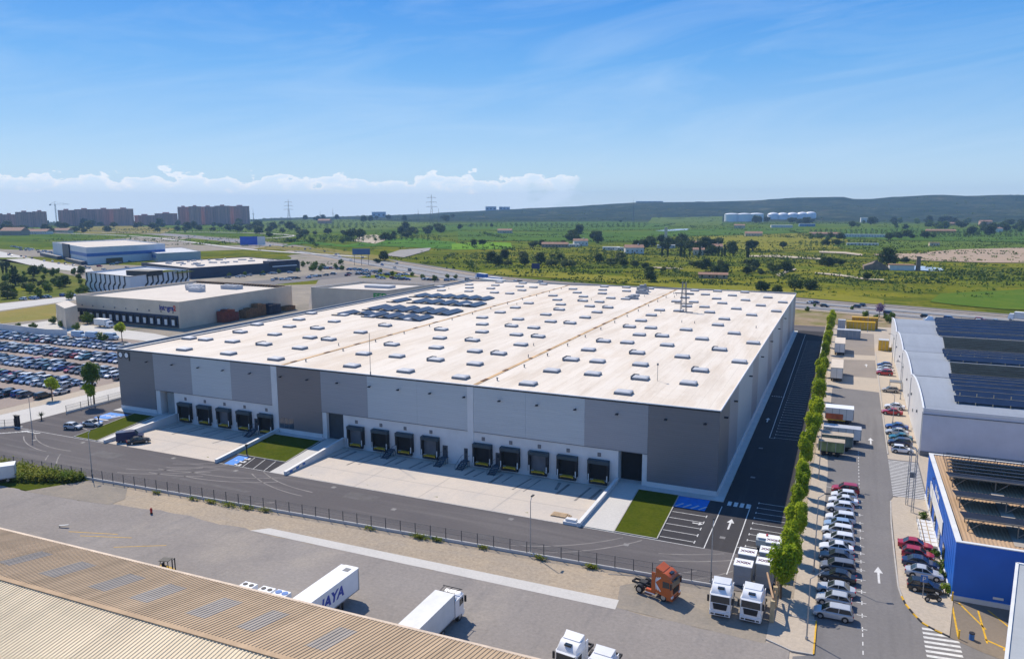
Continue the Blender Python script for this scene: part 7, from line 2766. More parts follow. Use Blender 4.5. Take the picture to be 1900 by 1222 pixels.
for i in range(64):
    k = random.randrange(4, len(HWS)-8)
    f = random.random()
    p, q = Vector(HWS[k]), Vector(HWS[k+1])
    d_ = random.choice([10, 6.6, 3.4, -3.2, -6.5, -10])
    o_ = offset(HWS, d_)
    p, q = Vector(o_[k]), Vector(o_[k+1])
    c = random.choices(names, wts)[0]
    FAR_CARS.append((random.choice(ks), *(p+(q-p)*f), .17, math.atan2(*(q-p).yx)+(PI if d_ > 0 else 0), c))
fc = MB()
cn_ = list(CC)
pm_ = [mat('far_paint_'+c.replace(' ', '_'), CC[c], .35, .05, coat=.5) for c in cn_]+[M_BLACK, M_GLASS, M_TYRE, M_LAMPW, M_LAMPR]
for kd, x, y, z, rz, c in FAR_CARS:
    me = SMALL[kd][0].data
    M_ = Matrix.Translation((x, y, z)) @ Matrix.Rotation(rz, 4, 'Z')
    n0 = len(fc.v)
    fc.v += [tuple(M_ @ v.co) for v in me.vertices]
    for pl in me.polygons:
        fc.f.append([n0+i for i in pl.vertices])
        fc.m.append(cn_.index(c) if pl.material_index == 0 else len(cn_)-1+pl.material_index)
tag(fc.build('distant_cars', pm_), 'distant little cars on the main road and the far shop car parks', 'cars', kind='stuff')
for k, d_, L, m, lab in ((23, 8, 11, M_BLUEP, 'blue lorry on the main road right of the shop car park'), (24, -5, 10, M_BLUEP, 'blue box lorry on the near carriageway of the main road'), (19, 9, 12, M_OFFW, 'white lorry on the main road behind the warehouse roof'), (12, -6, 11, M_OFFW, 'white lorry on the main road at the right')):
    o_ = offset(HWS, d_)
    p, q = Vector(o_[k]), Vector(o_[k+1])
    t = thing('road_lorry', lab, 'lorry', (p.x, p.y, .17), math.atan2(*(q-p).yx))
    box_body(t, L, 2.5, .9, 3.7, L/2-2.2, m, M_WHITE)
    q2_ = MB()
    q2_.loft([[(xx, -1.15, .5), (xx, 1.15, .5), (xx, 1.05, z1), (xx, -1.05, z1)] for xx, z1 in ((L/2-2.1, 2.9), (L/2-.4, 2.8), (L/2, 1.5))])
    q2_.build('cab', M_WHITE, t, world=False)
    for xx in (-L/2+1.3, L/2-1):
        for s in (-1, 1):
            wheel(t, xx, s*1.0, s, .45, .28)
t = thing('green_kiosk', 'long pale green bus-like kiosk behind the rear left corner of the white roof', 'kiosk', (*P2(915, 529, 0), 0), -.33)
MB().box(-9, -2.2, 0, 9, 2.2, 3.6).build('wall', mat('pale_green_wall', (.40, .50, .42), .6, .1), t, world=False)
MB().box(-9.4, -2.6, 3.6, 9.4, 2.6, 3.9).build('roof', M_OFFW, t, world=False)
MB().box(-8.4, -2.25, 1.2, 8, -2.201, 2.6).build('window', M_GLASS, t, world=False)


def billboard(label, px, py, w, h, zb, col, rz, two=None):
    p = P(px, py)
    t = thing('billboard', label, 'billboard', (p.x, p.y, 0), rz)
    b = MB().box(-w/2, -.15, zb, w/2, .15, zb+h)
    b.build('panel', mat('billboard_'+str(int(px)), col, .5, .15, .15), t, world=False)
    if two:
        MB().box(w/2, -.15, zb, w/2+two, .15, zb+h).build('panel', M_OFFW, t, world=False)
    for x in (-w*.4, 0, w*.4):
        MB().bar((x, .1, 0), (x, .1, zb+h*.6), .3, .3).build('post', M_POST, t, world=False)
    return t


billboard('blue-grey billboard on posts above the main road', 671, 492, 15, 5, 9, (.06, .13, .25), .4)
billboard('bright blue board with white end panel far behind the main road', 462, 456, 22, 11, 1, (.02, .10, .50), .5, 10)
billboard('small tilted navy board on the meadow behind the warehouse', 994, 506, 7, 4, 3, (.015, .03, .14), -.2)
"""countryside in the next part"""

# ------------------------------------------------------------------ fields
def fmat(name, col, c2, sc=.05, streak=None):
    return ground_mat(name, col, [(sc, c2, .42, .68, .8), (sc*5, tuple(c*.7 for c in col), .52, .75, .6)], .95, .2, streak=streak)


F_VINE = fmat('vineyard_green', (.07, .17, .014), (.10, .21, .018), .03, (.5, .02, .25, (.022, .05, .008), .48, .66, .8))
F_BRIGHT = fmat('bright_crop', (.13, .26, .016), (.16, .27, .02), .02)
F_DEEP = fmat('deep_green_crop', (.062, .125, .014), (.10, .165, .02), .012)
F_MID = fmat('mid_green_crop', (.105, .155, .018), (.085, .13, .018), .012)
F_DRY = fmat('dry_meadow', (.23, .19, .05), (.18, .175, .04), .02)
F_OLIVE = fmat('olive_meadow', (.19, .19, .02), (.24, .21, .03), .02)
F_DIRT = fmat('bare_field', (.40, .30, .215), (.36, .285, .215), .03)
F_PALE = fmat('pale_track', (.48, .41, .30), (.42, .37, .28), .06)
F_GREY = fmat('gravel_lot', (.33, .31, .285), (.28, .27, .255), .05)
F_LUSH = fmat('lush_meadow', (.075, .14, .014), (.13, .175, .02), .05)
M_POND = mat('plastic_sheeting', (.42, .50, .58), .25, .15, .05, space='world')


def field(name, pxs, m, label, lift=.35, **k):
    drape(name, [P2(x, y) for x, y in pxs], m, label, lift, **k)


field('field', [(520, 458), (560, 452), (660, 460), (705, 456), (840, 463), (846, 450), (760, 441), (705, 445), (640, 455), (560, 446)], F_VINE, 'green vineyard strip beyond the main road, left of the bright crop')
field('field', [(838, 453), (900, 449), (948, 451), (950, 462), (838, 464)], F_BRIGHT, 'brightest yellow-green crop field beyond the main road', .5)
field('field', [(800, 418), (960, 413), (1130, 411), (1240, 415), (1240, 424), (1060, 430), (900, 426), (800, 428)], F_DEEP, 'deep green far field band in the middle distance')
field('field', [(850, 429), (960, 432), (1180, 430), (1330, 424), (1490, 424), (1490, 432), (1210, 440), (1190, 448), (1080, 450), (960, 447), (850, 446)], F_DEEP, 'deep green field in front of the far band')
field('field', [(1210, 407), (1340, 407), (1340, 418), (1250, 420), (1200, 414)], F_MID, 'mid green field below the white storage tanks')
field('field', [(1250, 441), (1490, 433), (1580, 446), (1560, 462), (1420, 466), (1280, 456)], F_OLIVE, 'olive meadow behind the cypress houses')
field('field', [(1500, 428), (1640, 424), (1900, 424), (1960, 440), (1960, 450), (1700, 446), (1500, 440)], F_DEEP, 'deep green fields at the right below the houses')
field('field', [(1560, 447), (1800, 448), (1960, 452), (1960, 462), (1660, 466), (1540, 460)], F_MID, 'mid green field behind the bare dirt field')
field('field', [(1620, 472), (1700, 470), (1780, 463), (1960, 458), (1960, 488), (1840, 488), (1740, 485), (1650, 480)], F_DIRT, 'bare reddish field at the right', .4)
field('field', [(1745, 545), (1960, 535), (1960, 577), (1860, 574), (1770, 566), (1725, 560)], F_LUSH, 'lush green meadow beside the main road at the right')
field('field', [(880, 508), (1000, 514), (1300, 538), (1480, 552), (1640, 566), (1640, 556), (1500, 540), (1280, 524), (1060, 506), (930, 500)], F_OLIVE, 'yellow-olive meadow strip along the main road')
field('field', [(470, 462), (560, 466), (640, 478), (740, 488), (700, 474), (600, 460), (500, 456)], F_DRY, 'dry brownish meadow left of the main road billboard')
field('gravel_lot', [(712, 474), (742, 464), (800, 460), (796, 465), (750, 478)], F_GREY, 'pale gravel lot beyond the main road billboard', .5)
field('sand_pit', [(652, 447), (672, 437), (700, 436), (716, 446), (696, 453)], F_PALE, 'pale sand pit among dark trees', .6)
field('track', [(1390, 474.5), (1440, 474), (1500, 478), (1560, 482), (1560, 484), (1500, 481), (1440, 478), (1390, 477)], F_PALE, 'pale farm track right of the cypress houses', .6)
field('track', [(1440, 510), (1456, 504), (1476, 499), (1478, 501), (1458, 507), (1446, 514)], F_PALE, 'short pale path climbing the meadow', .6)
field('track', [(1512, 506), (1560, 510), (1612, 518), (1640, 519), (1640, 521), (1608, 520), (1556, 513), (1512, 508)], F_PALE, 'long pale path crossing the meadow at the right', .6)
field('track', [(1520, 466), (1570, 468), (1600, 472), (1600, 475), (1565, 471), (1520, 469)], F_PALE, 'pale track left of the bare field', .6)
field('track', [(1210, 496), (1250, 497), (1270, 500), (1250, 499.5), (1212, 498)], F_PALE, 'small pale path on the meadow behind the antenna mast', .6)
field('sheeted_field', [(1670, 496), (1700, 493), (1752, 499), (1748, 504), (1690, 502)], M_POND, 'pale blue plastic sheeted plot beside the ruin', .5)
field('sheeted_field', [(1215, 428.5), (1250, 425.5), (1280, 424.5), (1275, 427), (1240, 428.8)], M_POND, 'narrow pale blue sheeted plot in the deep green field', .6)
field('field', [(440, 412), (560, 408), (700, 410), (820, 414), (760, 424), (620, 430), (500, 436), (430, 428)], F_MID, 'green terraces behind the slip road')
field('field', [(100, 422), (240, 419), (330, 424), (300, 434), (160, 434)], F_DRY, 'dry slope behind the white showroom')

sheet('waste_ground', [(-152, 203.9), (33, 203.9), (60, 212), (84, 226), (20, 246), (-60, 268), (-152, 292)], -0.055, ground_mat('waste_soil', (.30, .225, .15), [(.03, (.15, .16, .035), .46, .60, .85), (.09, (.38, .30, .21), .5, .72, .7), (.35, (.17, .125, .085), .55, .74, .6)], .95, .22), 'brown waste ground with green patches between the warehouse and the main road', cat='ground')
for i, (px, py, s_, k) in enumerate(((1497, 577, .45, 0), (1512, 569, .35, 1), (1606, 588, .6, 2), (1650, 598, .6, 0), (1642, 592, .5, 1), (1655, 590, .55, 2), (1580, 574, .35, 0), (1626, 594, .5, 1))):
    x, y = P2(px, py)
    place(FAR_G[k], (x, y, -.1), i, 'green bush on the brown waste ground before the main road', 'bushes on the waste ground', None, s_)
x, y = P2(1632, 588)
t = thing('blossom_tree', 'slim tree with lilac blossom on the waste ground behind the yellow containers', 'tree', (x, y, 0))
o = bpy.data.objects.new('crown', crown_mesh('crown', leaf_mat('lilac_blossom', (.16, .08, .20), (.34, .22, .40), .6, .2), 700, 2.0, 2.0, 2.2, 4.2, .5, 5, 8))
COL.objects.link(o)
o.parent = t
MB().tube((x, y, -.2), (x, y, 4), .16, 6, 0, .06).build('trunk', M_TRUNK, t)

# ------------------------------------------------------------------ trees of the countryside
def scatter(n, box_, kinds, s0, s1, lab, group, seed, cond=None):
    rnd = random.Random(seed)
    for i in range(n):
        px, py = rnd.uniform(box_[0], box_[2]), rnd.uniform(box_[1], box_[3])
        x, y = P2(px, py)
        place(rnd.choice(kinds), (x, y, tz(x, y)-.1), rnd.uniform(0, 6.28), lab, group, None, rnd.uniform(s0, s1))


scatter(26, (905, 478, 1190, 496), FAR_O+FAR_R[:1], .8, 1.5, 'scrubby olive tree in the thicket behind the rear edge of the white roof', 'thicket behind the white roof', 1)
scatter(7, (1060, 434, 1112, 452), FAR_R, 1.6, 2.6, 'big dark tree round the farmhouse beyond the deep green field', 'trees round the farmhouse', 2)
scatter(16, (1170, 450, 1330, 464), FAR_R, 1.4, 2.3, 'dark tree round the pale houses in the middle distance', 'trees round the pale houses', 3)
scatter(14, (1225, 474, 1395, 480), CYP, .9, 1.35, 'dark cypress in the row before the pale houses', 'cypress row before the pale houses', 4)
scatter(9, (1290, 456, 1400, 474), FAR_R, 1.2, 2.0, 'dark tree beside the cypress row', 'trees beside the cypress row', 5)
scatter(18, (1190, 490, 1470, 512), FAR_R+FAR_O, .7, 1.25, 'dark shrub-like tree on the meadow beyond the antenna mast', 'trees on the meadow', 6)
for i, (px, py, s, k) in enumerate(((1208, 523, 1.1, 0), (1206, 508, .9, 1), (1312, 515, .9, 2), (1342, 511, .8, 0), (1394, 497, 1.15, 1), (1431, 501, 1.05, 2), (1459, 503, 1.15, 3), (1412, 541, .95, 0), (1421, 540, .8, 1), (1443, 543, .8, 2), (1474, 540, 1.1, 1), (1502, 536, 1.0, 3), (1510, 537, .8, 0), (1295, 497, .9, 1), (1302, 499, .9, 0), (1530, 492, 1.3, 2), (1545, 492, 1.2, 3), (1538, 494, 1.1, 0), (1560, 493, .9, 1), (1677, 487, .9, 2), (1610, 520, .8, 1))):
    x, y = P2(px, py)
    place(FAR_R[k], (x, y, tz(x, y)-.1), i, 'dark round bush standing alone on the olive meadow beyond the main road', 'lone bushes on the olive meadow', None, s)
x, y = P2(1648, 494)
place(FAR_R[0], (x, y, -.1), 0, 'tall dark tree towering over the ruin at the right', None, None, (2.0, 2.0, 2.2))
scatter(34, (1560, 412, 1900, 426), FAR_R+FAR_G, 1.8, 3.4, 'dark tree among the houses at the foot of the far hills', 'trees at the foot of the hills', 7)
scatter(12, (1790, 424, 1900, 438), FAR_G+FAR_R, 1.6, 2.6, 'green tree beside the pink houses at the right', 'trees beside the pink houses', 8)
scatter(12, (1340, 411, 1520, 416), FAR_R, 2.2, 3.2, 'dark tree in front of the white storage tanks', 'trees before the storage tanks', 9)
scatter(20, (480, 432, 800, 446), FAR_R+FAR_O, 1.5, 2.6, 'dark tree in the belt beyond the blue board', 'tree belt beyond the blue board', 10)
scatter(9, (740, 424, 860, 436), FAR_R, 1.8, 2.8, 'dark tree standing in the far green fields', 'trees in the far green fields', 11)
scatter(22, (0, 422, 330, 436), FAR_R+FAR_O, 1.6, 2.8, 'dark tree on the slope below the brick red towers', 'trees below the red towers', 12)
scatter(14, (330, 418, 480, 432), FAR_R+FAR_O, 1.8, 2.8, 'dark tree on the wooded bank behind the slip road', 'trees on the wooded bank', 13)
scatter(10, (520, 444, 700, 452), FAR_G, 1.0, 1.8, 'green tree along the vineyard strip', 'trees along the vineyard strip', 14)
for i, (px, py) in enumerate(((880, 456), (896, 456), (1003, 456), (990, 458), (1045, 458), (1452, 461), (1531, 455), (1552, 455), (912, 421), (1151, 413))):
    x, y = P2(px, py)
    place(FAR_R[i % 4], (x, y, -.1), i, 'single dark tree out in the green crop fields', 'single trees in the crop fields', None, 1.2+.1*(i % 4))

scatter(26, (10, 416, 330, 424), FAR_R+FAR_O, 2.0, 3.2, 'dark tree in the belt right below the red towers', 'tree belt below the red towers', 15)
scatter(16, (440, 414, 560, 432), FAR_R+FAR_O, 2.0, 3.0, 'dark tree on the terraces right of the red towers', 'trees on the terraces', 16)
scatter(14, (560, 404, 840, 412), FAR_R, 2.4, 3.4, 'dark far tree below the skyline near the pylons', 'far trees near the pylons', 19)
scatter(16, (1480, 438, 1800, 446), FAR_R+FAR_G, 1.2, 1.9, 'green tree along the grey sheds at the right', 'trees along the grey sheds', 18)
ob = MB()
rnd = random.Random(79)
for (xa, ya, xb, yb, sx, sy, hh) in ((1090, 462, 1180, 492, 5.5, 6.0, 2.2), (868, 470, 1050, 484, 5.5, 7, 2.2), (1480, 448, 1640, 459, 6, 8, 2.4), (1500, 426, 1900, 438, 8, 14, 3.0), (560, 438, 820, 447, 8, 12, 3.0), (870, 415, 1200, 422, 12, 22, 3.4), (1210, 442, 1300, 450, 7, 9, 2.6), (470, 414, 700, 424, 14, 22, 3.6), (1400, 480, 1560, 488, 6, 7, 1.8), (1500, 528, 1700, 540, 4.5, 5.5, 1.2)):
    q = [Vector(P2(xa, yb)), Vector(P2(xb, yb)), Vector(P2(xb, ya)), Vector(P2(xa, ya))]
    nu = max(2, min(70, int((q[1]-q[0]).length/sx)))
    nv_ = max(2, min(44, int((q[3]-q[0]).length/sy)))
    for i in range(nu):
        for j in range(nv_):
            if rnd.random() < .22:
                continue
            u, v = (i+rnd.gauss(.5, .14))/nu, (j+rnd.gauss(.5, .10))/nv_
            p = (q[0]*(1-u)+q[1]*u)*(1-v)+(q[3]*(1-u)+q[2]*u)*v
            if min((p.x-k[0])**2+(p.y-k[1])**2 for k in HWS[8:]) < 26**2:
                continue
            z = tz(p.x, p.y)
            h_ = hh*rnd.uniform(.6, 1.25)
            for k in range(8):
                o = Vector((p.x+rnd.gauss(0, h_*.34), p.y+rnd.gauss(0, h_*.34), z+rnd.uniform(.1, h_)))
                nrm = Vector((rnd.gauss(0, 1), rnd.gauss(0, 1), rnd.gauss(.5, 1))).normalized()
                a = nrm.orthogonal().normalized()
                c = nrm.cross(a)
                L = h_*rnd.uniform(.3, .55)
                ob.add([o-a*L*.6, o+c*L*.5, o+a*L*.6, o-c*L*.5], [(0, 1, 2, 3)])
tag(ob.build('orchards', leaf_mat('orchard_foliage', (.04, .08, .013), (.13, .185, .026), .10, .15)), 'rows of small orchard trees over the fields, far too many to count', 'orchards', kind='stuff')

# low scrub: nobody could count it
rnd = random.Random(77)
sb = MB()
for i in range(3600):
    px, py = rnd.uniform(-20, 1930), 402+150*rnd.random()**1.6
    if py > 470 and px < 880:
        continue
    if py > 500+ (px-880)*.085 and px < 1640:
        continue
    x, y = P2(px, py)
    if (x+300)**2+(y-394)**2 < 60**2:
        continue
    nv = mnoise.noise((x*.006, y*.006, 9))
    if nv < -.05 and rnd.random() < .75:
        continue
    r = math.hypot(x-CAM.x, y-CAM.y)
    s = rnd.uniform(.5, 1.5)*(1+r/1100)
    z = tz(x, y)
    for k in range(12):
        o = Vector((x+rnd.gauss(0, s*.75), y+rnd.gauss(0, s*.75), z+rnd.uniform(.0, s*.6)))
        nrm = Vector((rnd.gauss(0, 1), rnd.gauss(0, 1), rnd.gauss(.6, 1))).normalized()
        a = nrm.orthogonal().normalized()
        c = nrm.cross(a)
        L = s*rnd.uniform(.35, .7)
        sb.add([o-a*L*.6, o+c*L*.5, o+a*L*.6, o-c*L*.5], [(0, 1, 2, 3)])
tag(sb.build('scrub', M_LEAFG), 'low dark scrub dotted over the fields and hill feet', 'scrub', kind='stuff')

# hedgerows and reed lines between the fields, too many to count
hb = MB()
rnd = random.Random(78)
for i in range(330):
    px, py = rnd.uniform(-20, 1930), 404+122*rnd.random()**1.25
    if py > 455 and px < 760 or py > 506+(px-880)*.085:
        continue
    x0, y0 = P2(px, py)
    r = math.hypot(x0-CAM.x, y0-CAM.y)
    a = rnd.gauss(-YAW, .22)+(PI/2 if rnd.random() < .12 else 0)
    n = int(rnd.uniform(14, 46))
    st = 3.2+r/420
    hgt_ = rnd.uniform(.8, 2.4)*(1+r/2600)
    for j in range(n):
        x, y = x0+math.cos(a)*st*(j-n/2)+rnd.gauss(0, 1.0), y0+math.sin(a)*st*(j-n/2)+rnd.gauss(0, 1.0)
        if y < 300 and x > -230:
            continue
        if min((x-p[0])**2+(y-p[1])**2 for p in HWS) < 30**2 or rnd.random() < .15:
            continue
        z = tz(x, y)
        hh = hgt_*rnd.uniform(.5, 1.3)
        for k in range(7):
            o = Vector((x+rnd.gauss(0, st*.4), y+rnd.gauss(0, 1.2), z+rnd.uniform(.1, hh)))
            nrm = Vector((rnd.gauss(0, 1), rnd.gauss(0, 1), rnd.gauss(.5, 1))).normalized()
            u = nrm.orthogonal().normalized()
            c = nrm.cross(u)
            L = (.8+hh*.4)*rnd.uniform(.6, 1.1)
            hb.add([o-u*L*.6, o+c*L*.5, o+u*L*.6, o-c*L*.5], [(0, 1, 2, 3)])
tag(hb.build('hedgerows', leaf_mat('hedge_foliage', (.035, .07, .012), (.12, .165, .024), .12, .15)), 'dark hedges and reed lines between the fields beyond the main road', 'hedges', kind='stuff')

# ------------------------------------------------------------------ houses, towers, tanks
def house(label, px, py, w, d, h, rz, wall, roof, flat=False, chim=True):
    w, d, h = w*.8, d*.75, h*.72
    x, y = P2(px, py)
    t = thing('farm_house', label, 'house', (x, y, tz(x, y)), rz)
    wm = mat('render_'+wall, {'white': (.68, .66, .62), 'pink': (.60, .36, .27), 'cream': (.60, .50, .36), 'stone': (.34, .27, .20), 'blue': (.16, .28, .46), 'orange': (.60, .33, .08)}[wall], .85, .1, .3)
    rm = M_TERRA if roof == 'tile' else (MATS['grey_tin'] if roof == 'grey' else M_OFFW)
    MB().box(-w/2, -d/2, -.5, w/2, d/2, h).build('wall', wm, t, world=False)
    r = MB()
    if flat:
        r.box(-w/2-.2, -d/2-.2, h, w/2+.2, d/2+.2, h+.35)
    else:
        rh = d*.24
        r.add([(-w/2-.4, -d/2-.4, h-.1), (w/2+.4, -d/2-.4, h-.1), (w/2+.4, 0, h+rh), (-w/2-.4, 0, h+rh), (-w/2-.4, d/2+.4, h-.1), (w/2+.4, d/2+.4, h-.1)], [(0, 1, 2, 3), (3, 2, 5, 4), (0, 3, 4), (1, 5, 2), (0, 4, 5, 1)])
    ro = r.build('roof', rm, t, world=False)
    if chim and not flat:
        MB().box(w*.2, -.5, h, w*.2+1, .5, h+d*.24+1.2).build('chimney', wm, ro, world=False)
    n = max(2, int(w/4))
    for i in range(n):
        u = -w/2+w*(i+.5)/n
        MB().box(u-.6, -d/2-.06, h*.35, u+.6, -d/2-.001, h*.35+1.4).build('window', M_GLASS, t, world=False)
    MB().box(-.6, -d/2-.08, 0, .6, -d/2-.061, 2.2).build('door', M_WOOD, t, world=False)
    return t


house('red roofed farmhouse alone in the far deep green field', 937, 433, 34, 16, 8, .3, 'cream', 'tile')
house('long low barn with tan roof beside the farmhouse trees', 1030, 459, 40, 12, 6, .25, 'stone', 'tile', chim=False)
house('white farmhouse with pinkish tile roof below the big dark trees', 1077, 456, 22, 14, 9, .5, 'white', 'tile')
house('row of white outbuildings with dark doors beside the farmhouse', 1062, 458, 22, 8, 4, .3, 'white', 'white', True)
house('white barn with flat white roof on the meadow', 1134, 464, 24, 9, 5, .25, 'white', 'white', True)
house('small white shed right of the white barn', 1151, 465, 9, 7, 5, .3, 'white', 'white', True)
house('large white villa with stepped pink roofs left of the cypress row', 1176, 470, 24, 16, 9, .4, 'white', 'tile')
house('white walled house with long white roof behind the cypress row', 1236, 460, 26, 9, 5, .2, 'white', 'white', True)
house('cream house with tile roof at the middle of the cypress row', 1296, 473, 14, 10, 8, .2, 'cream', 'tile')
house('tan house with tile roof above the cypress row', 1289, 458, 12, 9, 8, .2, 'cream', 'tile')
house('house with long orange tile roof at the right end of the cypress row', 1324, 463, 24, 14, 6, .3, 'cream', 'tile')
house('lone house with bright orange roof on the green rise', 1398, 438, 34, 16, 7, .2, 'cream', 'tile')
house('pale rubble cottage with reddish roof standing alone on the near meadow', 1323, 516, 24, 7, 4, .15, 'stone', 'tile', chim=False)
house('orange and white houses left of the storage tanks', 1372, 423, 30, 14, 9, .1, 'cream', 'tile')
house('blue roofed shed right of the storage tanks', 1497, 420, 46, 20, 9, .2, 'blue', 'grey', True)
house('white hall with pale roof beside the blue shed', 1450, 422, 60, 20, 8, .2, 'white', 'white', True)
house('long greenhouse-like grey building in the fields at the right', 1600, 456, 45, 8, 4, .05, 'white', 'grey', True)
house('row of brick coloured houses at the left end of the grey sheds', 1530, 438, 60, 12, 6, .05, 'pink', 'tile', chim=False)
house('grey sheds in a line at the right of the brick coloured houses', 1600, 440, 90, 12, 6, .05, 'white', 'grey', True)
house('small tan hut with dark opening above the bare field', 1733, 457, 14, 9, 6, .1, 'cream', 'tile', True)
house('long terracotta roofed row before the dark trees at the right', 1745, 432, 60, 14, 6, .05, 'orange', 'tile', chim=False)
house('white house with blue windows on the hill foot at the right', 1612, 412, 60, 30, 18, .1, 'white', 'white', True)
house('pink walled house with tile roof high among trees at the right', 1828, 418, 34, 18, 14, .2, 'pink', 'tile')
house('small red roofed house at the far right', 1852, 431, 18, 12, 10, .9, 'white', 'tile')
house('orange roofed shed in front of the hill trees', 1765, 418, 36, 14, 8, .1, 'orange', 'tile', chim=False)
house('tan hipped farm building left below the red towers', 28, 436, 50, 34, 12, .4, 'stone', 'tile', chim=False)
house('long tan roofed sheds left below the red towers', 72, 434, 60, 24, 8, .3, 'white', 'tile', chim=False)
house('pinkish roofed sheds above the white showroom', 108, 432, 70, 22, 8, .3, 'cream', 'tile', chim=False)
house('low pink house in the belt of trees left of the sand pit', 603, 415, 50, 26, 14, .2, 'pink', 'tile')
# ruined stone house
x, y = P2(1625, 500)
t = thing('stone_ruin', 'broken stone ruin with one gable standing under the tall dark tree', 'ruin', (x, y, 0), .1)
b = MB()
b.add([(-9, -5, 0), (8, -5, 0), (8, -5, 2.5), (2, -5, 4), (0, -5, 8.5), (-3, -5, 5), (-9, -5, 3)], [tuple(range(7))])
b.add([(-9, 5, 0), (8, 5, 0), (8, 5, 3), (0, 5, 7), (-9, 5, 3)], [(4, 3, 2, 1, 0)])
b.add([(-9, -5, 0), (-9, 5, 0), (-9, 5, 3), (-9, -5, 3)], [(3, 2, 1, 0)])
b.add([(8, -5, 0), (8, 5, 0), (8, 5, 3), (8, -5, 2.5)], [(0, 1, 2, 3)])
b.add([(-9, -5, 3), (-3, -5, 5), (0, 0, 7), (-9, 5, 3)], [(0, 1, 2, 3)])
b.build('wall', mat('old_stone', (.22, .17, .13), .95, .3, .4, bmp=.3), t, world=False)
MB().box(9, -4, 0, 26, 4, 4).build('side_wall', M_OFFW, t, world=False)
MB().box(8.6, -4.4, 4, 26.4, 4.4, 4.4).build('roof', M_TERRA, t, world=False)
x, y = P2(1703, 502)
t = thing('brick_chimney', 'lone brown brick stack standing on the sheeted plot', 'chimney', (x, y, 0))
MB().loft([[(x-1.6, y-1.6, 0), (x+1.6, y-1.6, 0), (x+1.6, y+1.6, 0), (x-1.6, y+1.6, 0)], [(x-1.3, y-1.3, 10), (x+1.3, y-1.3, 10), (x+1.3, y+1.3, 10), (x-1.3, y+1.3, 10)]]).build('shaft', MATS['old_stone'], t)
MB().box(x-1.6, y-1.6, 10, x+1.6, y+1.6, 10.8).build('cap', MATS['old_stone'], t)
x, y = P2(1235, 455)
t = thing('white_chimney', 'tall pale square chimney among the dark trees', 'chimney', (x, y, 0))
MB().box(x-1.5, y-1.5, 0, x+1.5, y+1.5, 22).build('shaft', M_PLASTER, t)
MB().box(x-1.9, y-1.9, 22, x+1.9, y+1.9, 22.8).build('cap', M_PLASTER, t)


def tower_mat():
    m, nt, b = _nt('brick_red_flats')
    tc_ = nt.nodes.new('ShaderNodeTexCoord')
    br = nt.nodes.new('ShaderNodeTexBrick')
    br.offset = 0
    br.inputs['Scale'].default_value = 1
    br.inputs['Brick Width'].default_value = 4.2
    br.inputs['Row Height'].default_value = 3.0
    br.inputs['Mortar Size'].default_value = .75
    br.inputs['Color1'].default_value = (.16, .12, .12, 1)
    br.inputs['Color2'].default_value = (.34, .22, .18, 1)
    br.inputs['Mortar'].default_value = (.62, .33, .25, 1)
    mp = nt.nodes.new('ShaderNodeMapping')
    mp.inputs['Rotation'].default_value = (PI/2, 0, 0)
    nt.links.new(tc_.outputs['Object'], mp.inputs['Vector'])
    nt.links.new(mp.outputs[0], br.inputs['Vector'])
    nt.links.new(br.outputs['Color'], b.inputs['Base Color'])
    b.inputs['Roughness'].default_value = .8
    return m


M_FLAT = tower_mat()
M_FLATS = mat('brick_red_render', (.60, .33, .26), .85, .12, .05)


def flats(label, px0, px1, pyt, dist, base=412, group='brick red apartment towers'):
    a, c = PD(px0, base, dist), PD(px1, base, dist)
    w_ = (c-a).length
    mid = (a+c)/2
    top = PD((px0+px1)/2, pyt, dist).z
    z0 = tz(mid.x, mid.y)
    h = top-z0
    t = thing('apartment_tower', label, 'apartment block', (mid.x, mid.y, z0), math.atan2((c-a).y, (c-a).x), group)
    MB().box(-w_/2, -9, -4, w_/2, 9, h).build('facade', M_FLAT, t, world=False)
    MB().box(-w_/2-.3, -9.3, h, w_/2+.3, 9.3, h+1.2).box(-w_*.15, -4, h+1.2, w_*.15, 4, h+4.5).build('roof', M_FLATS, t, world=False)
    n = max(2, int(w_/16))
    for i in range(n):
        u = -w_/2+w_*(i+.5)/n
        MB().box(u-2.2, -10.6, 2, u+2.2, -9.001, h-2).build('balcony_stack', M_FLATS, t, world=False)


rnd = random.Random(2)
for x0, x1, yt, lab in ((-30, 6, 397, 'leftmost brick red apartment tower cut by the left edge'), (6, 30, 398.5, 'low brick red apartment tower next to the one cut by the left edge'), (30, 62, 394, 'brick red apartment tower left of the tower crane'), (62, 88, 393, 'brick red apartment tower nearest the tower crane on its left'),
                        (109, 140, 390.5, 'first brick red tower of the long middle block, right of the crane'), (140, 176, 389, 'second brick red tower of the long middle block'), (176, 212, 388.5, 'third brick red tower of the long middle block'), (212, 249, 388, 'right end tower of the long middle block'),
                        (250, 288, 400, 'low row of flats between the two tall tower groups, left part'), (288, 330, 396.5, 'low row of flats between the two tall tower groups, right part'),
                        (331, 352, 384.5, 'left end tower of the right-hand tall group'), (352, 374, 383.5, 'second tower of the right-hand tall group'), (374, 400, 384, 'third tower of the right-hand tall group'), (400, 428, 382.5, 'fourth tower of the right-hand tall group with a roof peak'), (428, 464, 383, 'right end tower of the right-hand tall group')):
    flats(lab, x0, x1, yt, 2450+rnd.uniform(-60, 60))


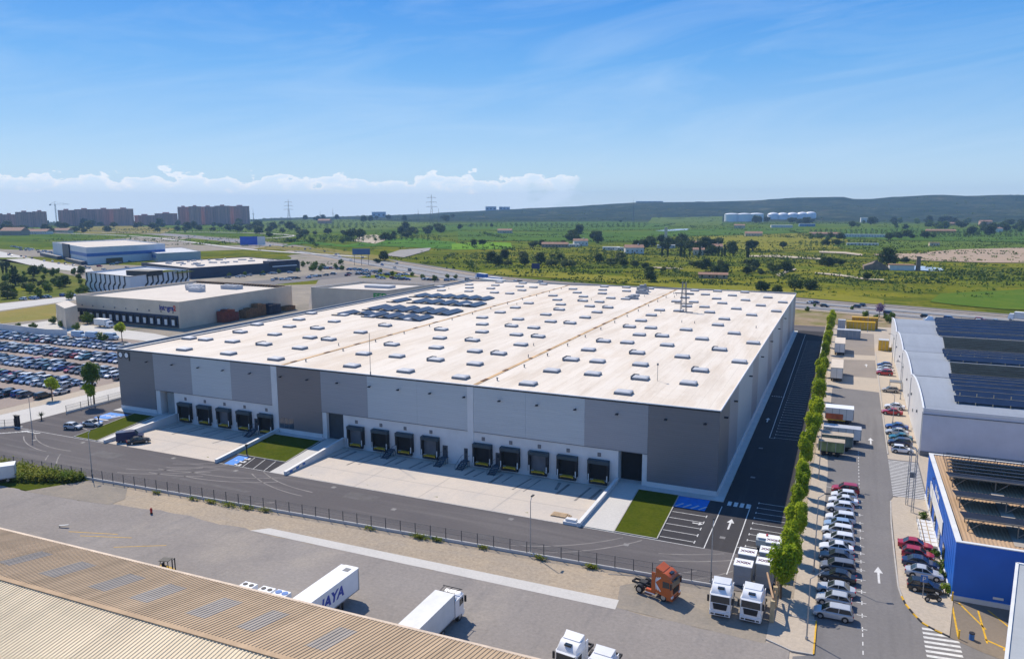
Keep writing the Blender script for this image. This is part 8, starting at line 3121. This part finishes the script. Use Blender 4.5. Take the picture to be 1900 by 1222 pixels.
def tank(label, px, py, w, h, dome):
    x, y = P2(px, py)
    t = thing('storage_tank', label, 'storage tank', (x, y, tz(x, y)), 0, 'white storage tanks')
    b = MB()
    n = 20
    rr = [(w/2, -3), (w/2, h)]+([(w/2*math.cos(a), h+dome*math.sin(a)) for a in (.4, .8, 1.2, 1.5)])
    b.loft([[(r*math.cos(2*PI*i/n), r*math.sin(2*PI*i/n), z) for i in range(n)] for r, z in rr])
    b.build('shell', M_WHITE, t, smooth=40, world=False)
    MB().tube((0, 0, h+dome*.95), (0, 0, h+dome+2), 1.2, 8).build('vent', M_STEEL, t, world=False)
    b = MB()
    for i in range(n):
        b.bar((w/2*1.01*math.cos(2*PI*i/n), w/2*1.01*math.sin(2*PI*i/n), h), (w/2*1.01*math.cos(2*PI*(i+1)/n), w/2*1.01*math.sin(2*PI*(i+1)/n), h), .6, .9)
    b.build('rim', M_OFFW, t, world=False)


for i, px in enumerate((1357, 1380, 1403)):
    tank(('left', 'middle', 'right')[i]+' tank of the three big flat white storage tanks', px, 411, 46, 24, 4)
for i, px in enumerate((1434, 1452, 1470, 1488, 1503)):
    tank(('first', 'second', 'third', 'fourth', 'fifth')[i]+' of the five smaller domed white tanks, counted from the left', px, 408.5, 40, 15, 9)


def far_block(name, label, cat, px0, px1, pyt, pyb, dist, m, depth=30):
    a, c = PD(px0, pyb, dist), PD(px1, pyb, dist)
    mid = (a+c)/2
    w_ = (c-a).length
    top = PD((px0+px1)/2, pyt, dist).z
    z0 = tz(mid.x, mid.y)-2
    t = thing(name, label, cat, (mid.x, mid.y, z0), math.atan2((c-a).y, (c-a).x))
    h = top-z0
    MB().box(-w_/2, -depth/2, 0, w_/2, depth/2, h*.94).build('wall', m, t, world=False)
    MB().box(-w_/2-1, -depth/2-1, h*.94, w_/2+1, depth/2+1, h).build('roof', M_WHITE, t, world=False)
    b = MB()
    n = max(3, int(w_/25))
    for i in range(n):
        u = -w_/2+w_*(i+.5)/n
        b.box(u-5, -depth/2-.3, h*.3, u+5, -depth/2-.01, h*.6)
    b.build('window_band', M_PVG, t, world=False)


M_PBL = mat('pale_blue_cladding', (.45, .52, .60), .6, .06, .02)
far_block('ridge_block', 'pale blue block on the ridge, left one of a pair', 'building', 901, 921, 383, 391, 4150, M_PBL)
far_block('ridge_block', 'pale blue block on the ridge, right one of a pair', 'building', 926, 946, 383.5, 391, 4150, M_PBL)
far_block('ridge_hall', 'long pale hall on the skyline of the far hills', 'building', 1180, 1230, 373.3, 378, 4200, M_PBL)
far_block('ridge_hall', 'small pale building on the skyline right of the long hall', 'building', 1290, 1306, 374, 378, 4200, M_PBL)
far_block('horizon_hall', 'pale low building on the left horizon between the two pylons', 'building', 690, 716, 393, 398, 3900, M_PBL)


def pylon(label, px, pyt, dist, w=9, arms=3):
    base = PD(px, 400, dist)
    top = PD(px, pyt, dist).z
    z0 = tz(base.x, base.y)
    h = top-z0
    t = thing('power_pylon', label, 'pylon', (base.x, base.y, z0), .5)
    b = MB()
    s = w/2
    for dx, dy in ((-1, -1), (1, -1), (1, 1), (-1, 1)):
        b.bar((dx*s, dy*s, 0), (dx*s*.22, dy*s*.22, h*.62), .36, .36)
        b.bar((dx*s*.22, dy*s*.22, h*.62), (0, 0, h), .3, .3)
    for k in range(7):
        f0, f1 = k/7, (k+1)/7
        a, c = s*(1-.78*f0), s*(1-.78*f1)
        z0_, z1_ = h*.62*f0, h*.62*f1
        for s1 in (-1, 1):
            b.bar((-a, s1*a, z0_), (c, s1*c, z1_), .15, .15)
            b.bar((a, s1*a, z0_), (-c, s1*c, z1_), .15, .15)
    b.build('tower', M_CURB, t, world=False)
    b = MB()
    for k in range(arms):
        z = h*(.64+.13*k)
        L = w*(1.15-.12*k)
        for s1 in (-1, 1):
            b.bar((0, 0, z+1.2), (s1*L, 0, z), .35, .35)
            b.bar((0, 0, z-.8), (s1*L, 0, z), .35, .35)
            b.bar((s1*L, 0, z), (s1*L, 0, z-2.2), .35, .35)
    b.build('cross_arm', M_CURB, t, world=False)


pylon('tall lattice power pylon rising highest above the middle horizon', 801, 360, 1750, 11)
pylon('smaller lattice power pylon on the horizon right of the red towers', 536, 369.5, 2000, 10)
for px, pyt, lab in ((618, 386, 'thin far mast midway between the two pylons'), (594, 391, 'short far mast left of the thin far mast'), (776, 388, 'thin far mast just left of the tall pylon'), (814, 386, 'thin far mast just right of the tall pylon'), (470, 387, 'thin mast right beside the red towers'), (1175, 370, 'thin mast left of the long skyline hall')):
    pylon(lab, px, pyt, 2600, 3, 1)
p = PD(104, 400, 2300)
t = thing('tower_crane', 'faint tower crane standing between two groups of red towers', 'crane', (p.x, p.y, 0), .5)
h = PD(104, 379, 2300).z
b = MB()
for dx, dy in ((-1, -1), (1, -1), (1, 1), (-1, 1)):
    b.bar((dx, dy, 0), (dx, dy, h), .4, .4)
for k in range(12):
    b.bar((-1, -1, h*k/12), (1, -1, h*(k+1)/12), .25, .25)
b.build('mast', M_STEEL, t, world=False)
b = MB()
b.bar((-14, 0, h), (36, 0, h), 1.0, .6)
b.bar((0, 0, h+7), (30, 0, h+.5), .3, .3)
b.bar((0, 0, h+7), (-12, 0, h+.5), .3, .3)
b.bar((0, 0, h), (0, 0, h+7), .6, .6)
b.box(-14, -1, h-3, -10, 1, h)
b.build('jib', M_STEEL, t, world=False)

# patterns the loops copied from leave the scene
for tr in list(CARS.values())+list(SMALL.values())+PROTOS_TREES:
    discard(tr)
